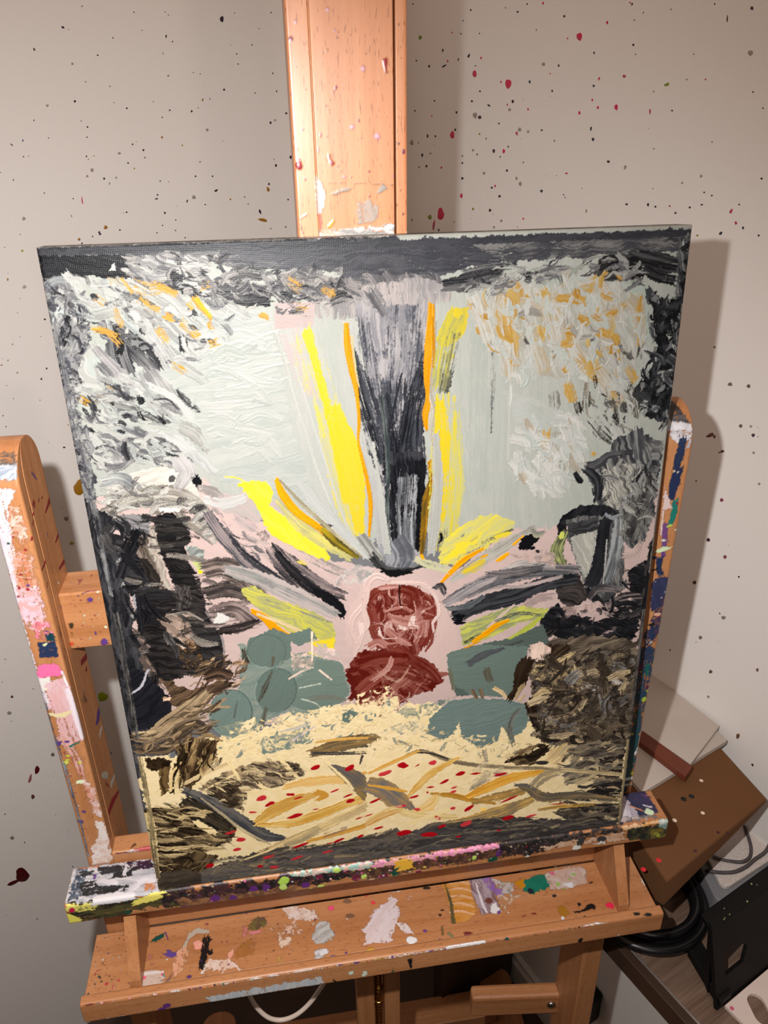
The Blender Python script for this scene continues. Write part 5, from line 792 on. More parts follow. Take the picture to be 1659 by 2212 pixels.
s([(68.9,132.1),(78.3,144.4),(90.8,146)],[1.23,1.53,1.07],(289,266,212),cov=.85,h=.5,rag=.28),
s([(90.3,125.3),(85.1,129.6),(77.3,120.3)],[1.25,1.56,1.09],(289,266,212),cov=.85,h=.5,rag=.29),
s([(70.5,121.4),(74.9,110.1),(76.8,100.8)],[1.26,1.58,1.1],(289,266,212),cov=.85,h=.5,rag=.29),
s([(100.5,148),(104.9,133.6),(112.9,128.9)],[1.24,1.55,1.09],(289,266,212),cov=.85,h=.5,rag=.29),
s([(84.4,136.7),(96,143.5),(93.9,135.2)],[1.23,1.54,1.08],(289,266,212),cov=.85,h=.5,rag=.28),
s([(106,130),(116.2,135.4)],[1.25,1.56,1.09],(289,266,212),cov=.85,h=.5,rag=.29),
b([(56.9,147.6),(93.3,159.2),(134.6,161.8),(168.1,162.2),(199.1,161.3),(198.4,130.2),(146.8,130.8),(104.6,130.2),(73.6,124.4)],240,(1.6,7.1),(.8,3.4),16,50,[((289,266,219),(245,222,173),4),((157,173,165),(193,196,181),2),((276,250,196),None,2)],seed=41,cov=(.5,1),h=(.3,.6)),
b([(159.9,166.7),(199.5,178),(199,156.2),(167.8,155.4)],60,(1.2,5.3),(.8,2.8),16,60,[((289,266,219),None,3),((276,245,206),(219,129,111),1)],seed=42,cov=(.5,1),h=(.3,.6)),
b([(64.8,217.7),(80.4,218.8),(90.1,211.4),(82.8,190.2),(62.6,186.5),(45.1,182.4),(51.8,194.3)],60,(4.3,15.8),(1.1,4.3),39,25,[((75,62,54),(155,129,103),3),((193,162,129),(103,85,70),2),((253,219,181),(168,137,106),1)],seed=43,cov=(.4,.9)),
p([(3.4,222.3),(12.5,216.6),(23.2,202.8),(35,185.4),(32.8,167.8),(17.5,161.8),(3.6,160.5)],(44,44,50),h=.35,c2=(83,83,90),mix=.4,rag=1.43,ang=33),
p([(29.7,203.5),(51.4,191.2),(75.6,197.5),(80.5,193.7),(68.9,184),(58,180.6),(43.9,172.8),(34.4,180.6)],(80,64,54),h=.4,c2=(181,150,119),mix=.7,rag=2.03,ang=28),
s([(60.4,201.1),(71,202.9),(79.7,198.6)],[8.61,10.04,7.17],(72,59,52),cov=.9,h=.4,c2=(193,155,124),mix=.6,rag=1.2),
s([(5.2,192.6),(15,199.2),(21.4,212.4)],[1.13,1.97,1.13],(227,224,230),h=.4,rag=.34),
s([(28.7,186.2),(33.8,185.5)],[3.74,2.88],(276,237,206),cov=.8,rag=.55),
s([(2.9,155.6),(16.4,153.6),(30.8,163.1),(43.7,171.2),(61.3,186.6)],[7.35,13.22,16.16,17.63,8.82],(129,111,95),cov=.96,h=.45,ridge=.2,c2=(253,224,181),mix=.75,rag=1.2),
s([(3.1,143.8),(24.1,142.3),(35,154.2),(47.7,160.7),(57.5,152.6)],[8.97,11.95,11.95,10.46,7.47],(85,75,67),cov=.95,h=.45,ridge=.2,c2=(193,165,129),mix=.65,rag=1.2),
s([(4,158.8),(16.8,156.9),(29.3,161.7)],[3.54,4.42,3.54],(266,237,191),cov=.8,h=.4,c2=(155,134,111),mix=.6,rag=.63),
s([(46,145.8),(57.1,149.3),(65.9,142.9)],[3.03,3.63,1.82],(245,212,160),h=.5,c2=(116,98,77),mix=.5,rag=.54),
p([(3.6,137.8),(13.8,135.3),(25.9,135.2),(25,118),(16.6,96.2),(7.4,88.7),(3.8,92.9)],(289,266,219),h=.4,c2=(276,250,193),mix=.4,rag=1.08),
p([(9,134.4),(20.3,133.5),(27.8,129.7),(24.1,121.6),(12,121.8),(8.9,124)],(59,46,34),h=.4,c2=(116,93,64),mix=.5,rag=1.22),
p([(16.8,122.8),(25.8,124.8),(21.3,100.8),(15.3,96.4)],(95,75,52),c2=(193,160,108),mix=.7,rag=1.08,ang=-94),
p([(32.4,144.5),(43.7,149.6),(63.2,143.3),(60,126.5),(48.7,110.7),(34.8,98.6),(30.7,110)],(85,67,49),h=.45,c2=(237,201,147),mix=.65,rag=1.38,ang=67),
s([(23.1,93.3),(25.4,110.9),(31.4,125.7)],[4.04,3.42,4.67],(54,43,31),cov=.93,h=.5,c2=(129,103,72),mix=.4,rag=.66),
s([(31.2,102.8),(35.6,126.8),(43.3,146.2)],[3.07,4.61,3.99],(54,43,31),cov=.93,h=.5,c2=(129,103,72),mix=.4,rag=.65),
s([(41.5,108.3),(48.9,124.7),(57.1,137.3)],[3.09,4.63,3.09],(54,43,31),cov=.93,h=.5,c2=(129,103,72),mix=.4,rag=.66),
s([(22.7,100.6),(26.3,117.8),(34.2,127)],[2.17,2.17,1.24],(279,248,188),h=.6,rag=.36),
s([(27.6,106.9),(31.8,118.7)],[1.55,1.55],(266,235,175),h=.5,rag=.29),
p([(6.8,94.2),(21.1,99.1),(35.7,94.8),(37,88.2),(31.7,84.6),(8.6,87.6)],(289,266,219),h=.5,rag=.95),
p([(46.9,107.4),(59.7,123.1),(62,119.2),(55.8,113.1),(52.3,106.5)],(289,266,219),cov=.8,h=.4,rag=1.88),
p([(3.2,88.5),(24.7,83.9),(38.7,85.2),(57.4,76.5),(69.4,53.6),(62.3,41.4),(44.7,38.8),(31.8,27.4),(.6,19.5),(3.1,57.9)],(57,46,37),h=.45,bias=.62,c2=(253,224,173),mix=.6,rag=1.64,ang=-15),
s([(3.9,75.9),(18.9,71.8),(37.2,72.7)],[4.83,4.51,2.25],(286,258,201),cov=.85,h=.4,c2=(124,103,80),mix=.6,rag=.68),
s([(2.5,65.9),(17.6,61.7),(30.5,63.6)],[4.87,4.55,2.27],(286,258,201),cov=.85,h=.4,c2=(124,103,80),mix=.6,rag=.68),
s([(1.1,55.8),(16.3,51.5),(34.8,52.3)],[4.93,4.6,2.3],(286,258,201),cov=.85,h=.4,c2=(124,103,80),mix=.6,rag=.69),
s([(-.1,47.4),(15.2,43),(45,41.8)],[4.98,4.64,2.32],(286,258,201),cov=.85,h=.4,c2=(124,103,80),mix=.6,rag=.7),
s([(-1.1,39.9),(14.2,35.5),(38.5,35.2)],[5.01,4.67,2.34],(286,258,201),cov=.85,h=.4,c2=(124,103,80),mix=.6,rag=.7),
s([(2.3,85.9),(3.4,65.3),(1.9,44.7),(1.2,21.4)],[6.53,7.18,7.18,4.9],(291,266,206),h=.4,rag=.65,c2=(253,224,168),mix=.5),
p([(3.4,19),(13.8,32.8),(33,37),(52.4,29.5),(41.9,13.6),(29.3,5.9),(3.8,10.9)],(77,64,52),h=.45,c2=(193,162,116),mix=.7,rag=1.7,ang=55),
s([(21.6,102.6),(33,106.1),(50.4,113.9),(70.5,121.4)],[1.56,3.12,4.06,3.12],(286,258,204),cov=.85,h=.5,c2=(206,181,142),mix=.5,rag=.59),
p([(43.4,100.8),(64,111.8),(86.9,118.8),(120.2,113.6),(125.7,100.2),(101.4,91.3),(78.7,91.4),(75.4,71.6),(61,83.3)],(93,80,72),cov=.85,h=.35,c2=(266,237,188),mix=.8,rag=2.56,ang=-24),
p([(51.7,101.2),(73.9,99.4),(74.2,73.6),(63.4,79.2),(50.5,90.6)],(49,40,35),cov=.85,c2=(142,121,95),mix=.5,rag=2.25,ang=-28),
p([(111.8,115),(121.6,113.4),(125.8,101.1),(116.4,99.8)],(64,57,54),cov=.8,c2=(193,168,134),mix=.5,rag=1.61),
p([(89,111.4),(108.8,111.9),(110.2,93.5),(95.8,92.2)],(103,90,85),cov=.75,c2=(258,232,188),mix=.8,rag=2.25,ang=-33),
s([(69.1,121.6),(73.5,110.3),(77.4,99.8)],[1.89,2.84,1.58],(289,263,206),cov=.9,h=.5,rag=.44),
s([(85.6,104.8),(91.8,94.7),(101.2,88.6)],[1.93,3.22,1.93],(289,263,206),cov=.9,h=.5,rag=.49),
s([(106.7,121.9),(114.2,109.2),(121.3,98.1)],[2.24,3.84,2.56],(289,263,206),cov=.9,h=.5,rag=.56),
s([(48.6,98.1),(63.2,104.8),(74.9,110.1)],[1.58,2.53,1.58],(289,263,206),cov=.9,h=.5,rag=.4),
s([(31,90.2),(43.2,75.2),(60.9,55.2)],[11.36,19.47,11.36],(46,43,43),h=.5,cov=.95,c2=(193,168,129),mix=.45,rag=1.2),
s([(33.1,84.3),(41.4,71.8),(44.9,65.6)],[4.86,6.48,3.24],(168,147,119),cov=.6,c2=(77,70,64),mix=.7,rag=.88),
s([(33,100.7),(50.1,87),(70.5,64.9),(88.8,44.4),(105.9,37.4)],[6.58,9.21,11.52,13.16,4.94],(95,95,102),h=.6,ridge=.3,c2=(193,183,165),mix=.6,rag=1.2),
s([(44.9,90.6),(59.6,70.5),(74.9,50.7),(93.8,33.7)],[1.32,2.32,2.65,1.32],(263,240,193),h=.6,c2=(155,144,129),mix=.5,rag=.42),
s([(37.8,67.7),(46.8,57.6),(61.3,45.1)],[4.96,5.95,2.31],(294,268,212),rag=.99,h=.5),
p([(53.8,56.4),(64.9,52.5),(62.3,41.4),(50.8,41.6)],(64,57,52),cov=.8,c2=(219,193,150),mix=.5,rag=1.67,ang=-29),
s([(67.1,59.8),(59.9,45.7),(47.3,36.3)],[3.35,5.02,2.68],(77,67,57),cov=.5,c2=(258,232,181),mix=.5,rag=.7),
b([(3.3,89.4),(38.7,85.2),(66,48.5),(43.6,29.2),(24.8,16.9),(2,19.3)],70,(8.3,28.2),(1.3,4.3),-18,12,[((49,40,32),(116,95,72),4),((266,240,186),(181,155,116),1.6),((108,90,70),(206,178,134),1.5)],seed=44,cov=(.4,.95),h=(.3,.6)),
b([(43.4,100.8),(86.9,118.8),(120.2,113.6),(125,100.3),(78.7,91.4),(74.2,73.6),(58.2,83.8)],70,(4.8,19.2),(1.3,4.2),-24,18,[((62,52,46),(155,134,106),3),((129,111,95),(232,206,162),2),((289,266,219),(232,206,157),2)],seed=45,cov=(.35,.85)),
b([(3.5,155.5),(32.3,164.6),(61.3,186.6),(67.9,174.4),(57.3,150.9),(34.6,140.7),(5.2,140.1)],50,(7.4,23.7),(1.2,4.4),19,16,[((85,72,62),(181,155,124),3),((245,214,168),(155,129,103),1.6),((155,134,113),(245,217,173),2)],seed=46,cov=(.4,.9)),
b([(33.7,144.3),(63.4,144.9),(61,122.9),(37.5,98.2),(30.3,106.5)],40,(6.2,20.1),(1.2,3.7),69,12,[((57,45,34),(129,106,77),3),((253,222,165),(155,126,90),1.6)],seed=47,cov=(.4,.9)),
s([(132.7,120.6),(156.5,125.9),(180.9,125.7),(195.2,114.7)],[8.04,13.51,12.86,6.43],(193,160,108),h=.6,ridge=.35,cov=.96,c2=(93,90,93),mix=.75,rag=1.2),
s([(136.9,130.6),(158.2,130.9),(178.2,128.8)],[1.59,2.86,2.23],(266,214,124),h=.5,rag=.44),
s([(134.8,120.3),(160.4,116.4),(189.3,113.8)],[3.23,3.23,2.58],(77,77,85),cov=.8,c2=(193,170,129),mix=.5,rag=.49),
s([(173.2,112.6),(170.7,104)],[2.29,1.31],(111,101,93),rag=.37),
s([(110,90.8),(130.3,93),(156.3,90.7),(173.6,82.3)],[4.94,9.23,8.24,3.3],(273,224,142),cov=.9,h=.4,ridge=.25,c2=(291,263,196),mix=.7,rag=1.2),
s([(84.2,57.7),(101.1,69),(117.5,75.7),(133.8,79.5)],[6.64,13.29,11.63,4.98],(248,193,98),h=.4,ridge=.5,c2=(286,255,181),mix=.7,rag=1.2),
s([(134,82.3),(141,77.4),(134.8,72.8)],[4.99,6.66,3.33],(253,193,93),h=.5,rag=.9),
s([(85.5,55.6),(110.1,53.2),(133.9,57.7),(161.1,66.5),(197.1,75.7)],[3.38,8.45,9.47,8.45,5.07],(255,199,95),h=.45,ridge=.5,c2=(291,263,193),mix=.65,rag=1.2),
s([(159.2,91.1),(177,95.7),(202.3,104.5)],[2.32,3.64,4.97],(263,206,111),h=.5,ridge=.3,c2=(291,261,193),mix=.5,rag=.7),
s([(123.4,31.3),(144.6,34.4),(175.1,40.8),(193.6,49.4)],[2.79,4.53,5.22,3.48],(268,206,98),h=.5,ridge=.3,c2=(232,193,129),mix=.5,rag=.73),
s([(148.3,105.7),(163.7,92.3),(179.2,72.9),(201.2,48.1)],[5.04,15.12,18.48,15.12],(193,162,108),h=.5,ridge=.35,c2=(124,124,137),mix=.75,rag=1.2),
s([(182.4,79.9),(188.1,69.6),(201.4,55.8)],[6.84,10.25,10.25],(111,113,126),cov=.85,c2=(193,181,155),mix=.6,rag=1.2),
s([(201.8,76.8),(172.8,60.7),(145.3,48),(111.7,34.4),(90.3,26.5),(66.1,21)],[6.18,9.61,8.58,10.3,7.55,2.4],(286,255,191),h=.55,ridge=.4,c2=(206,183,144),mix=.65,rag=1.2),
s([(142.9,111.9),(159.2,89.3),(164.6,79.1)],[1.65,2.64,1.32],(291,266,212),h=.5,rag=.42),
s([(134.6,44),(123.7,36.2),(105.4,29.6)],[6.9,7.59,5.17],(193,175,142),cov=.7,c2=(263,237,181),mix=.7,rag=1.01),
s([(138.6,35.5),(156.9,40.1)],[5.21,4.17],(193,162,142),cov=.5,rag=.73),
p([(176.7,122.8),(200.1,131.8),(223.4,133.6),(250.1,122.7),(274.5,104.5),(292.8,105.4),(323.5,108.2),(379.2,81.1),(393.1,71.2),(397.8,5.9),(286.2,25.4),(191.5,13.9),(172.9,13.2)],(293,269,222),h=.3,c2=(282,257,199),mix=.5,rag=2.08),
p([(227.9,141.8),(243.9,155.1),(261.4,156.2),(291.1,149.5),(308,142),(309.8,128.4),(303.9,114.8),(294.1,112.6),(286.8,124.5),(283.5,110.5),(268.4,105.4),(253.8,118.5),(251.4,134.9),(248.5,124.7),(238.2,118.1),(224.9,126.4)],(152,171,165),h=.6,ridge=.3,c2=(138,155,149),mix=.4,rag=1.32,ang=10),
p([(209,142.7),(227.9,143.5),(241,155.5),(246.8,158.2),(235.1,156.3),(202,152.4)],(141,158,149),cov=.6,h=.3,c2=(293,269,222),mix=.5,rag=2.87),
p([(194.4,136.1),(220.6,141.1),(229.3,132.8),(216.1,127.6),(188.5,131.7)],(196,196,180),cov=.5,c2=(293,269,222),mix=.7,rag=3.55),
p([(240.7,199),(266.2,204),(305.3,197.6),(304.6,181.1),(296.5,163.5),(291,152.2),(261.4,157.9),(243.7,172.2)],(141,158,149),h=.5,c2=(138,154,146),mix=.4,rag=.95,ang=4),
s([(257.9,187),(269.3,193.8),(286.4,198.2)],[6.21,7.14,3.1],(99,99,105),cov=.9,h=.4,c2=(144,157,152),mix=.5,rag=.96),
s([(272.5,180.2),(275.7,169.6)],[6.33,6.33],(123,115,99),cov=.7,c2=(141,158,149),mix=.7,rag=.86),
s([(243.7,183.9),(246.7,165)],[2.19,3.13],(144,136,110),cov=.7,c2=(141,158,149),mix=.6,rag=.48),
s([(261.3,163.1),(265.8,153.9)],[3.21,2.57],(118,99,78),c2=(248,222,183),mix=.5,rag=.49),
s([(268.6,162.1),(270.2,155)],[3.21,2.57],(118,99,78),c2=(248,222,183),mix=.5,rag=.49),
s([(278.9,162.4),(284.9,158.2),(291.1,150.4)],[3.24,3.88,1.94],(269,240,191),cov=.8,h=.4,c2=(105,86,68),mix=.5,rag=.57),
s([(302,140.1),(296.3,132.1),(293.9,118.1),(297.4,106.6)],[2.69,4.03,4.37,2.69],(120,118,112),h=.5,c2=(183,191,180),mix=.7,rag=.62),
s([(289.1,124.2),(293.9,116.2),(297.5,102.9)],[2.37,5.08,3.39],(157,154,138),cov=.6,c2=(141,158,149),mix=.6,rag=.71),
p([(307.2,187.4),(324,201.9),(359.5,200.9),(396.5,191.5),(399.6,133.8),(397.4,93.5),(394.8,70.9),(363.6,75.8),(338.4,94.8),(320.6,105),(311.1,124.6)],(102,91,81),h=.5,bias=.5,c2=(183,166,144),mix=.85,rag=2.37,ang=16),
p([(326.5,161.2),(350.5,163.3),(360.9,148),(349.6,135.3),(321.7,139.2),(315,152.4)],(269,240,191),cov=.66,h=.5,c2=(144,125,105),mix=.7,rag=3.32,ang=16),
p([(320.2,139.4),(350,129.9),(376.5,111.5),(370.1,93.8),(339,109.6),(322.8,121.1)],(209,185,152),cov=.75,h=.5,c2=(110,97,84),mix=.85,rag=3.44,ang=4),
s([(363.6,170.2),(378.5,173.4),(390.6,159.8)],[13.25,14.91,9.94],(86,78,72),h=.6,ridge=.3,cov=.9,c2=(183,170,152),mix=.7,rag=1.2),
s([(372.9,151.6),(383,143.2),(390.6,129.6)],[13.62,15.32,10.22],(86,78,72),h=.6,ridge=.3,cov=.9,c2=(183,170,152),mix=.7,rag=1.2),
s([(356.4,127.2),(369.3,121.7),(381.7,123.6)],[10.34,12.06,8.62],(86,78,72),h=.6,ridge=.3,cov=.9,c2=(183,170,152),mix=.7,rag=1.2),
s([(355.1,181.4),(367,183.3),(379.4,180.1)],[8.14,9.77,8.14],(86,78,72),h=.6,ridge=.3,cov=.9,c2=(183,170,152),mix=.7,rag=1.2),
s([(351.4,151),(362,153.1),(368.8,145.1)],[5.03,8.38,5.03],(248,240,230),h=.6,c2=(144,133,123),mix=.6,rag=1.11),
s([(373.3,130.2),(379.8,127.5)],[2.75,3.44],(248,240,230),h=.6,c2=(144,133,123),mix=.6,rag=.51),
s([(328.7,150.5),(332.1,144.8)],[3.32,3.32],(248,240,230),h=.6,c2=(144,133,123),mix=.6,rag=.5),
s([(365.9,161.3),(372.2,158.7)],[3.33,2.66],(248,240,230),h=.6,c2=(144,133,123),mix=.6,rag=.5),
s([(387.4,130.1),(391.6,134.9)],[3.45,3.45],(248,240,230),h=.6,c2=(144,133,123),mix=.6,rag=.51),
s([(378.6,156.1),(385.1,153.5)],[6.05,5.04],(248,240,230),h=.6,c2=(144,133,123),mix=.6,rag=.83),
s([(305.9,185.9),(302,174.7),(299.6,161.4),(292.6,150.2)],[11.26,14.48,9.65,4.83],(63,48,37),h=.5,c2=(118,97,76),mix=.4,rag=1.2),
s([(308.5,146.3),(312.9,135.1),(315.1,120.4)],[8.36,10.03,5.02],(60,47,37),h=.5,c2=(131,110,86),mix=.4,rag=1.2),
p([(305.5,194.3),(324.3,196.9),(340.7,194.9),(334.7,173.9),(319.6,177.5),(310.4,183.7)],(71,57,47),h=.4,c2=(157,133,107),mix=.6,rag=1.27,ang=41),
p([(306.5,187.5),(306.8,197.4),(315.3,201.3),(324.5,193.6),(323.7,183.7),(313.3,183.3)],(280,251,235),h=.4,c2=(196,175,159),mix=.5,rag=1.26,ang=-83),
s([(311,171.8),(315.1,178.1),(323.1,180.4)],[4.81,6.42,4.81],(259,233,183),h=.8,ridge=.5,rag=.48,c2=(144,123,94),mix=.6),
s([(312.8,164.8),(318.6,168.3),(324.5,169.2)],[5.84,6.48,3.89],(259,233,183),h=.8,ridge=.5,rag=.49,c2=(144,123,94),mix=.6),
s([(324.5,170.1),(329.8,179.6),(341.3,186.5)],[4.83,5.48,3.22],(259,233,183),h=.8,ridge=.5,rag=.48,c2=(144,123,94),mix=.6),
s([(326.2,166.4),(334.5,177.3),(344.2,187.8)],[1.62,2.26,1.62],(259,233,183),h=.8,ridge=.5,rag=.48,c2=(144,123,94),mix=.6),
s([(324.3,159.8),(335,168.7),(353,169.8)],[3.92,6.54,6.54],(259,233,183),h=.8,ridge=.5,rag=.49,c2=(144,123,94),mix=.6),
s([(326.8,156),(338.7,159.6),(351.9,164.8)],[1.97,2.63,1.97],(259,233,183),h=.8,ridge=.5,rag=.49,c2=(144,123,94),mix=.6),
s([(312.9,149.2),(319.4,153.5),(328.6,152.3)],[3.95,5.6,3.3],(259,233,183),h=.8,ridge=.5,rag=.49,c2=(144,123,94),mix=.6),
s([(297.1,149.6),(301.2,159.4),(304,162.5)],[2.28,4.23,2.6],(259,233,183),h=.8,ridge=.5,rag=.49,c2=(144,123,94),mix=.6),
s([(300.2,147.4),(304.5,152.1)],[1.97,2.3],(259,233,183),h=.8,ridge=.5,rag=.49,c2=(144,123,94),mix=.6),
s([(315.3,174.7),(321.2,175.6)],[1.61,1.61],(52,42,34),h=.3,rag=.29),
s([(326.4,163),(333.4,170.6),(339.1,175)],[2.28,2.6,1.95],(52,42,34),h=.3,rag=.41),
s([(314.6,160.2),(323.3,164.2)],[1.96,1.96],(52,42,34),h=.3,rag=.34),
p([(319.7,175.8),(358.2,181.1),(393.5,176.7),(395.6,110.6),(391.1,75.4),(343.7,86.5),(323.3,111.9)],(162,145,123),cov=.4,grain=.75,h=.5,c2=(68,60,54),mix=.9,rag=4.43),
p([(310.4,183.7),(357.6,187.9),(392.9,181.8),(395.6,110.6),(392.4,79),(346.3,93.6),(313.2,127.9)],(68,60,55),cov=.5,grain=.6,h=.5,c2=(118,107,99),mix=.6,rag=5.08),
b([(310.7,176.9),(351.6,188.6),(394.7,179.9),(395.4,112.5),(392.9,73.2),(343.9,82.7),(322.2,104.7),(311.7,128.1)],170,(6.8,22.1),(2.7,10.2),16,60,[((81,71,61),(152,135,115),4),((52,44,39),(110,97,84),4),((136,121,105),(196,178,152),1.6),((256,233,191),(157,138,118),1.5),((196,191,188),(110,105,102),1.5)],seed=51,cov=(.35,.85),h=(.3,.9),ridge=.5),
p([(290.7,87.1),(297.8,95.4),(311.5,100.8),(323.8,102.6),(328.3,93.6),(318.5,86.6),(315.6,80.4),(293.5,85.7)],(68,54,42),h=.45,c2=(256,225,172),mix=.6,rag=2.09,ang=23),
s([(308.9,90),(318.3,90.4),(327.3,96.5)],[6.98,8.72,5.23],(52,42,35),cov=.9,c2=(131,110,86),mix=.4,rag=1.15),
p([(293.4,90.5),(299.2,98.9),(314.6,100.3),(311.9,93.3)],(144,118,89),cov=.7,c2=(274,246,191),mix=.6,rag=1.73,ang=29),
p([(325,81.8),(330.5,96),(344.3,99.6),(343.9,82.7),(338,75.9)],(290,261,204),cov=.9,h=.4,c2=(196,165,118),mix=.5,rag=1.76,ang=55),
d(322.6,82.2,6.35,2.12,-10,(86,81,81)),
p([(312.3,115.4),(320.1,114.2),(318.8,108.9),(312.6,109.8)],(57,52,52),c2=(293,269,222),mix=.6,rag=1.71),
s([(323.7,104.5),(336.3,102.6)],[4.16,2.77],(65,57,52),cov=.9,rag=.6),
s([(273,102.9),(274.9,89.6)],[4.11,2.74],(144,136,128),cov=.7,c2=(293,269,222),mix=.6,rag=.59),
p([(342.9,75.2),(363.1,81.6),(374.7,77.9),(371.5,59),(354,54),(342.6,55.8)],(248,227,185),cov=.9,h=.4,c2=(110,107,110),mix=.7,rag=2.17,ang=36),
p([(344.7,93.9),(369.8,97.6),(394.5,90.2),(394.4,74.9),(371.3,80.4),(353.4,83.1)],(94,86,81),h=.4,c2=(209,191,165),mix=.7,rag=2.15,ang=1),
p([(372.2,78.3),(395.7,78.5),(396,59),(375.8,65.2)],(52,47,47),h=.4,c2=(118,105,94),mix=.5,rag=1.82,ang=-14),
p([(364.5,44.3),(376.7,55.2),(397.5,51.9),(397,31.9),(373.4,35.8)],(63,57,59),h=.4,c2=(118,110,105),mix=.4,rag=1.31,ang=-15),
p([(371.1,63),(390.8,61.8),(395.9,51.1),(380.3,51.7)],(78,71,68),cov=.85,c2=(293,269,222),mix=.5,rag=1.48,ang=-15),
p([(335.5,26),(347.5,31.1),(367.3,29.7),(397.5,26.7),(398.1,3.8),(368.8,11),(350.1,16.3)],(71,65,65),h=.45,c2=(230,209,170),mix=.5,rag=1.71,ang=-12),
s([(373.2,18.5),(384.5,22.7),(396.2,22.8)],[2.67,3.44,2.29],(235,212,170),cov=.8,h=.5,rag=.51),
s([(358.4,15.9),(378.5,15.5),(395.7,10.5)],[2.68,3.07,2.3],(157,144,128),cov=.7,h=.4,rag=.47),
b([(343.1,94.1),(392.5,94.3),(396,59),(371.8,55),(345.8,55.3)],70,(7.2,25.4),(1.4,5.4),6,18,[((78,72,68),(170,154,136),3),((256,235,191),(183,162,131),2),((131,123,115),(235,217,180),2)],seed=52,cov=(.4,.95)),
b([(334.5,29.2),(365.2,56.1),(396.8,51),(398.1,3.8),(351.8,16)],60,(7.5,24.5),(1.5,4.9),-12,12,[((60,56,56),(125,118,112),3),((293,269,222),(209,188,149),1.2),((118,110,105),(209,193,165),1.6)],seed=53,cov=(.4,.9)),
b([(179.7,125.9),(223.5,135.4),(250.1,122.7),(286.4,113.7),(324.1,97),(284.2,88.1),(223.3,112.2),(179.2,111.7)],110,(1.7,8.3),(.8,3.3),10,40,[((293,269,222),(248,222,172),3),((256,233,183),(196,183,154),1.5),((170,180,167),(235,219,183),1)],seed=54,cov=(.4,.9)),
s([(208.5,108.1),(221.8,109.7),(242.8,97.4),(262.6,89.6),(293.7,81.9),(331.8,74),(394.4,58.3)],[2.07,3.11,4.49,4.14,4.14,4.49,4.14],(167,149,123),h=.7,ridge=.4,c2=(290,264,209),mix=.7,rag=.64),
s([(214.4,109),(227.8,106.1),(242.8,98.3)],[1.34,1.67,1.34],(86,81,78),h=.4,rag=.3),
s([(268.9,81.1),(275,85.8),(287.5,80.1)],[10.42,12.16,6.95],(118,107,102),cov=.55,c2=(293,269,222),mix=.8,rag=1.2),
s([(283,77),(294,73.3)],[7.02,3.51],(183,131,125),cov=.5,c2=(293,269,222),mix=.6,rag=.94),
s([(263.1,64.9),(272.3,71.1),(276.7,78)],[10.51,12.26,5.25],(157,146,136),cov=.55,c2=(293,269,222),mix=.8,rag=1.2),
s([(177.2,93.8),(196.5,101.8),(218.9,110.2)],[2.32,3.98,2.32],(269,214,120),h=.5,ridge=.3,rag=.58),
s([(207.8,63.4),(218.6,75.9),(230.7,87.2),(251.8,98.7)],[2.39,6.83,7.52,2.39],(261,206,107),h=.5,ridge=.5,c2=(295,266,199),mix=.55,rag=1.0),
s([(175.3,83),(187,77.3),(198.7,64),(212.2,48.1)],[15.4,18.82,18.82,8.56],(154,149,152),h=.5,ridge=.35,c2=(243,196,120),mix=.75,rag=1.2),
s([(176.7,81.8),(193,76.3),(207.9,70.1)],[1.7,3.73,2.38],(269,209,99),h=.6,rag=.55),
s([(228.4,64.8),(246.1,59.9),(263.3,52.2),(284,44.8)],[2.12,5.31,5.31,2.12],(264,196,78),h=.7,ridge=.4,c2=(183,152,91),mix=.5,rag=.74),
s([(258.6,55.9),(275.6,62.8),(297.3,69.9),(324,72.4)],[5.32,9.93,9.93,4.61],(269,201,84),h=.6,ridge=.6,c2=(295,243,136),mix=.6,rag=1.2),
s([(263.4,49.2),(285.3,51.5),(304.2,54.2),(316.8,58)],[5.39,8.98,8.98,3.59],(248,196,105),cov=.9,h=.45,c2=(144,136,125),mix=.6,rag=1.18),
s([(227.5,29.6),(257.4,28.4),(285.9,33.5),(317.5,44.1)],[5.45,12.71,16.34,7.26],(256,212,128),h=.5,ridge=.3,cov=.95,c2=(146,138,136),mix=.7,rag=1.2),
s([(271.4,40),(276.2,40.2)],[3.61,1.81],(314,261,144),h=.6,rag=.53),
s([(219.9,46.8),(230.7,47.9)],[2.82,1.76],(295,235,125),h=.6,rag=.44),
s([(209.1,44.7),(227.6,53.3),(232.2,62.2)],[5.26,10.52,7.01],(282,235,152),cov=.8,h=.4,c2=(295,269,206),mix=.6,rag=1.2),
s([(300.7,62.6),(312.1,56.9),(327.1,44.5),(358.2,41.3),(393.8,30.4)],[2.57,7.34,11,8.07,3.67],(209,180,131),h=.55,ridge=.4,c2=(110,107,107),mix=.7,rag=1.2),
s([(300.8,61.6),(310.3,60.1),(318.6,53.8)],[2.52,3.59,1.8],(144,136,128),h=.6,rag=.53),
s([(316.8,58),(325.9,66.3),(340,69.9)],[8.99,10.78,7.19],(196,180,154),cov=.8,c2=(261,230,170),mix=.6,rag=1.2),
s([(323,31.2),(344.2,31.6),(374,28.6)],[2.99,4.49,2.62],(269,217,115),cov=.8,h=.5,c2=(118,110,102),mix=.5,rag=.64),
s([(177,44.4),(197,52.7),(215.2,43.7),(251,35.5)],[8.81,7.04,7.04,5.28],(290,261,196),h=.4,c2=(248,217,146),mix=.6,rag=1.16),
s([(208.9,34.9),(229.1,41.3),(244.7,44.5)],[3.56,5.33,3.56],(295,269,209),h=.4,rag=.74),
s([(173.8,41),(189.2,48.2),(203,51.6)],[5.23,6.98,3.49],(256,196,110),cov=.8,h=.4,c2=(293,269,222),mix=.6,rag=.94),
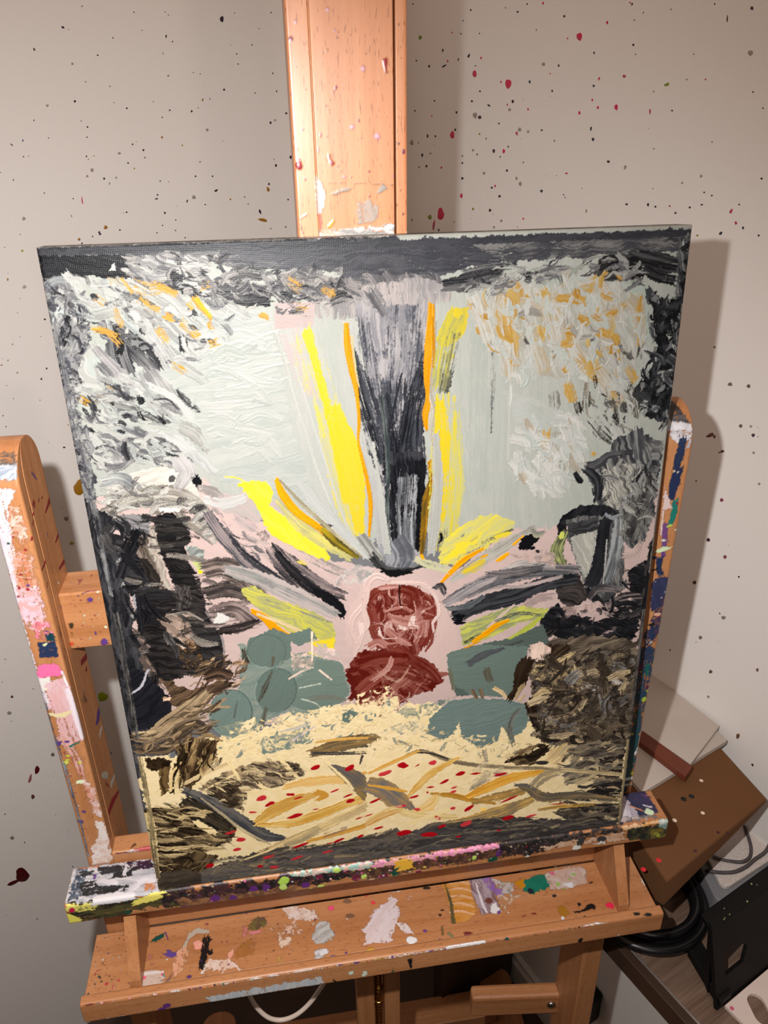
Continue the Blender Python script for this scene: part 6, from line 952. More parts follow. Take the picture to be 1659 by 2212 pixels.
p([(173.1,19.3),(199.5,24.6),(222.8,28.4),(251.1,28.5),(286.1,26.4),(318.6,21.8),(350.2,15.3),(397.8,5.9),(398,-4.6),(320,-4.4),(238.6,-2),(172.3,-3.1)],(118,112,112),h=.35,c2=(81,76,76),mix=.6,rag=1.85,ang=-1),
s([(229.1,27.3),(257.5,25.4),(286.2,25.4),(315.4,21.3)],[5.49,9.16,8.06,5.49],(81,80,82),cov=.85,c2=(170,154,131),mix=.5,rag=1.2),
s([(207.1,19.2),(238.5,17.6),(296.3,13.4),(369.1,6.8)],[1.85,2.22,2.22,1.85],(196,178,146),cov=.55,c2=(105,97,91),mix=.6,rag=.37),
p([(172.6,5.1),(238.6,7.3),(319.6,3),(398.4,.6),(398.6,-5.1),(172.2,-6.2)],(131,125,125),cov=.9,c2=(97,91,91),mix=.5,rag=.94,ang=-1),
p([(30.2,13.8),(60.3,21.1),(95.9,23.4),(140.9,22.1),(200.9,29.3),(200.1,-12.6),(123.7,-11.4),(28.3,-2)],(119,113,112),h=.3,cov=.96,c2=(168,155,139),mix=.6,rag=2.11,ang=0),
p([(37.5,26.4),(66.5,24.9),(96.4,29.3),(141.1,25.1),(199.4,32.6),(199.2,22.6),(110.7,20.7),(59.7,15.2)],(90,85,85),cov=.7,c2=(181,162,137),mix=.6,rag=2.09,ang=2),
p([(2,19.3),(25,18.8),(35.9,12.7),(34.1,-3.2),(-.4,1.6)],(90,80,72),c2=(142,126,108),mix=.6,rag=1.37,ang=3),
s([(72,20.9),(90.3,26.5),(104,31.8)],[1.38,2.41,1.72],(276,250,193),cov=.85,h=.4,rag=.39),
s([(2.5,458.4),(3.7,402),(5.3,336.6),(5.7,274.8)],[3.55,3.55,3.55,3.55],(104,104,110),cov=.6,c2=(190,188,184),mix=.8,rag=.53),
s([(6.5,260.2),(6.2,206.8),(4.9,153.6)],[4.27,4.27,4.27],(70,68,68),cov=.6,c2=(186,180,172),mix=.7,rag=.61),
s([(4.7,136.3),(4.5,86.7),(.9,14.2)],[3.25,4.07,4.88],(214,194,150),cov=.7,c2=(110,96,76),mix=.6,rag=.69),
s([(399.1,-1.7),(398.6,55.7),(397.9,95.3)],[3.34,3.34,2.86],(214,196,156),cov=.75,c2=(100,90,76),mix=.6,rag=.5),
s([(400.5,382.1),(399.6,327.2),(399.3,252.1)],[2.19,2.55,2.19],(216,214,206),cov=.7,c2=(110,110,112),mix=.5,rag=.41),
s([(398,220),(398.2,168.8),(398.2,123.6)],[3.4,3.4,3.4],(70,66,66),cov=.7,c2=(180,172,164),mix=.7,rag=.51),
b([(176.1,16.7),(251.1,27.5),(318.6,21.8),(396.2,5.2),(397,-3.4),(319.9,-3.3),(238.6,-1),(175.4,-1.6)],110,(9.3,37.3),(1.1,4.9),-1,8,[((81,78,80),(144,136,128),3),((157,148,136),(105,99,97),2),((209,191,159),(131,120,110),.9)],seed=55,cov=(.35,.8)),
b([(29.8,9.9),(60.2,20.1),(140.9,21.1),(200.9,28.3),(200.1,-10.5),(108.5,-9.5)],90,(8.8,35.4),(1.1,4.6),1,8,[((85,80,77),(142,134,124),3),((157,144,126),(108,101,95),2),((219,193,152),(142,126,108),.9)],seed=56,cov=(.35,.8)),
d(135.7,106.2,3.88,2.1,25,(222,31,49),h=.5),
d(162.6,101.6,3.93,2.13,25,(222,31,49),h=.5),
d(91.0,82.3,3.92,2.29,20,(245,77,85),h=.5),
d(97.0,75.7,3.95,1.81,25,(222,31,49),h=.5),
d(82.7,69.4,2.97,.99,-8,(245,77,85),h=.5),
d(114.0,82.4,3.29,1.48,-10,(222,31,49),h=.5),
d(119.9,78.1,4.3,.83,15,(222,31,49),h=.5),
d(115.7,59.7,6.73,1.85,12,(222,31,49),h=.5),
d(148.9,80.4,3.67,1.0,20,(245,77,85),h=.5),
d(161.9,68.2,3.39,1.86,15,(222,31,49),h=.5),
d(160.2,73.8,4.04,1.01,20,(222,31,49),h=.5),
d(63.7,51.6,5.34,1.33,12,(245,77,85),h=.5),
d(71.5,42.7,3.88,2.36,-8,(245,77,85),h=.5),
d(66.9,32.7,3.06,1.7,12,(245,77,85),h=.5),
d(117.9,27.7,6.25,1.39,16,(222,31,49),h=.5),
d(150.0,27.5,4.91,1.4,20,(222,31,49),h=.5),
d(168.3,28.8,3.17,1.41,25,(222,31,49),h=.5),
d(183.5,35.2,3.52,1.06,15,(245,77,85),h=.5),
d(90.9,20.0,4.51,1.56,10,(245,77,85),h=.5),
d(44.0,19.6,3.77,2.05,15,(222,31,49),h=.5),
d(140.3,16.8,5.3,1.06,8,(245,77,85),h=.5),
d(83.9,11.2,2.45,1.4,0,(222,31,49),h=.5),
d(94.7,8.1,3.52,1.58,0,(245,77,85),h=.5),
d(114.8,14.9,5.97,1.41,15,(245,77,85),h=.5),
d(167.9,48.7,3.11,.69,15,(222,31,49),h=.5),
d(175.5,50.3,3.46,.69,15,(245,77,85),h=.5),
d(132.9,64.0,2.36,.67,0,(222,31,49),h=.5),
d(190.5,91.7,5.01,1.84,15,(222,31,49),h=.5),
d(142.6,25.8,3.51,.7,10,(222,31,49),h=.5),
d(190.4,91.7,5.01,2.0,12,(256,91,99),h=.5),
d(205.6,97.6,4.01,2.67,-20,(225,31,50),h=.5),
d(229.5,96.3,3.37,2.36,10,(256,91,99),h=.5),
d(253.0,81.4,4.48,2.07,12,(225,31,50),h=.5),
d(266.2,79.5,4.86,1.04,0,(225,31,50),h=.5),
d(239.6,75.2,3.8,1.38,25,(225,31,50),h=.5),
d(247.9,67.7,3.14,1.05,20,(256,91,99),h=.5),
d(247.6,63.5,2.8,1.58,10,(256,91,99),h=.5),
d(227.7,71.4,3.11,.86,0,(225,31,50),h=.5),
d(213.9,63.4,4.5,1.21,10,(225,31,50),h=.5),
d(181.9,64.9,4.45,1.2,20,(225,31,50),h=.5),
d(216.5,49.7,3.16,1.4,-20,(256,91,99),h=.5),
d(247.2,45.7,2.49,1.6,0,(256,91,99),h=.5),
d(261.1,43.3,4.3,1.79,30,(225,31,50),h=.5),
d(203.4,55.5,5.56,1.39,0,(256,91,99),h=.5),
d(234.1,37.7,3.22,1.43,-50,(256,91,99),h=.5),
d(295.8,26.6,6.27,2.21,10,(225,31,50),h=.5),
d(316.2,25.5,4.46,1.11,10,(256,91,99),h=.5),
d(258.4,26.6,5.1,2.55,20,(256,91,99),h=.5),
d(237.7,27.4,3.61,1.63,10,(225,31,50),h=.5),
d(206.0,26.0,6.44,2.86,0,(225,31,50),h=.5),
d(228.1,20.2,7.61,2.72,-8,(225,31,50),h=.5),
d(183.7,35.2,3.52,1.06,5,(225,31,50),h=.5),
d(339.1,34.9,6.68,.74,-4,(225,31,50),h=.5),
d(296.6,47.6,9.04,1.08,20,(225,31,50),h=.5),
d(287.7,75.3,5.26,1.23,5,(225,31,50),h=.5),
d(217.5,95.7,2.02,.67,30,(225,31,50),h=.5),
d(225.4,66.4,1.04,1.04,0,(225,31,50),h=.5),
d(288.1,14.4,2.23,.93,0,(225,31,50),h=.5),
d(252.2,13.5,2.21,1.1,0,(225,31,50),h=.5),
d(234.1,37.3,1.43,.89,-50,(287,256,209)),
d(201.6,55.8,2.43,.69,0,(269,222,196))]
E_OPS = {'left_post': [p([(368.3,64.9),(366.5,85.5),(357,84.4),(358.8,63.9)],(196,200,206),cov=.9,c2=(110,120,140),mix=.8,rag=.99,ang=83),
p([(374.2,66.2),(371.6,85.5),(365.6,85.5),(367.4,64.8)],(70,64,66),cov=.6,c2=(150,110,80),mix=.7,rag=1.14,ang=95),
p([(355.6,63.4),(350.8,83),(339.7,75.1),(315.5,72.8),(276.3,68.3),(245.1,65.7),(206,66),(168.8,69.1),(169.9,63.9),(229.3,63.9),(277.1,63.9),(353.8,63.3)],(222,214,218),cov=.88,c2=(206,180,190),mix=.6,rag=1.28,ang=178),
p([(341.5,75.5),(327.7,83.5),(314.4,83.8),(294.7,84.5),(276.9,81.7),(275.9,72.3),(281.5,66.9),(315.6,71.3)],(204,120,84),cov=.5,c2=(222,190,180),mix=.5,rag=1.25,ang=180),
p([(339.6,75.8),(339,82),(324,82.7),(311.6,82.5),(309.3,77.1),(324.9,74.1)],(224,190,176),cov=.65,c2=(206,130,96),mix=.6,rag=1.04),
p([(277.5,66.9),(276.9,81.7),(259.2,81.4),(243.1,81.5),(239.8,73.1),(245.1,65.7),(261.1,65)],(226,190,202),cov=.85,c2=(206,140,120),mix=.5,rag=1.51),
p([(248.6,71.5),(247.2,83.2),(234.2,83.1),(233.6,70.1)],(226,130,160),cov=.7,c2=(210,120,100),mix=.6,rag=1.35),
s([(326.9,72.2),(323.9,80.3),(321.7,85.5)],[.43,.52,.35],(226,190,184),cov=.9,rag=.18),
s([(319.5,70.5),(316.4,78.7),(314.2,85.5)],[.44,.52,.35],(226,190,184),cov=.9,rag=.18),
s([(302.5,66.7),(299.3,74.9),(296.9,82.6)],[.45,.54,.36],(226,190,184),cov=.9,rag=.18),
s([(297.7,65.6),(294.5,73.9),(294,82)],[.45,.54,.36],(226,190,184),cov=.9,rag=.18),
s([(291.9,64.7),(288.6,72.6),(293,81.8)],[.45,.54,.36],(226,190,184),cov=.9,rag=.18),
s([(306.3,67.6),(303.2,75.8),(298.9,83)],[.45,.53,.36],(226,190,184),cov=.9,rag=.18),
s([(289,64.2),(285.7,71.9),(284.2,79.9)],[.45,.55,.36],(226,190,184),cov=.9,rag=.18),
p([(231.2,71.3),(229.8,83.1),(216.3,83.1),(216.9,70)],(34,48,80),cov=.96,c2=(60,60,90),mix=.4,rag=.79,ang=104),
p([(237.1,77.7),(237.4,83.8),(229.6,83.9),(230.4,78)],(22,60,70),rag=.97),
s([(227.5,74.8),(229.4,77)],[1.57,1.96],(222,226,170),rag=.39),
p([(211.6,67.2),(211.2,78.5),(203.6,84.1),(199.3,81.5),(199.3,64.9)],(238,110,160),h=.4,rag=1.01),
p([(199.3,64.9),(199.2,73.4),(188.7,73.1),(187.4,65.7)],(226,220,214),rag=.82),
p([(194.1,68),(197.8,83.8),(167,81.5),(169.1,67.3)],(222,170,176),cov=.85,c2=(224,200,200),mix=.6,rag=1.45,ang=177),
s([(203.8,82.4),(188.4,83.8),(169.2,83.3)],[1.64,2.05,1.85],(236,224,224),cov=.9,rag=.41),
d(306.5,79.2,1.12,.98,96,(150,22,44)),
d(287.8,72.3,1.13,.8,96,(150,22,44)),
d(277.3,68.6,.98,1.43,96,(150,22,44)),
d(275.3,74.2,1.47,1.03,96,(150,22,44)),
d(317.0,73.2,.63,.96,96,(150,22,44)),
d(283.5,75.3,1.46,.51,96,(150,22,44)),
d(270.5,66.6,.98,.83,96,(150,22,44)),
d(299.1,75.5,.56,.59,96,(150,22,44)),
d(331.3,78.9,.7,.84,95,(230,228,190)),
d(316.7,82.3,.63,.77,96,(230,228,190)),
d(277.4,78.5,.74,.61,96,(230,228,190)),
d(325.7,74.7,.55,.57,95,(230,228,190)),
d(345.7,85.7,.25,.45,109,(230,228,190)),
d(188.7,68.2,1.05,1.17,98,(230,228,190)),
d(278.6,75.0,1.31,1.02,96,(92,56,128)),
d(239.5,79.2,1.69,.65,116,(92,56,128)),
d(312.3,69.4,1.26,.97,96,(20,76,60)),
s([(246.5,73.1),(247.8,74.6),(246.2,75.4),(244.9,74),(246.5,73.1)],.38,(190,60,90),rag=.06),
s([(244.1,77.7),(245.5,79.2),(243.8,80.1),(242.5,78.6),(244.1,77.7)],.38,(190,60,90),rag=.06),
s([(234.6,72.3),(236,73.8),(234.3,74.7),(233,73.2),(234.6,72.3)],.39,(190,60,90),rag=.06),
p([(192.2,69),(189.7,85.5),(144.9,85.5),(135.8,85),(131.9,70.3),(153.8,69)],(224,190,196),cov=.8,c2=(214,150,140),mix=.5,rag=1.56,ang=177),
s([(185.9,83.1),(160.5,84.6),(137.3,85.2)],[4.13,5.16,4.13],(230,214,220),cov=.9,rag=.87),
s([(164.8,66.2),(162.3,72.9),(164.8,81.2)],[2.58,4.39,2.58],(226,210,160),rag=.76),
s([(142.8,70.2),(118.1,76.9),(95.1,77.3)],[8.18,6.82,5.45],(214,150,140),cov=.5,c2=(224,190,184),mix=.6,rag=1),
d(135.9,66.5,2.78,2.43,126,(92,56,128)),
d(136.4,73.5,2.02,1.24,99,(92,56,128)),
d(50.8,67.1,2.63,2.45,101,(92,56,128)),
d(61.0,71.9,2.15,1.28,140,(92,56,128)),
s([(131.2,74.2),(134.7,82.3)],[1.88,1.34],(24,110,100),cov=.9,rag=.38),
d(115.1,67.6,2.79,1.9,86,(206,210,70)),
d(122.2,71.2,1.59,1.26,99,(206,210,70)),
d(113.8,78.4,1.15,1.6,99,(206,210,70)),
d(117.9,69.9,1.82,.95,99,(206,210,70)),
s([(93.5,71.7),(93.6,75.8),(93.9,79.4)],[2.81,4.77,2.25],(232,236,196),rag=.82),
s([(77.6,80.6),(79.4,84.8)],[1.43,1.71],(226,220,214),rag=.36),
p([(95.1,77.3),(90.6,83.6),(62.8,85.3),(52.4,84.8),(53.1,81.7),(67.7,78.2)],(228,206,204),cov=.75,c2=(206,130,100),mix=.6,rag=2.02),
p([(49.8,79.9),(45.1,85.5),(23.2,85.5),(4.8,84.8),(-2.7,84.4),(-2,66.8),(20.7,70.9),(32.2,78)],(230,216,210),cov=.92,h=.3,c2=(206,150,120),mix=.35,rag=2.13),
p([(118.2,75.8),(94.7,79.6),(63.7,81.1),(53.9,76.9),(91.8,76.7)],(220,160,140),cov=.5,c2=(190,90,60),mix=.5,rag=1.99),
s([(187.1,64.9),(151.3,65.1),(106.8,66.6),(52.3,66.9),(8.6,66.2)],[2.21,1.66,2.48,1.38,1.38],(50,70,90),cov=.7,c2=(200,200,206),mix=.6,rag=.47),
k(60,11.7,177.7,69.3,69.3,[(226,220,214),(150,60,80),(230,210,190),(92,56,128)],r=(.25,.8),seed=5),
s([(333.2,112),(330.9,108.8)],[3.87,4.58],(132,24,34),h=.4,rag=.35),
s([(318.9,144.4),(316.2,128.9)],[4.66,1.94],(132,24,34),h=.4,rag=.39),
s([(330,122.9),(328.8,120.2)],[2.56,1.46],(132,24,34),h=.4,rag=.37),
s([(327.3,106.3),(321.8,90.3)],[2.31,1.44],(132,24,34),h=.4,rag=.29),
s([(327.8,131.7),(327.6,128)],[1.5,1.13],(132,24,34),h=.4,rag=.38),
s([(289.8,146.1),(288.4,134.8)],[3.26,2.04],(132,24,34),h=.4,rag=.41),
s([(266.8,147.6),(269,129.4)],[3.76,2.51],(132,24,34),h=.4,rag=.42),
s([(288.7,106.4),(288.8,86.1)],[2.54,1.82],(132,24,34),h=.4,rag=.36),
s([(275.7,92.5),(273.1,88.3)],[1.84,1.11],(132,24,34),h=.4,rag=.37),
s([(177.6,145.3),(183.2,128)],[6.1,4.69],(132,24,34),h=.4,rag=.47),
s([(170.3,138.3),(171.2,133.9)],[3.8,2.38],(132,24,34),h=.4,rag=.48),
s([(315.6,85.6),(312.9,84.5)],[1.48,1.72],(132,24,34),h=.4,rag=.25),
s([(351,120.7),(346.3,125),(342.1,128.2)],[1.44,2.16,.72],(92,56,128),rag=.42),
s([(303.1,122.8),(300.4,122.3)],[1.9,1.14],(92,56,128),rag=.38),
d(355.2,132.7,1.91,.55,112,(206,196,170)),
d(262.1,121.1,2.46,1.32,121,(206,196,170)),
d(357.9,123.3,1.05,.36,112,(206,196,170)),
d(249.7,107.9,1.5,.46,123,(206,196,170)),
s([(246.6,93.1),(232,91.9),(214.6,92.5)],[1.98,3.17,1.98],(40,36,40),cov=.5,rag=.58),
d(120.8,148.7,7.35,2.24,180,(186,206,90)),
k(90,178.2,362.7,93.8,108.3,[(170,110,80),(190,150,130),(150,40,50),(60,50,60)],r=(.25,.7),seed=7),
s([(121.3,146.6),(119.3,137.7),(119.1,130.4)],[6.55,10.13,4.17],(92,56,128),rag=1),
s([(105.6,141.8),(105.4,130.7)],[4.17,5.36],(206,196,186),rag=.9),
d(70.2,121.1,12.74,3.71,135,(206,206,190),a=.8),
s([(44.6,148.3),(49.9,130.1)],[2.98,7.15],(200,190,176),rag=1),
s([(25.7,146.2),(37.5,121),(40.3,108.3)],[2.98,7.15,7.15],(150,22,32),h=.5,rag=1),
s([(64.2,117.9),(54.9,123.5)],[2.38,1.79],(150,40,50),rag=.46),
s([(161.2,116.7),(152.7,117.6)],[11.29,8.47],(60,50,50),cov=.5,rag=1),
k(50,-13.2,153.5,118.5,144.4,[(170,110,80),(190,150,130),(150,40,50)],r=(.25,.8),seed=8)],
'right_post': [p([(377.8,64.1),(376.6,74.7),(361.7,83.6),(365,64.6)],(44,40,42),cov=.92,c2=(130,130,134),mix=.5,rag=.97,ang=94),
p([(365,64.6),(361.7,84.1),(357.7,84.6),(358.2,65.3)],(226,222,224),h=.3,c2=(180,180,186),mix=.5,rag=.79),
p([(357.6,65.9),(358.7,84.5),(353.8,84.7),(345.1,83.1),(343.4,79.5),(351.2,81.1),(349.9,72.5),(354.2,66.9)],(220,214,216),cov=.85,c2=(150,150,170),mix=.5,rag=1.0),
s([(352.5,77),(339.7,76.2),(327.7,75.2)],[6.08,7.09,6.08],(34,48,80),cov=.96,c2=(50,60,90),mix=.4,rag=1),
s([(329.5,77.9),(317.4,75.9),(302.9,75.3)],[6.25,8.34,5.21],(36,46,82),c2=(34,48,80),mix=.5,rag=1),
s([(339.4,79.7),(329.3,80.4)],[1.02,.82],(34,48,80),cov=.7,rag=.25),
s([(302.5,79.4),(289.7,79.5),(282.2,78.2)],[4.3,5.37,4.3],(30,124,112),c2=(24,110,100),mix=.5,rag=.91),
p([(315,68.3),(299.6,75.8),(295.3,77.1),(294.9,69.5)],(222,196,190),rag=1.06),
s([(294.8,70.5),(272.9,71.9)],[1.73,1.95],(224,200,194),cov=.9,rag=.39),
s([(282.6,74),(268.1,75.8),(253.3,77.1)],[4.41,4.41,3.97],(96,66,140),cov=.9,c2=(150,80,100),mix=.4,rag=.76),
d(280.6,77.9,2.75,1.42,79,(186,206,90)),
s([(258.5,71),(260.2,76),(260.8,81.7)],[3.34,4.46,2.23],(214,228,186),h=.4,rag=.77),
d(268.2,74.7,1.91,.92,96,(226,226,214)),
d(276.7,83.5,1.02,1.13,97,(226,226,214)),
d(326.8,73.9,1.01,.52,95,(226,226,214)),
d(230.0,84.0,.94,.97,99,(226,226,214)),
d(206.2,81.8,1.8,1.74,125,(226,226,214)),
d(224.2,72.0,1.51,.85,124,(226,226,214)),
d(170.6,79.0,1.6,1.19,97,(226,226,214)),
d(172.1,74.3,1.37,1.19,97,(226,226,214)),
s([(252.5,74.1),(243.2,75),(236,77.7)],[5.67,4.54,5.67],(34,48,80),rag=.95),
s([(253.8,66.5),(252.7,71.9)],[2.24,2.24],(34,48,80),rag=.44),
s([(241.5,69.4),(242.7,74.5)],[1.59,1.82],(28,28,32),rag=.37),
p([(231.9,71.9),(235.2,84.9),(218.4,85.5),(206.4,85.1),(201.6,74.4),(217.7,72)],(54,60,96),cov=.95,c2=(40,44,70),mix=.5,rag=1.4,ang=155),
p([(202.3,78.6),(216.3,84),(181.5,85.5),(169.5,80.3),(189.1,75.1)],(44,50,80),cov=.75,c2=(120,60,70),mix=.4,rag=2.17),
p([(183.3,71.6),(187.6,77.6),(151.9,84.8),(153.4,73.7)],(40,54,86),cov=.7,c2=(30,40,60),mix=.4,rag=2.22),
d(197.1,81.3,1.57,1.28,97,(150,30,44)),
d(299.7,80.9,1.24,1.09,95,(150,30,44)),
d(198.4,80.3,3.14,1.78,97,(226,170,140)),
d(188.8,77.4,2.93,1.81,97,(28,28,32)),
k(70,192.0,331.1,63.2,86.6,[(92,56,128),(28,28,32),(150,22,44),(226,220,214),(186,206,90),(40,50,80)],r=(.2,.7),seed=9),
p([(165.9,68.7),(163.9,84.6),(138.7,84),(107.7,84.5),(76.8,84.3),(28,83.2),(-2,81.2),(-1.3,76.9),(48.5,75.4),(97.6,73.6),(138.2,70.8)],(44,54,84),cov=.72,c2=(24,84,84),mix=.5,rag=2.47,ang=178),
p([(97.2,76.6),(96.3,82.5),(47.1,83.6),(17.5,83.7),(25.1,77.5),(73.4,75)],(28,66,82),cov=.85,c2=(22,90,80),mix=.5,rag=1.62,ang=-180),
p([(148.3,78.8),(148,81.2),(135.7,81.6),(136.1,78.7)],(18,96,86),rag=.85),
d(109.3,82.1,2.17,2.65,98,(170,190,60)),
d(22.2,83.0,2.09,2.16,102,(170,190,60)),
d(70.7,76.1,1.64,1.27,99,(170,190,60)),
d(118.5,83.6,.94,1.19,100,(170,190,60)),
s([(15.1,74.8),(16,84.6)],[3.64,3.64],(206,216,206),cov=.8,rag=.65),
s([(8.5,74.6),(7.9,85)],[2.44,2.69],(196,200,176),cov=.8,rag=.5),
d(47.2,83.1,1.44,2.62,101,(220,220,220)),
d(52.1,83.9,.77,1.82,102,(220,220,220)),
d(122.9,83.5,1.55,1.89,100,(96,30,70)),
d(140.3,72.4,1.94,3.45,98,(96,30,70)),
d(145.7,73.5,1.94,2.74,98,(96,30,70)),
k(60,18.1,156.0,63.9,86.6,[(92,56,128),(28,28,32),(150,22,44),(226,220,214),(186,206,90),(34,48,80)],r=(.2,.6),seed=10),
s([(100.7,84.6),(71.8,84.8),(47,84.5)],[1,1.39,1],(200,190,176),cov=.6,rag=.31)],
'mast': [s([(593.2,117.8),(590.2,118.1),(588.3,118.2),(586.5,118.5)],[2.65,2.26,.66,1.59],(150,22,44),h=.6,rag=.13),
s([(544.5,83.1),(541.5,84.1),(538.8,85.3)],[.56,1.4,2.53],(150,22,44),h=.6,rag=.14),
d(538.9,62.2,1.9,2.41,91,(150,22,44),h=.8),
d(541.8,62.2,1.02,.93,91,(150,22,44)),
d(603.0,61.9,1.5,1.17,90,(140,40,80)),
d(579.0,89.0,.63,1.27,104,(140,40,80)),
d(562.0,101.7,.58,.91,104,(140,40,80)),
d(534.5,107.2,.81,.63,119,(140,40,80)),
d(531.0,65.2,.66,.54,91,(140,40,80)),
d(554.7,78.9,.51,1.17,91,(140,40,80)),
d(553.9,82.3,.36,.52,91,(140,40,80)),
d(552.8,103.1,.44,.39,91,(140,40,80)),
d(520.5,107.5,.61,.63,91,(140,40,80)),
d(525.8,115.9,.53,.62,91,(140,40,80)),
d(566.2,92.7,.29,.25,91,(140,40,80)),
d(576.8,87.4,.36,.31,91,(140,40,80)),
d(572.7,85.2,.29,.25,91,(140,40,80)),
d(531.5,96.3,.45,.55,91,(140,40,80)),
d(610.0,138.0,.56,.47,90,(120,30,66)),
d(549.4,137.7,.6,.53,91,(120,30,66)),
d(545.2,140.5,1.05,1.34,91,(120,30,66)),
d(509.8,140.1,.7,.65,92,(120,30,66)),
d(515.3,136.1,.46,.85,92,(120,30,66)),
d(523.5,138.6,.46,.42,91,(120,30,66)),
d(617.0,85.9,1.09,1.03,90,(226,168,190),a=.85),
d(611.1,64.9,.95,.92,90,(226,168,190),a=.85),
d(607.0,89.6,.55,.82,90,(226,168,190),a=.85),
d(588.7,105.0,1.28,1.47,90,(226,168,190),a=.85),
d(558.7,97.7,1.24,1.3,91,(226,168,190),a=.85),
d(553.4,112.7,2.07,1.84,91,(226,168,190),a=.85),
d(531.9,92.0,.9,.82,91,(226,168,190),a=.85),
d(546.6,77.0,.66,1.85,91,(226,168,190),a=.85),
d(531.6,121.9,.68,.62,91,(226,168,190),a=.85),
d(593.5,89.9,.56,.48,90,(226,168,190),a=.85),
d(557.7,65.5,.57,.58,91,(90,66,120)),
d(538.0,88.8,.44,.4,91,(90,66,120)),
d(597.4,84.8,.55,.97,99,(196,130,60)),
p([(533.6,71.4),(530.2,77.6),(522.6,80.2),(515.6,79.5),(510.1,76.5),(511.6,71.3)],(224,204,196),cov=.93,c2=(206,178,166),mix=.6,rag=.58),
s([(511.5,75.9),(505.8,75.9),(503,76.2)],[1.91,2.2,1.18],(206,96,86),cov=.7,rag=.43),
p([(517.2,99.6),(518.4,107.2),(514,112.5),(507.6,112),(504.2,106.9),(505.1,99.2)],(170,150,136),cov=.82,c2=(150,140,132),mix=.6,rag=1.04,ang=171),
s([(522.4,84.7),(524.4,90.8),(525,95.3)],[1.15,2.45,1.01],(150,130,116),cov=.75,rag=.47),
s([(522.4,112.7),(525.1,115.8),(524.4,117.3)],[1.46,3.64,2.92],(150,140,132),cov=.8,rag=.65),
s([(528.2,71.9),(528.5,92.4),(526.7,121.9)],[.36,.29,.29],(150,110,84),cov=.6,rag=.15),
s([(503.5,81.5),(505.6,83.1),(507,84.4)],[1.03,1.92,.89],(214,160,30),h=.5,rag=.39),
p([(501.6,71.9),(501.9,86.8),(503,99.1),(502.6,110),(504.4,122.4),(494.2,122.6),(493.6,106.6),(493.4,91.1),(494,71.9)],(224,206,196),cov=.82,h=.3,c2=(120,120,118),mix=.8,rag=1.2,ang=94),
s([(500.8,76),(498.4,83.6),(495.6,80.4)],[2.98,4.47,2.23],(206,150,120),cov=.6,rag=.77),
s([(498.6,101.3),(500.6,106.8),(496.7,114.5)],[2.26,3.76,3.01],(120,124,122),cov=.7,c2=(200,190,182),mix=.6,rag=.66),
s([(502.4,117.7),(503,121.2)],[2.71,3.01],(226,220,214),rag=.55),
s([(506.2,60.8),(501.9,61.7),(496.1,63.6)],[.37,.59,.37],(90,80,90),cov=.7,rag=.19),
s([(509,60.6),(511.7,65.3)],[.58,1.02],(220,180,180),cov=.7,rag=.25),
p([(499.8,142.1),(499.4,142.8),(493.9,142.7),(494,142)],(226,220,214),rag=.19),
k(50,498.4,615.6,60.1,141.4,[(150,60,90),(120,80,70),(110,70,90)],r=(.2,.6),seed=3)],
'crossbar': [d(-20.3,104.0,2.12,1.98,7,(92,56,128)),
d(-16.7,142.5,2.24,3.44,33,(92,56,128)),
d(-41.9,107.6,.88,1.55,7,(92,56,128)),
d(-21.5,133.8,.72,1.61,7,(92,56,128)),
d(-27.9,99.7,.7,.55,6,(92,56,128)),
d(-15.1,143.9,1.83,1.17,7,(92,56,128)),
d(-26.7,117.2,1.37,.83,-28,(228,222,190)),
d(-13.1,129.3,1.52,1.11,44,(228,222,190)),
d(-13.6,97.8,1.24,1.07,6,(228,222,190)),
d(-26.1,137.9,1.67,.41,-38,(228,222,190)),
d(-28.4,123.3,.79,.53,-28,(228,222,190)),
d(-37.7,124.9,1.78,2.72,7,(60,50,30)),
s([(-38,130.6),(-39.9,136.1)],[2.04,1.02],(110,80,40),cov=.6,rag=.41),
d(-40.5,141.3,1.44,1.63,7,(206,70,40)),
s([(-25.2,98.5),(-21.2,96.9),(-15.6,96.9)],[.66,.99,.5],(110,50,80),rag=.25),
d(-26.6,103.6,.88,.66,7,(150,60,60)),
d(-22.1,106.0,1.06,.44,7,(150,60,60)),
d(-28.9,113.6,.44,.56,7,(150,60,60)),
d(-17.9,133.1,.54,.69,7,(150,60,60)),
k(40,-39.9,-13.0,97.2,146.5,[(150,60,60),(120,60,90),(226,200,170)],r=(.25,.8),seed=11),
p([(-19.8,96.7),(-8.5,96.9),(-8.8,97.4),(-25,97.6)],(206,110,100),cov=.5,rag=.43),
d(-28.9,81.7,.77,3.82,10,(150,60,56)),
d(-30.0,79.6,1.35,1.16,10,(150,60,56)),
d(-22.1,74.0,.78,1.18,10,(150,60,56)),
k(10,-38.8,-12.2,68.8,97.7,[(150,60,60)],r=(.2,.4),seed=12)],
'canvas_ledge': [p([(-76.5,39.2),(-8.4,41.5),(1.2,76.8),(-74.4,75.5)],(212,206,208),cov=.97,c2=(120,124,136),mix=.5,rag=1.97,ang=5),
p([(-72.3,39.5),(-61.6,42),(-63.7,69.5),(-72.5,73.7)],(54,66,84),cov=.85,c2=(130,140,150),mix=.5,rag=1.98),
s([(-66.7,47.9),(-57.9,48.3)],5.18,(24,24,28),cov=.88,rag=1.44,c2=(70,70,76),mix=.3),
s([(-50.3,49.1),(-40.6,47),(-29.1,48.1)],[5.76,8.64,4.32],(24,24,28),cov=.88,rag=1.44,c2=(70,70,76),mix=.3),
s([(-39.7,53.2),(-24.6,53.4)],5.7,(24,24,28),cov=.88,rag=1.43,c2=(70,70,76),mix=.3),
s([(-65.8,59.2),(-54.8,58.8)],6.18,(24,24,28),cov=.88,rag=1.41,c2=(70,70,76),mix=.3),
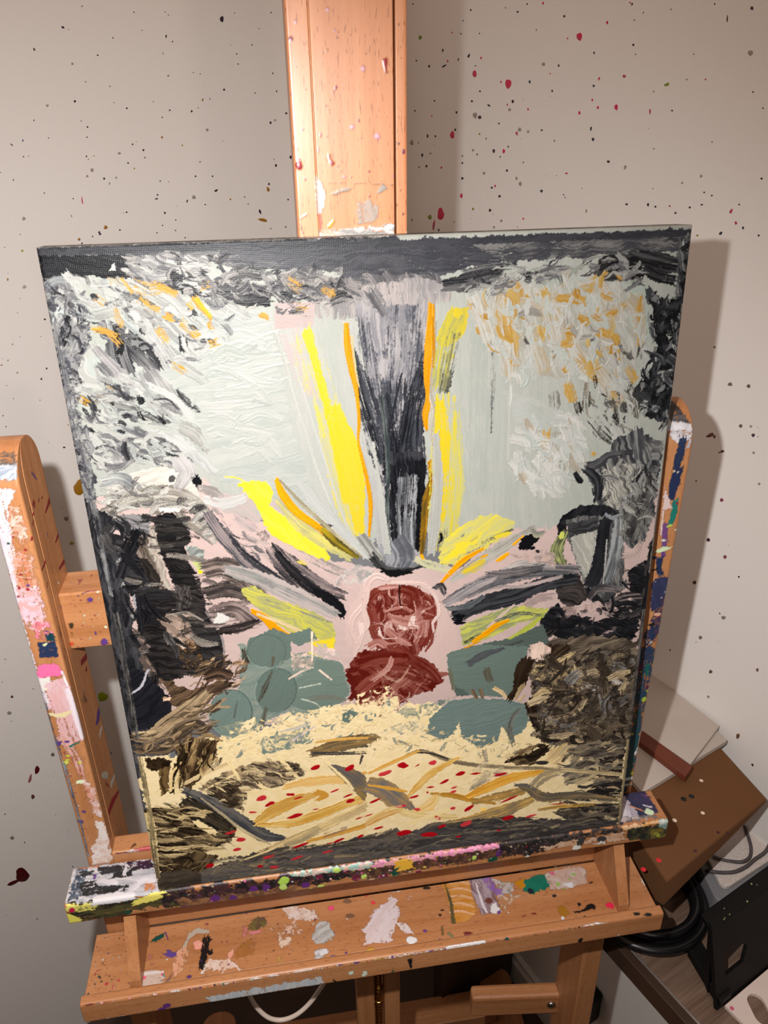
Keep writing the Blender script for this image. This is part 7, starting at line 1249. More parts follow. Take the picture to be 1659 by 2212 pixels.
s([(-62.1,65.5),(-42.4,66.6),(-27.6,67.6)],[6.92,8.31,5.54],(24,24,28),cov=.88,rag=1.38,c2=(70,70,76),mix=.3),
s([(-53.4,59.7),(-50.3,63.1)],2.8,(24,24,28),cov=.88,rag=1.4,c2=(70,70,76),mix=.3),
s([(-53.6,44.8),(-45.9,45.3)],2.9,(24,24,28),cov=.88,rag=1.45,c2=(70,70,76),mix=.3),
s([(-25.2,49.5),(-7.6,47.8)],[2.88,5.76],(24,24,28),cov=.88,rag=1.44,c2=(70,70,76),mix=.3),
s([(-29.9,42.6),(-30.7,54.6)],[1.73,3.45],(224,218,222),h=.4,cov=.9,c2=(190,184,190),mix=.6,rag=.62),
s([(-34.5,70.1),(-30,67.9)],[1.38,2.21],(224,218,222),h=.4,cov=.9,c2=(190,184,190),mix=.6,rag=.43),
s([(-18.2,64.1),(-11,62.3),(-4.3,66.4)],[5.58,8.37,6.97],(224,218,222),h=.4,cov=.9,c2=(190,184,190),mix=.6,rag=1),
s([(-48.9,57.6),(-35.9,61.2)],[3.37,4.22],(224,218,222),h=.4,cov=.9,c2=(190,184,190),mix=.6,rag=.73),
s([(-22.4,69.2),(-18,65.6)],[5.54,5.54],(224,218,222),h=.4,cov=.9,c2=(190,184,190),mix=.6,rag=.93),
p([(-12.9,66.4),(-4.3,66.4),(-2.4,72.5),(-11,72.5)],(196,130,90),cov=.7,rag=1.1),
p([(-34.1,40.7),(-10.8,42.7),(-8.4,52.3),(-25.4,48)],(56,26,56),cov=.75,c2=(30,28,40),mix=.6,rag=1.45),
p([(-71.7,41.8),(-69.4,40.8),(-53,41.1),(-53.8,43.3)],(190,110,70),cov=.8,rag=.72),
d(-54.8,52.1,1.3,2.79,9,(92,56,128)),
d(-30.7,74.9,1.99,1.27,1,(92,56,128)),
k(40,-74.9,-3.7,39.2,76.6,[(226,220,214),(28,28,32),(200,120,90)],r=(.2,.6),seed=13),
p([(414.6,39.2),(440.1,39.2),(441,66.2),(397,74.3)],(36,44,74),cov=.97,c2=(70,50,96),mix=.4,rag=1.69),
p([(419,42.3),(419.6,53.3),(422.4,68.3),(401.7,66.1)],(218,208,216),cov=.95,c2=(120,110,130),mix=.5,rag=1.44,ang=89),
s([(418,54.4),(427.3,62.6)],[1.2,1.68],(206,130,90),rag=.35),
d(432.8,64.6,3.91,3.77,9,(214,232,196),h=.6),
s([(430.3,56.5),(437.3,60.3)],[1.93,2.41],(206,196,206),cov=.8,rag=.46),
p([(401.7,66.1),(437.7,68.3),(438,72.2),(400,72.3)],(196,180,176),cov=.75,c2=(28,28,32),mix=.6,rag=1.4),
s([(435.7,45.1),(438.6,48.4)],[3.21,2.47],(90,50,110),rag=.58),
p([(-73.8,75),(446.2,75.4),(447.5,98.3),(-76,98.6)],(196,130,86),cov=.2,c2=(120,80,60),mix=.4,rag=.99),
p([(-72.5,74.9),(-30.9,77.9),(-4.3,74.9),(21.7,74.9),(18.8,94.6),(-18.4,92.1),(-34.6,98.6),(-75.4,98.6)],(34,34,30),cov=.86,c2=(130,120,60),mix=.5,rag=3.72,ang=0),
p([(-73.8,75),(-49,76.7),(-52.2,84.5),(-74.9,83.4)],(228,216,110),cov=.85,rag=2.28),
p([(-75.6,83.3),(-63.7,93.5),(-64.7,98.6),(-75.7,98.6)],(226,214,96),rag=1.19),
s([(-52.3,75.5),(-34,75.2),(-19.5,75.8)],[7.93,9.52,5.55],(220,214,216),rag=1),
s([(-20.7,83),(-5.4,79.5),(6.1,77.4)],[5.57,8.35,4.64],(238,224,110),rag=1),
d(-69.7,81.2,2.49,2.79,13,(190,30,70)),
p([(.7,76.4),(28.9,74.9),(97.3,75),(136.1,74.9),(256.2,74.9),(350.1,74.9),(351.7,88.1),(256.8,89.7),(135.2,90.8),(65.1,90.3),(26.5,93.4),(4.1,91.4)],(32,28,32),cov=.88,c2=(120,70,70),mix=.45,rag=4.37),
p([(159.4,81.3),(215.6,78.4),(302.1,78.4),(302.8,90.2),(232.1,93.5),(159,92.9)],(110,74,54),cov=.75,c2=(40,30,30),mix=.6,rag=4.52),
p([(12.2,87.4),(80.5,90.7),(111.7,89.8),(111.2,97),(18.2,97.9)],(150,104,70),cov=.8,c2=(60,40,40),mix=.5,rag=3.35),
p([(151.8,74.9),(199.5,75.8),(239.9,74.9),(289.3,75.1),(289.6,80),(240.1,80.5),(183.3,81.7),(153.5,80.1)],(238,150,190),cov=.85,c2=(236,180,160),mix=.6,rag=2.47),
p([(105.3,74.9),(159.7,74.9),(175.5,75.2),(175.4,81.2),(112.3,80.1)],(224,196,180),cov=.8,c2=(90,190,180),mix=.6,rag=2.22),
p([(195.4,78.4),(211.6,78.2),(213.6,90.2),(197.3,90.4)],(236,180,60),rag=2.49),
p([(193.3,87.2),(200.2,87.5),(198.5,98.6),(193.2,97.3)],(20,76,60),rag=2.49),
d(284.0,92.9,4.34,3.56,11,(20,76,60)),
d(102.0,82.6,4.3,5.71,12,(182,220,90),h=.7),
d(100.7,89.8,3.54,3.45,12,(196,220,110)),
d(132.6,96.1,3.21,2.54,12,(196,222,110),h=.6),
d(146.9,78.7,3.51,2.89,-3,(196,222,110),h=.6),
d(169.5,91.0,2.45,2.91,12,(196,222,110),h=.6),
d(130.9,97.9,2.78,.68,9,(196,222,110),h=.6),
d(267.1,87.1,2.14,2.36,11,(196,222,110),h=.6),
d(214.0,98.6,2.47,.25,0,(196,222,110),h=.6),
d(123.8,97.0,1.96,1.56,4,(196,222,110),h=.6),
d(175.8,97.2,3.19,1.41,-2,(226,226,214),h=.6),
d(316.8,90.7,3.52,5.4,11,(226,226,214),h=.6),
d(315.9,95.8,2.2,2.7,11,(226,226,214),h=.6),
d(91.4,98.5,3.87,.33,-7,(226,226,214),h=.6),
d(360.8,92.9,4.05,4.43,11,(226,226,214),h=.6),
d(18.4,97.1,5.27,1.49,-1,(96,44,116)),
d(43.9,91.4,4.68,3.4,-17,(96,44,116)),
d(10.1,98.6,3.22,.55,0,(96,44,116)),
d(76.2,86.9,3.48,3.43,12,(96,44,116)),
d(86.5,87.9,3.12,4.59,12,(96,44,116)),
d(119.4,91.5,3.58,3.47,12,(96,44,116)),
d(58.8,94.7,3.09,3.89,12,(96,44,116)),
d(228.0,97.8,3.35,.73,8,(96,44,116)),
d(289.9,84.7,3.02,5.94,11,(96,44,116)),
d(187.2,94.7,4.96,3.76,12,(110,30,60)),
d(163.1,92.0,3.66,3.5,12,(110,30,60)),
d(131.7,83.1,3.18,2.86,12,(110,30,60)),
d(217.7,96.4,2.94,2.22,11,(110,30,60)),
d(-27.1,93.1,2.21,2.27,13,(20,76,60)),
p([(293.3,74.9),(339.2,74.6),(404.3,74.9),(406.3,84.1),(340.5,83),(296.3,87.1)],(40,38,40),cov=.85,c2=(120,100,90),mix=.5,rag=4.13),
p([(323.7,85.6),(357.7,84),(406.2,83.5),(407.2,91.3),(358.4,91.2),(326.3,92)],(206,160,124),cov=.85,c2=(226,200,184),mix=.5,rag=3.17),
d(364.4,86.5,3.59,4.84,11,(60,60,60)),
d(383.9,86.8,4.54,4.26,11,(60,60,60)),
p([(374.2,92.6),(384.1,88.6),(389.1,93.7)],(226,220,214),rag=2.13),
p([(289.1,74.9),(330.8,74.8),(332.7,92.1),(294.5,92.7)],(34,32,34),cov=.75,c2=(90,70,60),mix=.4,rag=5.14),
p([(402.3,77.5),(426.6,79.2),(446.3,75.9),(447.1,96.6),(411.3,95.7)],(34,38,34),cov=.93,c2=(120,110,60),mix=.5,rag=4.84),
p([(399.3,74.9),(442.8,74.9),(443.9,77.2),(404.7,79.1)],(224,160,90),c2=(236,210,190),mix=.6,rag=1.84),
p([(436.1,74.7),(446.2,74.8),(448.5,89.2),(440.7,84.8)],(216,222,216),c2=(40,100,90),mix=.5,rag=3.23),
s([(434.8,89.5),(440.1,95.3)],[4.34,3.26],(190,210,60),rag=.75),
p([(427.1,82.2),(444.8,82.6),(445.6,98),(428.9,94.3)],(140,120,50),cov=.7,c2=(60,70,40),mix=.7,rag=3.8),
k(160,18.4,339.4,74.9,97.1,[(186,206,90),(226,220,214),(226,110,170),(92,56,128),(150,30,50),(240,180,60),(24,110,100),(200,180,160)],r=(.3,1),seed=14),
k(60,134.8,256.4,78.0,98.5,[(186,206,90),(226,110,170),(230,190,90),(24,110,100),(240,160,150)],r=(.4,1.3),seed=15)],
'back_rail': [s([(-23.3,126.1),(-17,126),(-8.8,126)],[1.72,3.45,4.31],(170,56,70),cov=.75,c2=(206,110,90),mix=.6,rag=.75),
s([(-25.5,123.1),(-23.3,120.3)],[1.48,2.96],(90,50,30),rag=.54),
s([(-30,126.4),(-26,126),(-23.9,124.9)],[1.06,1.98,.91],(226,220,214),h=.4,rag=.4),
s([(-38.1,126.6),(-19.1,126.9)],[1.05,.7],(84,40,90),rag=.26),
d(-25.3,127.1,2.05,.25,0,(224,206,206)),
s([(-23.8,126.3),(-19.3,126.5)],[.88,.53],(220,200,200),rag=.23)],
'tray': [p([(-23.2,52.1),(-18.3,47.3),(-10.8,45.1),(-11.2,49.4),(-17.7,52.4)],(14,74,62),h=.4,rag=.55),
s([(-10.3,44.8),(-7.2,51.9)],[1.29,.92],(92,56,128),rag=.29),
s([(-6.6,64.9),(-1.8,67.5),(1.9,65.4)],[5.36,6.43,2.14],(96,70,140),h=.5,rag=1),
d(20.1,61.2,4.9,4.09,9,(236,160,140),h=.4),
p([(11.2,49.3),(17.8,44.6),(30.3,49.5),(28.7,52.1),(18.2,50.4),(11.6,55),(8.9,63.8),(5.4,63.2)],(188,172,156),cov=.95,rag=.92),
p([(2.1,64.5),(10.3,60.3),(12.8,71.7),(7.2,84.8),(1,89),(-1.5,79.9)],(222,164,132),cov=.75,c2=(206,140,100),mix=.5,rag=1.4),
s([(9.7,74.7),(4,86),(.8,92.5)],[3.44,3.44,1.72],(210,180,140),cov=.5,rag=.62),
s([(27.1,55.7),(26.1,68.4),(24.5,84.2)],[7.12,6.05,5.34],(24,20,20),cov=.85,rag=1),
s([(26,66.6),(31.4,71.1),(32.9,67.7)],[2.5,3.57,1.43],(24,20,20),rag=.64),
s([(29.1,59.7),(31.6,58.3)],[1.82,1.82],(24,20,20),rag=.37),
p([(23.9,86.7),(29.9,76.2),(36.8,79.1),(46.9,79),(62.3,91.8),(50.5,88.4),(42.2,88.8),(30.4,85.1),(25.7,89.5)],(226,200,186),cov=.8,c2=(206,160,130),mix=.5,rag=1.73),
p([(46.7,73.6),(50.9,68.8),(51.9,76.3),(47,80.8)],(232,160,140),cov=.9,rag=1.06),
s([(43.8,87.3),(41.7,92.5)],[2.24,1.21],(224,180,160),cov=.8,rag=.44),
p([(53.5,71.1),(63.7,63.5),(71.5,68.5),(70.6,75.7),(57.1,80.7),(52.8,78.2)],(160,104,50),cov=.75,c2=(180,110,60),mix=.6,rag=1.42),
p([(63.6,50.2),(70.7,42.6),(79.6,45),(81.3,52.1),(70.6,56.2),(64.5,55.1)],(110,96,50),cov=.9,c2=(90,60,60),mix=.6,rag=1.3),
p([(54.9,54.5),(61.8,49.9),(63.7,59.8),(58.5,60.8)],(206,120,120),cov=.6,rag=1.84),
s([(65.4,58.2),(75.9,58)],[4.4,3.67],(216,130,130),cov=.6,rag=.76),
p([(95.9,37.7),(108.8,36.3),(109.5,37.9),(124.6,44.4),(129.2,55.1),(113.3,52.5),(100.9,48.5)],(226,206,196),cov=.85,c2=(206,170,150),mix=.6,rag=1.9),
s([(6.6,36.7),(13.6,36.5),(19.3,36.7)],[1.37,1.76,1.76],(226,200,190),rag=.36),
p([(79.5,52.8),(106.1,53.3),(112.5,65.9),(91.5,64.3)],(220,180,156),cov=.5,rag=2.94),
p([(89.7,67.8),(102,66),(101.7,73.4),(92.9,75.7)],(222,194,172),cov=.7,rag=1.8),
s([(92.7,82.9),(90.8,89.7),(96.2,79.9)],[2.45,3.5,1.75],(214,170,90),cov=.5,rag=.62),
p([(121.2,67.3),(127.3,56.8),(136.1,58.2),(142,72.6),(129.1,79.8),(122.3,76.8)],(196,190,184),cov=.92,c2=(120,120,120),mix=.5,rag=1.82,ang=-35),
p([(121.8,84.1),(130.6,82.8),(135.5,86.3),(128,92),(122.8,92.3)],(216,212,212),c2=(80,80,90),mix=.4,rag=1.05),
d(138.5,91.3,2.72,.73,6,(90,50,110)),
d(149.6,90.4,1.2,1.22,9,(90,50,110)),
d(14.2,89.7,2.19,1.54,9,(90,50,110)),
d(-18.7,73.3,1.54,1.26,9,(176,110,90)),
d(-21.2,66.1,2.42,2.57,9,(176,110,90)),
p([(170,75.3),(186.1,50.5),(193.3,51.7),(187.9,85.7),(166.8,85.9)],(224,202,204),cov=.8,c2=(206,170,160),mix=.5,rag=2.57),
p([(-28.9,84.1),(-26.3,78.5),(-16.5,78.4),(-8,81),(-5.6,87.9),(-8.1,92.3),(-21,92.4),(-27.1,91.1)],(206,184,172),cov=.95,c2=(196,160,140),mix=.4,rag=.51),
p([(-27.4,82.6),(-24.5,79.6),(-8,80.6),(-7.8,82.7),(-22.6,82),(-25.3,86.4),(-24.7,91.4),(-27.1,91.1)],(226,212,206),rag=.34),
p([(-28.4,92.5),(-24,92.5),(21,92),(42.4,92.3),(44.1,92.5),(5.2,92.5),(-20.1,92.5)],(226,206,196),cov=.85,c2=(206,170,150),mix=.6,rag=.45),
p([(-6.8,92.5),(-4.3,91.9),(3.1,92.1),(4.6,92.5),(-2.7,92.5)],(104,84,70),rag=.45),
s([(-4.4,91.9),(.5,83.7)],[2.39,1.71],(130,96,84),cov=.8,rag=.46),
d(-24.0,84.0,1.52,1.58,9,(236,80,120)),
d(-18.9,92.5,1.15,.25,0,(236,80,120)),
d(140.3,45.4,2.91,2.78,9,(236,80,120)),
d(179.4,45.8,1.65,1.81,9,(236,80,120)),
d(-8.8,83.9,1.01,1.4,9,(236,80,120)),
s([(174.7,36.2),(174.5,38.3)],[.85,1.71],(226,30,40),rag=.36),
d(26.6,42.8,1.44,1.18,9,(150,70,80)),
d(62.4,37.6,.73,.8,9,(150,70,80)),
d(49.1,36.4,1.08,.25,2,(150,70,80)),
s([(-8.5,83.6),(-6.6,86.3)],[.86,1.2],(24,110,100),rag=.28),
p([(114.6,36.2),(125.8,36.2),(124.5,36.2),(116.3,36.2)],(160,116,50),cov=.7,rag=.59),
s([(171.5,90.4),(166.9,92.5)],[2.65,2.21],(200,150,50),rag=.5),
d(156.2,55.6,4.33,2.73,9,(110,84,70),a=.8),
d(156.1,40.5,3.67,2.43,9,(110,84,70),a=.8),
p([(159.1,62),(154.3,72.7),(157.8,65.6)],(206,150,60),cov=.5,rag=1.1),
d(-73.9,86.0,.67,.7,9,(40,50,50)),
d(-62.0,77.8,1.79,1.01,42,(40,50,50)),
d(-55.0,84.6,1.34,1.23,9,(40,50,50)),
d(-49.0,87.9,.95,1.32,35,(40,50,50)),
d(-45.8,91.9,.98,.25,1,(40,50,50)),
d(-65.0,83.3,.84,.88,9,(40,50,50)),
d(-66.2,74.2,.68,.9,9,(40,50,50)),
d(-53.8,78.3,.68,.71,9,(40,50,50)),
d(-45.8,92.5,.81,.25,0,(40,50,50)),
d(-55.0,84.6,1.34,1.23,9,(206,40,60)),
d(-49.0,87.9,.76,1.32,35,(206,40,60)),
d(-45.8,91.9,.98,.25,1,(206,40,60)),
d(-66.1,74.6,.68,.9,9,(206,40,60)),
d(-45.2,83.1,1.01,1.05,9,(206,40,60)),
k(120,-63.4,169.8,52.0,92.5,[(150,70,80),(110,60,70),(226,220,214),(92,56,128),(60,60,60)],r=(.3,1.1),seed=16),
k(70,-81.1,-41.3,37.9,92.5,[(40,60,60),(200,50,70),(110,60,60),(226,220,214)],r=(.3,1),seed=17),
p([(247.4,36.2),(274.4,36.5),(273.2,71.5),(263.3,77.7),(248.5,78.2),(248.8,53.3)],(196,128,44),cov=.95,c2=(220,170,120),mix=.5,rag=1.16,ang=4),
s([(254.3,37.4),(265.8,37.5),(277.8,43.4)],[1.6,2.4,1.2],(226,176,140),cov=.8,rag=.46),
s([(252.7,44.5),(264.1,44.7),(275.9,50.5)],[1.58,2.36,1.18],(226,176,140),cov=.8,rag=.45),
s([(251,51.6),(262.3,51.8),(274.1,57.4)],[1.55,2.33,1.17],(226,176,140),cov=.8,rag=.45),
s([(249.2,59.5),(260.4,59.7),(272,65.3)],[1.53,2.3,1.15],(226,176,140),cov=.8,rag=.44),
s([(247.4,67.2),(258.5,67.4),(270,72.9)],[1.51,2.26,1.13],(226,176,140),cov=.8,rag=.44),
s([(250.7,36.2),(251.5,57.8),(249.4,78.3)],[1.93,3.09,3.86],(90,80,50),cov=.8,rag=.68),
p([(274.4,36.5),(293.6,36.7),(295.9,73.2),(276.8,75),(274.1,57.4)],(120,88,92),cov=.95,c2=(206,196,206),mix=.6,rag=.97,ang=87),
s([(280.2,41.6),(280.3,62.6),(282.1,72.9)],[1.55,2.32,1.93],(226,214,220),rag=.45),
p([(285.6,36.7),(297,37),(297.5,48.7),(307.2,54.6),(297.6,61.3),(290.1,47.5)],(150,110,170),cov=.85,c2=(120,80,150),mix=.5,rag=1.59),
d(287.1,61.6,3.65,2.84,9,(110,60,50)),
p([(287.5,66.8),(292.8,64.6),(294.7,71),(295.4,75.1),(286.2,74.6)],(226,220,220),h=.4,rag=1.14),
s([(291.8,74.5),(294.8,74)],[3.4,2.64],(110,66,140),rag=.61),
p([(296.7,37.8),(315.2,47.4),(311.5,59.4),(302.4,58)],(206,184,180),cov=.8,c2=(110,150,140),mix=.5,rag=2.38),
p([(315.2,47.4),(327.9,44.1),(326.8,53.6),(320.6,54.7)],(196,130,20),rag=1.2),
p([(328.2,46.3),(338.6,41.5),(350.2,42.3),(348.7,57.2),(331.7,61.8),(321.5,58)],(18,110,88),h=.3,c2=(30,130,110),mix=.4,rag=2.0),
d(328.7,58.1,2.95,2.93,9,(30,40,50)),
d(349.2,66.7,1.83,1.66,9,(30,40,50)),
p([(348.3,42),(377.6,37.9),(387,39.5),(389.2,48.8),(383.3,58.6),(368.9,60.5),(347.7,60.2)],(206,186,176),cov=.93,c2=(196,150,130),mix=.6,rag=1.63),
p([(360.8,56),(372.6,55.8),(368.5,61.5)],(224,224,230),rag=1.2),
d(357.2,55.4,1.86,2.14,9,(150,190,90)),
d(375.8,47.6,1.88,1.33,9,(150,190,90)),
d(370.1,52.1,1.12,1.31,9,(150,190,90)),
d(360.8,61.3,1.48,.85,9,(150,190,90)),
d(355.7,43.2,2.27,2.2,9,(206,110,130)),
p([(296.9,57.1),(307.2,60.8),(324.2,61.5),(309.6,65.3),(297.2,75.4)],(206,176,150),cov=.6,rag=1.93),
p([(167.5,73.5),(178.2,53.9),(190.2,47.7),(200.5,41.2),(202.9,59.9),(195.4,72.4),(191.5,85),(170.3,85.2)],(222,206,208),cov=.88,h=.3,c2=(206,176,170),mix=.5,rag=2.6,ang=-43),
p([(196,68.6),(206.5,70.3),(211.5,82.6),(204.5,81.5)],(222,206,206),cov=.85,rag=1.46),
d(209.0,88.2,4.88,3.81,9,(232,228,228),h=.4),
s([(208.9,91.4),(203.3,92.5)],[.88,.55],(226,220,214),rag=.23),
p([(192,36.7),(209.1,36.7),(210.3,38.6),(193.6,37.5)],(222,196,184),cov=.7,rag=1.43),
p([(206.2,46.3),(216.7,44.9),(214.9,49.7)],(222,196,184),cov=.6,rag=1.55),
s([(174.9,36.2),(174.3,38.9)],[.84,2.11],(230,40,50),rag=.42),
d(179.9,46.0,2.01,2.01,9,(236,60,70)),
d(201.5,91.9,2.22,.64,2,(110,60,130)),
d(222.1,81.5,2.11,1.31,9,(110,60,130)),
s([(233,90.9),(236.7,92.5)],[1.16,1.63],(110,60,130),rag=.34),
d(238.9,68.4,1.62,1.37,9,(30,26,26)),
d(242.2,64.0,1.81,.99,9,(30,26,26)),
d(232.0,39.0,3.72,1.67,9,(30,26,26)),
s([(361.8,86),(370.5,85.5),(378.3,82.7),(382.3,84.4)],[1.53,1.91,5.73,4.97],(20,18,18),h=.4,rag=.96),
d(369.0,78.8,1.63,1.84,9,(20,18,18)),
d(369.5,91.5,1.24,.87,7,(20,18,18)),
d(388.7,58.7,2.0,.82,-7,(20,18,18)),
d(333.4,91.8,1.05,.46,5,(20,18,18)),
d(396.7,84.2,4.06,3.43,27,(230,40,80)),
d(351.9,82.4,4.28,6.3,-11,(170,116,24),a=.9),
d(348.9,89.4,1.6,1.76,9,(226,220,214)),
d(301.6,76.1,.9,.99,9,(226,220,214)),
d(439.2,65.7,2.23,5.27,9,(226,220,214)),
s([(256.5,90),(263.4,91.1)],[5.05,3.37],(120,40,40),cov=.7,rag=.86),
s([(242.9,86.8),(245.5,91)],[3.61,2.53],(130,120,80),rag=.64),
s([(238.2,79.4),(237.1,88.7)],[1.82,1.82],(110,90,50),rag=.37),
d(309.8,92.5,2.42,.58,0,(230,120,140)),
s([(402.3,50.9),(403.3,57.6)],[2.86,2.04],(170,180,80),cov=.7,rag=.53),
d(324.3,80.9,2.51,.99,9,(120,40,40)),
d(314.7,81.8,2.25,.57,-6,(120,40,40)),
s([(166.7,92.5),(170.2,91.9),(174.8,90.6)],[2.21,3.76,1.11],(206,160,40),rag=.66),
d(427.1,92.5,2.46,.53,0,(28,28,32)),
k(160,201.3,420.1,92.5,92.5,[(120,50,50),(60,50,50),(226,220,214),(92,56,128),(30,30,30)],r=(.3,1.2),seed=18)],
'tray_rail': [p([(-25.6,37.1),(19.8,37),(105.4,37),(129.3,36.9),(128.8,37.7),(50.8,38),(-20.9,38.2)],(222,176,150),cov=.6,c2=(230,200,190),mix=.5,rag=1.4),
d(4.2,37.2,4.61,.85,2,(230,224,220),h=.5),
d(70.8,37.6,5.35,.86,0,(230,224,220),h=.5),
d(86.4,37.3,5.45,.72,2,(230,224,220),h=.5),
d(105.3,37.1,3.52,.54,1,(230,224,220),h=.5),
d(44.7,37.7,3.47,.61,2,(230,224,220),h=.5),
d(113.2,37.1,7.81,.66,0,(230,224,220),h=.5),
s([(24.2,38.4),(39.4,38.3)],[1.62,1.21],(240,150,90),rag=.34),
d(89.4,38.2,2.71,.25,2,(206,40,80)),
d(-64.5,37.1,2.66,.49,2,(206,40,80)),
d(-51.6,37.1,1.91,.32,0,(206,40,80)),
d(366.7,37.1,3.27,1.09,0,(206,40,80)),
d(143.0,37.1,3.54,.61,0,(90,50,120)),
d(157.6,37.5,3.15,.91,2,(90,50,120)),
d(20.2,37.7,2.3,.52,2,(90,50,120)),
d(-66.1,37.1,3.62,.73,0,(110,24,36)),
d(-58.5,37.2,2.28,.6,2,(20,70,60)),
p([(181.8,37),(206.5,36.3),(209.2,37.9),(182.5,38.4)],(230,206,196),rag=1.05),
p([(207.6,37.3),(234.8,37.1),(235.6,38.2),(208.7,38.4)],(228,222,222),rag=1.06),
s([(237,37.1),(255.9,37.1),(272.5,37.1)],[3.07,3.58,3.07],(230,226,226),h=.5,rag=.64),
p([(364.4,36.6),(377.3,35.6),(389.9,37.3),(361.6,37.3)],(232,230,230),h=.5,rag=.59),
d(224.1,37.8,3.18,.68,2,(110,70,150)),
d(211.1,38.1,2.38,.5,2,(110,70,150)),
s([(291.1,37.1),(294.4,37.9)],[2.84,2.27],(30,70,80),rag=.53),
d(425.9,35.9,3.76,1.44,7,(20,20,20)),
d(416.0,33.7,3.37,1.88,9,(20,20,20)),
s([(171.4,37.1),(181.5,37.1)],[1.37,1.37],(170,130,30),rag=.31),
d(154.9,38.3,1.96,.25,2,(214,170,90)),
d(174.0,37.1,1.98,.25,0,(214,170,90)),
k(120,-62.2,378.2,37.2,37.8,[(236,160,150),(226,220,214),(150,40,60),(92,56,128),(30,30,30),(230,190,150),(24,110,100)],r=(.35,1.3),seed=19),
p([(27.7,50.2),(57,50.2),(124.7,48.4),(128.2,59.1),(107.9,60),(71.8,60.2),(31.9,61)],(206,206,206),cov=.92,c2=(170,180,190),mix=.5,rag=2.49,ang=89),
p([(-74.3,56.7),(-29.4,59.4),(24.6,59.7),(26,61),(-23,61.7),(-75.1,60.5)],(226,196,180),cov=.5,c2=(206,160,130),mix=.6,rag=1.41),
d(-10.0,58.2,3.71,2.43,-25,(96,50,120)),
d(-4.9,54.4,3.29,3.09,-25,(96,50,120)),
d(14.6,60.9,3.16,.44,-18,(96,50,120)),
s([(136.5,55.4),(139.3,61)],[1.46,2.34],(20,20,20),rag=.45),
d(147.0,47.7,.25,.25,14,(28,28,32)),
s([(189.9,55.3),(187.7,61)],[1.59,2.55],(20,90,50),rag=.48),
s([(204.4,44),(205.7,56.1)],[4.32,2.16],(20,20,30),rag=.75),
s([(206.5,62.1),(205.7,62.3)],[.63,.63],(226,220,214),rag=.19),
d(363.1,56.0,2.34,3.37,13,(20,20,20)),
s([(400.2,56.2),(399.2,61)],[1.5,1.13],(226,220,214),rag=.32),
d(152.2,50.3,2.92,3.23,14,(214,226,206)),
d(164.3,54.0,2.53,3.9,14,(214,226,206)),
k(50,-48.6,384.1,59.9,60.2,[(120,40,50),(226,220,214),(92,56,128),(40,40,40)],r=(.3,.9),seed=20)]}
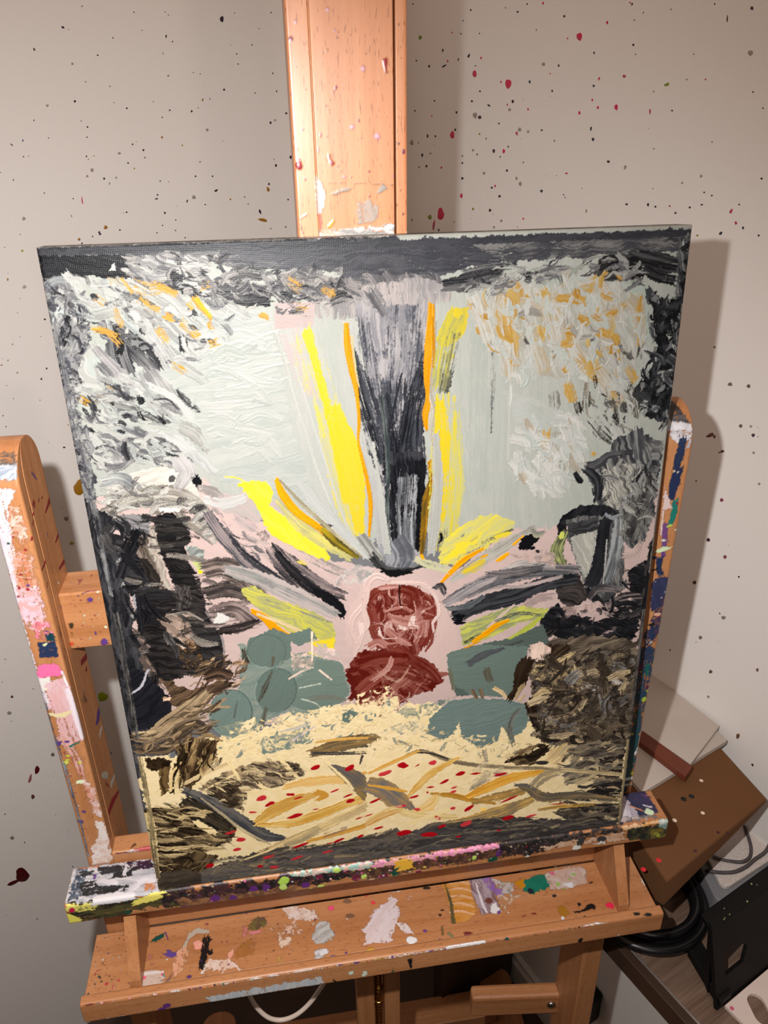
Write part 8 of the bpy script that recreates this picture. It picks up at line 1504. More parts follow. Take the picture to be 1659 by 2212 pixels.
DOTS_LEFT = [(295,691.6,-2.8,.2,.4,-3.4,(40,24,44)),(500.9,672.2,-1.6,-.8,.8,-1,(40,24,44)),(474.3,694.6,-.8,.1,.1,-.7,(40,24,44)),(412.2,692.4,-.9,.1,.1,-.7,(40,24,44)),(443.1,664.2,-.9,0,.1,-.7,(40,24,44)),(465,645.3,-1.1,0,.2,-.9,(40,24,44)),(501.9,595.6,-1.5,0,.3,-1.3,(40,24,44)),(366.8,663.5,-1,0,.1,-.8,(40,24,44)),(374.5,668.9,-1,0,.3,-1.9,(40,24,44)),(405.1,673.8,-.7,0,.1,-.6,(40,24,44)),(371.8,694.9,-.7,0,.1,-.6,(40,24,44)),(368,692.1,-.7,0,.1,-.6,(40,24,44)),(253.9,664.5,-1.1,0,.1,-.8,(40,24,44)),(277.8,653.1,-1.1,0,.1,-.8,(40,24,44)),(277,641.5,-1.1,0,.1,-.8,(40,24,44)),(301.4,610.8,-1.6,0,.2,-1.3,(40,24,44)),(333.6,628.7,-.8,0,.1,-.6,(40,24,44)),(343.2,629.9,-.8,0,.1,-.6,(40,24,44)),(207.8,582.6,-1.8,-0,.1,-1.4,(40,24,44)),(234.3,570.7,-1.7,-0,.2,-1.8,(40,24,44)),(230.6,515.4,-1.8,-.1,.2,-1.9,(40,24,44)),(205,525.6,-2.1,-.1,.2,-2.4,(40,24,44)),(438.7,588.3,-1.2,0,.2,-1,(40,24,44)),(382,586.2,-1.2,0,.2,-1,(40,24,44)),(393.5,577.9,-1,-0,.1,-.8,(40,24,44)),(402.8,595.9,-.7,0,.1,-.6,(40,24,44)),(454,594.4,-.7,0,.1,-.6,(40,24,44)),(491.9,567.6,-1.1,-0,.2,-1,(40,24,44)),(494.7,556.2,-.9,-0,.2,-.8,(40,24,44)),(574,536.4,-.8,-0,.2,-.8,(40,24,44)),(591,511.4,-.8,-0,.2,-.8,(40,24,44)),(553.9,575.2,-.8,-0,.2,-.8,(40,24,44)),(424.8,540.1,-1.4,-0,.2,-1.3,(40,24,44)),(424.3,531.2,-1,-0,.1,-.8,(40,24,44)),(447.7,525.4,-1.2,-0,.2,-1,(40,24,44)),(481.9,508.3,-1.4,-.1,.2,-1.3,(40,24,44)),(356.7,506,-1.3,-.1,.2,-1.1,(40,24,44)),(331.6,505,-1.3,-.1,.1,-1.1,(40,24,44)),(328.5,486.5,-2.7,1.1,-.7,-1.2,(40,24,44)),(373.2,475.3,-1,-.3,.9,-1.9,(40,24,44)),(347.2,469.2,-1.1,-.1,.1,-.9,(40,24,44)),(414.1,485.4,-1.2,-.1,.2,-1.1,(40,24,44)),(416.3,480.6,-2.3,.2,-0,-.9,(40,24,44)),(459.6,466.5,-1.2,-.1,.2,-1.1,(40,24,44)),(407.3,462.3,-1.5,-.1,.2,-1.4,(40,24,44)),(407.8,502.3,-1,-0,.1,-.9,(40,24,44)),(558.5,495,-.8,-0,.2,-.8,(40,24,44)),(509.3,440.1,-.9,-.1,.2,-.9,(40,24,44)),(524.3,432.9,-1.1,-.1,.2,-1.1,(40,24,44)),(499.9,444.6,-1.6,.4,-.2,-1.1,(40,24,44)),(262.5,454.7,-1.7,.4,-1.1,-3.3,(40,24,44)),(244.3,491.2,-1.5,-.1,.2,-1.7,(40,24,44)),(347.7,523.8,-1,-0,.1,-.9,(40,24,44)),(241.5,683.7,-.8,0,.1,-.6,(40,24,44)),(275.9,699.5,-.8,0,.1,-.6,(40,24,44)),(221.2,703.1,-1.1,.1,.1,-.8,(40,24,44)),(422.2,437.9,-1,-.1,.1,-.9,(40,24,44)),(395.3,438.8,-1,-.1,.1,-.9,(40,24,44)),(413,446.6,-1,-.1,.1,-.9,(40,24,44)),(393.1,452.2,-1,-.1,.1,-.9,(40,24,44)),(382.7,428.2,-1,-.1,.1,-.9,(40,24,44)),(214.2,468.5,-1.5,-.1,.1,-1.2,(40,24,44)),(525,486.8,-.9,-0,.2,-.8,(40,24,44)),(462.8,425.8,-1,-.1,.2,-.9,(40,24,44)),(351.6,585,-1.5,0,.2,-1.3,(84,14,26)),(438.2,547.1,-1.2,-0,.2,-1,(84,14,26)),(499.4,534.7,-1.1,-0,.2,-1,(84,14,26)),(472.3,445.2,-1.2,-.1,.2,-1.1,(84,14,26)),(221,610,-1.1,0,.1,-1.3,(84,14,26)),(443.3,664.2,-.7,0,.1,-.6,(84,14,26)),(584.6,549.6,-1.3,-1.3,.5,-.4,(84,14,26)),(603.8,520.2,-.6,-0,.1,-.6,(84,14,26)),(596.5,449.6,-.6,-0,.1,-.6,(84,14,26)),(514.3,484.1,-.9,.1,.2,-4.6,(190,70,100)),(571.1,553.8,-.8,-0,.3,-1.3,(70,50,110)),(497.2,635.3,-1.5,0,.3,-1.3,(150,140,128)),(535.2,590.9,-1.7,0,.3,-1.3,(150,140,128)),(378.1,625.5,-1.5,0,.2,-1.2,(150,140,128)),(456,612.4,-1.1,0,.2,-1,(150,140,128)),(588.7,467.4,-2.1,-.1,.4,-2,(150,140,128)),(457.2,537.1,-2.1,-.1,.3,-1.4,(150,140,128)),(495.4,518.8,-2.2,-.1,.4,-2.1,(150,140,128)),(362.8,479.7,-2.9,-.2,.3,-2.5,(150,140,128)),(502.7,512,-1.6,-.1,.3,-1.4,(150,140,128)),(476,502.3,-.9,-0,.3,-1.7,(150,140,128)),(466.3,508.7,-1.4,-.1,.2,-1.3,(150,140,128)),(332.2,562.7,-2.1,-0,.2,-1.7,(150,140,128)),(484.8,616.7,-.9,0,.2,-1,(150,140,128)),(254.9,607.4,-1.4,0,.1,-1.1,(150,140,128)),(323.6,599.8,-1,0,.2,-1.3,(150,140,128)),(531.1,466.6,-.9,.2,-.3,-1.4,(150,140,128)),(381.6,650,-.7,.1,-.1,-1.5,(150,140,128)),(540.9,556,-1,-0,.2,-1,(150,140,128)),(226.8,573.8,-1.7,-0,.1,-1.4,(150,140,128)),(280.5,466.4,-1.4,-.1,.1,-1.2,(150,140,128)),(285.2,476,-1.4,-.1,.1,-1.2,(150,140,128)),(247,430.3,-1.5,-.1,.1,-1.2,(150,140,128)),(221.4,430.6,-1.8,-.1,.1,-1.5,(150,140,128)),(310.9,548.6,-.8,-0,.1,-.7,(150,140,128)),(490.5,449.9,-2.6,-.2,.4,-2.4,(150,104,24)),(527,438,-1.8,-.1,.3,-1.7,(150,104,24)),(334,598.5,-1,-.1,.7,-2.1,(150,104,24)),(246.4,484.1,-2.3,.5,-1.1,-3.2,(150,104,24)),(259,442.9,-7.4,-1.9,.8,-2.1,(150,104,24)),(397.3,554.6,-1.5,-0,.2,-1.3,(150,104,24)),(308,474,-1.4,-.1,.1,-1.2,(150,104,24)),(598.5,430.3,-1.5,-.1,.3,-1.5,(146,160,60)),(440.5,518.8,-1.2,-0,.2,-1.1,(146,160,60)),(370.4,544.7,-1.3,-0,.2,-1.1,(146,160,60)),(490,534.9,-.9,-0,.2,-.8,(146,160,60)),(471.9,420.9,-1,-.1,.2,-.9,(146,160,60)),(341.7,589,-1,0,.1,-.8,(146,160,60)),(589.2,343.9,-1.4,-.2,.3,-1.2,(84,14,26)),(600,280.2,-1,-.2,.3,-1.5,(84,14,26)),(609.3,267.6,-1.2,-.2,.3,-1.5,(84,14,26)),(599.6,166.8,-1.8,-.4,.2,-1.2,(84,14,26)),(622.6,398.3,-.9,-.1,.4,-1.8,(150,104,24)),(620.1,356.6,-.8,-.1,.1,-.6,(150,104,24)),(666.3,228.3,-1.1,-.2,.2,-.9,(150,104,24)),(605.3,387.2,-2.5,-.3,.5,-2.3,(176,160,146)),(634.7,318.5,-1.2,-.2,.3,-1.3,(176,160,146)),(644.4,299,-1.2,-.2,.3,-1.3,(176,160,146)),(636.8,281.3,-1.3,-.2,.3,-1.4,(176,160,146)),(653.3,294.2,-1.6,.5,-.1,-.6,(140,40,60)),(613.4,373.6,-.5,-.1,.1,-.5,(96,60,52)),(623.9,326.3,-.6,-.1,.1,-.5,(96,60,52)),(598.4,322.8,-.6,-.1,.1,-.6,(96,60,52)),(648.8,248.2,-.7,-.1,.1,-.6,(96,60,52)),(617,239.4,-.8,-.2,.1,-.6,(96,60,52)),(653,266.9,-.6,-.1,.1,-.6,(96,60,52)),(665.9,213,-.8,-.2,.2,-.9,(96,60,52)),(650,302.1,-.4,-.1,.1,-.5,(96,60,52)),(588.1,197.3,-1,-.2,.2,-1.1,(170,140,110)),(591.2,102.4,-6.6,-3.3,4.3,-11.9,(150,104,24)),(623.8,-266.9,-7.7,-3.9,1.6,-8.9,(150,166,40)),(745.5,-354.7,-3,-2.7,2.7,-7.3,(84,14,26)),(758.5,-365.8,-1.7,-1.8,3.5,-7.6,(150,90,90)),(762.2,-403.4,-2.5,-1.6,1,-4.6,(96,60,52)),(811,-553,-9.2,1,-2.1,-17.6,(70,10,14)),(825.7,-559.9,-10.6,-.5,-.3,-4.4,(70,10,14)),(808,-466.3,-2.5,-1.8,.8,-3.7,(130,120,112)),(717.7,-338.3,-2.6,-1.5,.7,-3.6,(110,100,96)),(617.8,60.2,-3.1,-1,.7,-3.6,(150,140,128)),(617.9,19.5,-3.2,-1.1,.6,-2.9,(160,165,90)),(806.8,-467.2,-1.9,-1.3,.6,-2.8,(150,140,128)),(759.7,-228.9,-3,-1.6,.7,-3.3,(150,140,128)),(749.9,-202.4,-1.8,-.9,.5,-2.4,(96,60,52)),(810.9,-666.1,-1.3,-1.1,.4,-2.1,(150,140,128)),(816.2,-543.2,-1.3,-1,.6,-2.9,(96,60,52))]
DOTS_RIGHT = [(263.8,609.4,6.4,-.3,.5,-5.3,(196,24,70)),(388.5,649.8,4.7,-.4,.6,-3.9,(196,24,70)),(140.4,551.2,5.6,-0,.2,-4.9,(196,24,70)),(113.9,442.2,9.1,.6,.3,-9,(196,24,70)),(190,625,4.6,-.3,.3,-4,(196,24,70)),(456.9,576.8,2.7,-.1,.5,-2.9,(196,24,70)),(430.3,659,1.7,-.2,.3,-1.7,(196,24,70)),(261.5,531,2.9,0,.2,-2.7,(196,24,70)),(167.3,471,3.4,.2,.2,-3.3,(196,24,70)),(399.4,572.8,1.9,-0,.3,-1.9,(196,24,70)),(428.7,577.4,1.8,-.1,.2,-1.6,(196,24,70)),(426.1,606.1,1.4,-.3,-.5,-1.7,(196,24,70)),(418.6,585.4,1.4,-.1,.2,-1.4,(196,24,70)),(306.3,579.2,1.7,-.1,.2,-1.5,(196,24,70)),(386.1,507.7,2.4,.1,.1,-1,(196,24,70)),(248.3,612.4,1.9,-.1,.1,-1.3,(196,24,70)),(264.1,585.5,1.4,-0,.1,-1.5,(196,24,70)),(246.2,487.5,2,.1,.1,-1.7,(196,24,70)),(124.9,644.5,2.2,-.2,.1,-1.6,(196,24,70)),(203.3,642.5,2,-.1,.1,-1.5,(196,24,70)),(133.9,677.8,1.6,-.2,0,-1.1,(196,24,70)),(321.7,689.6,1.6,-.2,.2,-1.6,(196,24,70)),(460.7,673.5,1.3,-.2,.1,-.8,(196,24,70)),(369,649.8,1.1,-.1,.1,-1.1,(196,24,70)),(113.7,507.3,2.4,.1,.1,-1.8,(196,24,70)),(86,576.5,1.8,-0,0,-1.2,(196,24,70)),(310.1,450,1.8,.1,.1,-1.4,(196,24,70)),(343.2,616,1.2,-.1,.1,-.9,(196,24,70)),(463.9,606.3,2.6,-.2,.3,-1.5,(176,60,84)),(190,625,4.6,-.3,.3,-4,(176,60,84)),(506.4,571.3,1.2,-0,.5,-2.7,(176,60,84)),(286.5,552.1,2.2,.3,1.3,-2.3,(176,60,84)),(571.9,597.3,1.1,-.1,.2,-.8,(176,60,84)),(550.1,480.5,1.5,.1,.2,-.9,(176,60,84)),(626.7,480.5,1.5,-.4,-.8,-2.3,(176,60,84)),(95.2,424.5,3.1,0,-1.9,-8,(176,60,84)),(634.6,470.1,1.5,.1,.4,-1.6,(176,60,84)),(360.4,672.3,1.9,-.2,.2,-1.3,(50,22,34)),(472,634.7,1.6,-.1,.2,-1.2,(50,22,34)),(414.5,631.9,1.4,-.1,.2,-1.3,(50,22,34)),(274.8,589,2.7,-.1,.2,-2,(50,22,34)),(239.7,531.1,2.9,0,.2,-2.5,(50,22,34)),(237.1,455.7,3.1,.2,.2,-2,(50,22,34)),(453.8,521.9,2.4,0,.2,-1.4,(50,22,34)),(357.3,623.4,1.6,-.1,.2,-1.4,(50,22,34)),(627.8,584,1,-0,.2,-.7,(50,22,34)),(641.3,570.4,.9,-0,.2,-.7,(50,22,34)),(653.7,511.1,1.2,0,.2,-1,(50,22,34)),(569.3,659.7,1,-.1,.2,-.7,(50,22,34)),(662.2,460.9,1.2,.1,.2,-1,(50,22,34)),(576.4,480.8,1.4,.1,.2,-1.1,(50,22,34)),(517.1,661.2,.9,-.1,.1,-.6,(50,22,34)),(553.2,620,.8,-.1,.1,-.6,(50,22,34)),(257.1,475,2.9,.2,.1,-1.7,(50,22,34)),(611.2,651.4,1.7,-.2,.4,-1.6,(70,30,66)),(586.1,646,.8,-.1,.4,-3,(80,30,30)),(205.1,572.4,4.1,-.1,.1,-2.2,(34,38,48)),(175.3,647.1,2.4,-.7,-2,-2.2,(34,38,48)),(150.9,644.5,1.6,-.3,-.6,-1.8,(34,38,48)),(112.1,658.4,2.2,-.2,.1,-2.2,(34,38,48)),(77.4,641.4,3,-.2,0,-1.7,(34,38,48)),(42.7,650.9,2.5,-.2,0,-1.1,(34,38,48)),(176.8,699.1,2,-.2,.1,-1.2,(34,38,48)),(275.1,686.1,1.8,.4,1.2,-1.1,(34,38,48)),(203.5,603.8,2,-.1,.1,-1.3,(34,38,48)),(185.8,592.5,2.6,-.1,.1,-1.4,(34,38,48)),(149.7,579.8,2.7,-.1,.1,-1.7,(34,38,48)),(147.4,557.7,2.8,-0,.1,-1.7,(34,38,48)),(60.3,523.6,3.2,0,0,-2.5,(34,38,48)),(72.6,508.4,3.1,.1,0,-1.9,(34,38,48)),(74.9,550.1,2.5,-0,.1,-2.7,(34,38,48)),(96.2,549.7,2.4,-0,0,-1.5,(34,38,48)),(38.7,584.9,2.6,-.1,0,-1.2,(34,38,48)),(92.6,596.4,2.4,-.1,0,-1.2,(34,38,48)),(270.3,507.6,2.4,.1,.1,-1.6,(34,38,48)),(168.3,494.4,3.3,.1,.1,-1.8,(34,38,48)),(425.8,544.9,2.2,-0,.3,-1.9,(34,38,48)),(420.9,556,1.5,-.1,-.2,-2.3,(34,38,48)),(342.7,485.6,2.6,.1,.2,-1.8,(34,38,48)),(349.1,597.5,1.6,-.1,.2,-1.4,(34,38,48)),(306.1,609.4,2.1,-.1,.2,-1.7,(34,38,48)),(418.7,599.4,1.8,-.1,.2,-1.3,(34,38,48)),(191.4,634.3,1.5,-.1,.1,-.8,(34,38,48)),(155.7,674.4,1.6,-.1,.1,-1,(34,38,48)),(197.9,670.7,1.5,-.1,.1,-.8,(34,38,48)),(159.7,688.9,1.6,-.2,0,-.8,(34,38,48)),(250.8,693.1,1.3,-.2,.1,-.7,(34,38,48)),(292.6,692.1,1.7,-.2,.1,-.9,(34,38,48)),(335,555.3,2.1,-0,.1,-1,(34,38,48)),(248.2,564.1,1.9,-0,.1,-1.1,(34,38,48)),(167.3,514.7,2.2,0,.1,-1.5,(34,38,48)),(270.5,536.4,1.9,0,.1,-1.1,(34,38,48)),(238.9,485,2.5,.1,.1,-1.4,(34,38,48)),(530.9,478.7,1.5,.1,.2,-1.1,(34,38,48)),(559.1,474.2,1.5,.1,.2,-1.1,(34,38,48)),(590.8,484.3,1.6,.1,.2,-.8,(34,38,48)),(601.2,493.5,1.1,.1,.2,-.8,(34,38,48)),(591.4,496,1.1,.1,.2,-.8,(34,38,48)),(489,478.6,2,.1,.2,-1.2,(34,38,48)),(520.2,480.1,1.6,.1,.3,-1.8,(34,38,48)),(643.6,466.3,1.2,.1,.3,-1.4,(34,38,48)),(535.8,571.3,1.4,-0,.2,-.8,(34,38,48)),(476.7,625.7,.9,-.1,.1,-.6,(34,38,48)),(549.1,598.4,.8,-0,.1,-.6,(34,38,48)),(109.1,418.5,2.5,.2,.1,-2,(34,38,48)),(98.8,407.6,2.5,.2,0,-1.7,(34,38,48)),(224.6,586.1,3.5,-1.2,-.9,-.9,(34,38,48)),(116.1,639.1,5.8,1.3,1.2,-1,(34,38,48)),(619.2,459.1,1.5,1.4,1.2,-.9,(34,38,48)),(634.6,487.1,1,.1,.2,-.8,(34,38,48)),(617.7,616.1,2.9,-.2,.5,-2.2,(150,140,128)),(194.2,575.1,5.2,-.1,.2,-3.6,(150,140,128)),(291.9,556.5,3.6,-0,.2,-2.3,(150,140,128)),(329.9,626.7,3.3,-.2,.2,-1.9,(150,140,128)),(269.3,579.8,3.2,-.1,.2,-1.8,(150,140,128)),(309,554,2.2,-0,.2,-1.8,(150,140,128)),(299.7,492.5,3.2,.1,.3,-2.7,(150,140,128)),(219.7,502.8,3.1,.1,.1,-2,(150,140,128)),(359.9,543.5,1.6,-0,.2,-1.5,(150,140,128)),(426.2,467.4,1.5,.1,.3,-2.2,(150,140,128)),(480.3,516.7,1.9,-.4,-.8,-2.2,(150,140,128)),(221.6,546.1,2,-0,.1,-1.4,(150,140,128)),(192.2,531.5,2.6,0,.1,-1.7,(150,140,128)),(166.8,523.8,2.7,0,.1,-1.5,(150,140,128)),(291.3,498.7,2.3,.1,.2,-2.2,(150,140,128)),(263.7,443.9,3,.2,.1,-1.7,(150,140,128)),(248,434.2,2.5,.2,.1,-1.8,(150,140,128)),(150.8,433.7,2.3,.2,.1,-1.3,(150,140,128)),(51.5,506.4,3.2,.1,0,-1.6,(150,140,128)),(29.7,540.9,5.2,0,0,-3.8,(150,140,128)),(49.2,540.9,2.6,0,0,-1.2,(150,140,128)),(83.4,526.3,3.1,0,0,-1.5,(150,140,128)),(507.9,589.9,1.2,-.1,.2,-1,(150,140,128)),(562,503.8,1.4,.1,.2,-1.1,(150,140,128)),(591.2,542.2,1.1,0,.2,-.8,(150,140,128)),(518.2,535.7,1.2,0,.2,-.9,(150,140,128)),(524.3,595.4,3.2,.9,1.1,-1.3,(120,140,36)),(52.8,679.4,4.8,-.4,0,-2.8,(120,140,36)),(83.5,435.5,5.7,.4,.1,-3.6,(120,140,36)),(197,454.9,2.7,.2,.1,-1.8,(120,140,36)),(591.4,454.5,1.7,.2,.2,-.9,(120,140,36)),(206,551.9,2,-0,.1,-1.4,(120,140,36)),(655.7,251.5,1.7,.5,.4,-2,(90,76,66)),(668.7,238.5,2.4,1.7,.9,-1.2,(96,60,56)),(684.3,272.7,2.1,.6,.4,-1.9,(100,90,84)),(700.5,267.5,2,.7,.4,-1.9,(70,60,70)),(695.9,275.8,1.5,.5,.3,-1.4,(150,140,128)),(684,316,2.1,.5,.4,-1.9,(96,86,80)),(662.5,312.5,2.7,.7,.4,-1.9,(110,100,92)),(673.2,130.6,2.3,1.1,.5,-2.2,(60,30,40)),(698,120.1,2.2,1.1,.5,-2.2,(130,70,80)),(679.8,184.1,2.2,.9,.5,-2.1,(130,60,80)),(666.2,69.4,2.4,1.3,.5,-2.3,(60,44,30)),(688.6,3.1,2.4,1.5,.5,-2.4,(120,110,104)),(712.2,45.9,2.8,1.6,.5,-2.3,(130,128,120)),(711,-33.4,2.3,1.6,.5,-2.4,(96,76,60)),(762.7,-94.1,2.2,1,-0,-4.2,(110,80,60)),(765.7,6.3,1.5,1,.5,-2.3,(120,90,80)),(715.1,-68.9,1.8,1.3,.4,-1.9,(150,140,128)),(650.2,251.4,4.2,3.4,1.4,-1.5,(110,62,50)),(705.2,249.4,1.5,.5,.3,-1.5,(150,140,128)),(718.8,218.9,1.5,.6,.3,-1.5,(150,140,128))]
# ---------------------------------------------------------------- materials
def new_mat(name):
    m = bpy.data.materials.new(name); m.use_nodes = True
    nt = m.node_tree; b = nt.nodes['Principled BSDF']
    return m, nt, b

def N(nt, t, **kw):
    n = nt.nodes.new(t)
    for k, v in kw.items():
        if hasattr(n, k): setattr(n, k, v)
        else: n.inputs[k].default_value = v
    return n

def rgb(c):
    return tuple(float(x) for x in lin(c)) + (1.0,)

def plain(name, c, rough=0.5, spec=0.4, metal=0.0, noise=None, bump=0.0):
    m, nt, b = new_mat(name)
    b.inputs['Base Color'].default_value = rgb(c); b.inputs['Roughness'].default_value = rough
    b.inputs['Specular IOR Level'].default_value = spec; b.inputs['Metallic'].default_value = metal
    tc = N(nt, 'ShaderNodeTexCoord')
    if noise:
        sc_, c2 = noise
        n = N(nt, 'ShaderNodeTexNoise', Scale=sc_, Detail=4.0); nt.links.new(tc.outputs['Object'], n.inputs['Vector'])
        mx = N(nt, 'ShaderNodeMixRGB'); mx.inputs[1].default_value = rgb(c); mx.inputs[2].default_value = rgb(c2)
        nt.links.new(n.outputs[0], mx.inputs[0]); nt.links.new(mx.outputs[0], b.inputs['Base Color'])
    if bump:
        n = N(nt, 'ShaderNodeTexNoise', Scale=500.0, Detail=2.0); nt.links.new(tc.outputs['Object'], n.inputs['Vector'])
        bp = N(nt, 'ShaderNodeBump', Strength=bump, Distance=0.0005); nt.links.new(n.outputs[0], bp.inputs['Height']); nt.links.new(bp.outputs[0], b.inputs['Normal'])
    return m

def wood_mat(name, base, dark, fleck, rough=0.42):
    # beech: fine streaks and short dark flecks along the grain (attribute "grain": x along the bar), dried paint on top (attribute "paint")
    m, nt, b = new_mat(name); L = nt.links.new
    at = N(nt, 'ShaderNodeAttribute', attribute_name='grain')
    mp = N(nt, 'ShaderNodeMapping'); mp.inputs['Scale'].default_value = (5, 95, 95); L(at.outputs['Vector'], mp.inputs['Vector'])
    n1 = N(nt, 'ShaderNodeTexNoise', Scale=1.0, Detail=5.0, Roughness=0.6); L(mp.outputs[0], n1.inputs['Vector'])
    r1 = N(nt, 'ShaderNodeValToRGB'); r1.color_ramp.elements[0].position = 0.3; r1.color_ramp.elements[1].position = 0.72
    r1.color_ramp.elements[0].color = rgb(dark); r1.color_ramp.elements[1].color = rgb(base); L(n1.outputs[0], r1.inputs[0])
    mp2 = N(nt, 'ShaderNodeMapping'); mp2.inputs['Scale'].default_value = (170, 1150, 1150); L(at.outputs['Vector'], mp2.inputs['Vector'])
    n2 = N(nt, 'ShaderNodeTexNoise', Scale=1.0, Detail=1.0); L(mp2.outputs[0], n2.inputs['Vector'])
    r2 = N(nt, 'ShaderNodeValToRGB'); r2.color_ramp.elements[0].position = 0.64; r2.color_ramp.elements[1].position = 0.72; L(n2.outputs[0], r2.inputs[0])
    mx = N(nt, 'ShaderNodeMixRGB'); mx.inputs[2].default_value = rgb(fleck); L(r1.outputs[0], mx.inputs[1])
    ml = N(nt, 'ShaderNodeMath', operation='MULTIPLY'); ml.inputs[1].default_value = 0.55; L(r2.outputs[0], ml.inputs[0]); L(ml.outputs[0], mx.inputs[0])
    pa = N(nt, 'ShaderNodeAttribute', attribute_name='paint')
    m2 = N(nt, 'ShaderNodeMixRGB'); L(pa.outputs['Alpha'], m2.inputs[0]); L(mx.outputs[0], m2.inputs[1]); L(pa.outputs['Color'], m2.inputs[2])
    L(m2.outputs[0], b.inputs['Base Color']); b.inputs['Roughness'].default_value = rough; b.inputs['Specular IOR Level'].default_value = 0.45
    bp = N(nt, 'ShaderNodeBump', Strength=0.25, Distance=0.0004); L(n1.outputs[0], bp.inputs['Height']); L(bp.outputs[0], b.inputs['Normal'])
    return m

def canvas_mat():
    m, nt, b = new_mat('acrylic_on_canvas'); L = nt.links.new
    at = N(nt, 'ShaderNodeAttribute', attribute_name='paint'); L(at.outputs['Color'], b.inputs['Base Color'])
    b.inputs['Roughness'].default_value = 0.4; b.inputs['Specular IOR Level'].default_value = 0.12
    tc = N(nt, 'ShaderNodeTexCoord')
    w1 = N(nt, 'ShaderNodeTexWave', Scale=290.0, Distortion=0.6); w1.bands_direction = 'X'
    w2 = N(nt, 'ShaderNodeTexWave', Scale=290.0, Distortion=0.6); w2.bands_direction = 'Y'
    L(tc.outputs['Object'], w1.inputs['Vector']); L(tc.outputs['Object'], w2.inputs['Vector'])
    mu = N(nt, 'ShaderNodeMath', operation='MULTIPLY'); L(w1.outputs['Fac'], mu.inputs[0]); L(w2.outputs['Fac'], mu.inputs[1])
    bp = N(nt, 'ShaderNodeBump', Strength=0.22, Distance=0.0002); L(mu.outputs[0], bp.inputs['Height'])
    n = N(nt, 'ShaderNodeTexNoise', Scale=900.0, Detail=3.0); L(tc.outputs['Object'], n.inputs['Vector'])
    bp2 = N(nt, 'ShaderNodeBump', Strength=0.25, Distance=0.0003); L(n.outputs[0], bp2.inputs['Height']); L(bp.outputs[0], bp2.inputs['Normal']); L(bp2.outputs[0], b.inputs['Normal'])
    return m

def wall_mat(name, c):
    # matt emulsion with orange-peel roller texture; slot 2 is the dried paint thrown at it
    m, nt, b = new_mat(name); L = nt.links.new
    tc = N(nt, 'ShaderNodeTexCoord')
    n0 = N(nt, 'ShaderNodeTexNoise', Scale=2.2, Detail=3.0); L(tc.outputs['Object'], n0.inputs['Vector'])
    mx = N(nt, 'ShaderNodeMixRGB'); mx.inputs[1].default_value = rgb(c); mx.inputs[2].default_value = rgb(tuple(x - 9 for x in c)); L(n0.outputs[0], mx.inputs[0])
    L(mx.outputs[0], b.inputs['Base Color']); b.inputs['Roughness'].default_value = 0.55; b.inputs['Specular IOR Level'].default_value = 0.3
    n = N(nt, 'ShaderNodeTexNoise', Scale=420.0, Detail=2.0); L(tc.outputs['Object'], n.inputs['Vector'])
    bp = N(nt, 'ShaderNodeBump', Strength=0.22, Distance=0.0006); L(n.outputs[0], bp.inputs['Height']); L(bp.outputs[0], b.inputs['Normal'])
    return m

def splash_mat():
    m, nt, b = new_mat('dried_splatter')
    at = N(nt, 'ShaderNodeAttribute', attribute_name='paint'); nt.links.new(at.outputs['Color'], b.inputs['Base Color'])
    b.inputs['Roughness'].default_value = 0.35
    return m

def plank_mat():
    # desk top: grey-brown wood-look laminate, grain across the desk, faint board joints
    m, nt, b = new_mat('walnut_laminate'); L = nt.links.new
    at = N(nt, 'ShaderNodeAttribute', attribute_name='grain')
    mp = N(nt, 'ShaderNodeMapping'); mp.inputs['Scale'].default_value = (6, 130, 6); L(at.outputs['Vector'], mp.inputs['Vector'])
    n1 = N(nt, 'ShaderNodeTexNoise', Scale=1.0, Detail=6.0, Roughness=0.65); L(mp.outputs[0], n1.inputs['Vector'])
    r1 = N(nt, 'ShaderNodeValToRGB'); r1.color_ramp.elements[0].position = 0.3; r1.color_ramp.elements[1].position = 0.7
    r1.color_ramp.elements[0].color = rgb((84, 64, 52)); r1.color_ramp.elements[1].color = rgb((128, 104, 88)); L(n1.outputs[0], r1.inputs[0])
    L(r1.outputs[0], b.inputs['Base Color']); b.inputs['Roughness'].default_value = 0.45
    bp = N(nt, 'ShaderNodeBump', Strength=0.3, Distance=0.0005); L(n1.outputs[0], bp.inputs['Height']); L(bp.outputs[0], b.inputs['Normal'])
    return m

def woven_mat(name, c, pitch):
    m, nt, b = new_mat(name); L = nt.links.new
    tc = N(nt, 'ShaderNodeTexCoord')
    v = N(nt, 'ShaderNodeTexVoronoi', Scale=pitch); L(tc.outputs['Object'], v.inputs['Vector'])
    r = N(nt, 'ShaderNodeValToRGB'); r.color_ramp.elements[0].position = 0.05; r.color_ramp.elements[1].position = 0.4
    r.color_ramp.elements[0].color = rgb(tuple(x * 0.66 for x in c)); r.color_ramp.elements[1].color = rgb(c); L(v.outputs['Distance'], r.inputs[0])
    L(r.outputs[0], b.inputs['Base Color']); b.inputs['Roughness'].default_value = 0.8
    return m

BEECH = wood_mat('beech', (186, 128, 90), (168, 108, 72), (104, 56, 30), 0.33)
BEECH2 = wood_mat('worn_beech', (170, 118, 78), (148, 95, 57), (92, 52, 28))
SPL = splash_mat()

# ---------------------------------------------------------------- mesh builders
def tag(o, label=None, cat=None, group=None, kind=None):
    if label: o['label'] = label
    if cat: o['category'] = cat
    if group: o['group'] = group
    if kind: o['kind'] = kind
    return o

def thing(name, base, label, cat, group=None):
    o = bpy.data.objects.new(name, None); C.objects.link(o); o.empty_display_size = 0.05
    o.location = (base[0], base[1], base[2] + ZF)
    return tag(o, label, cat, group)

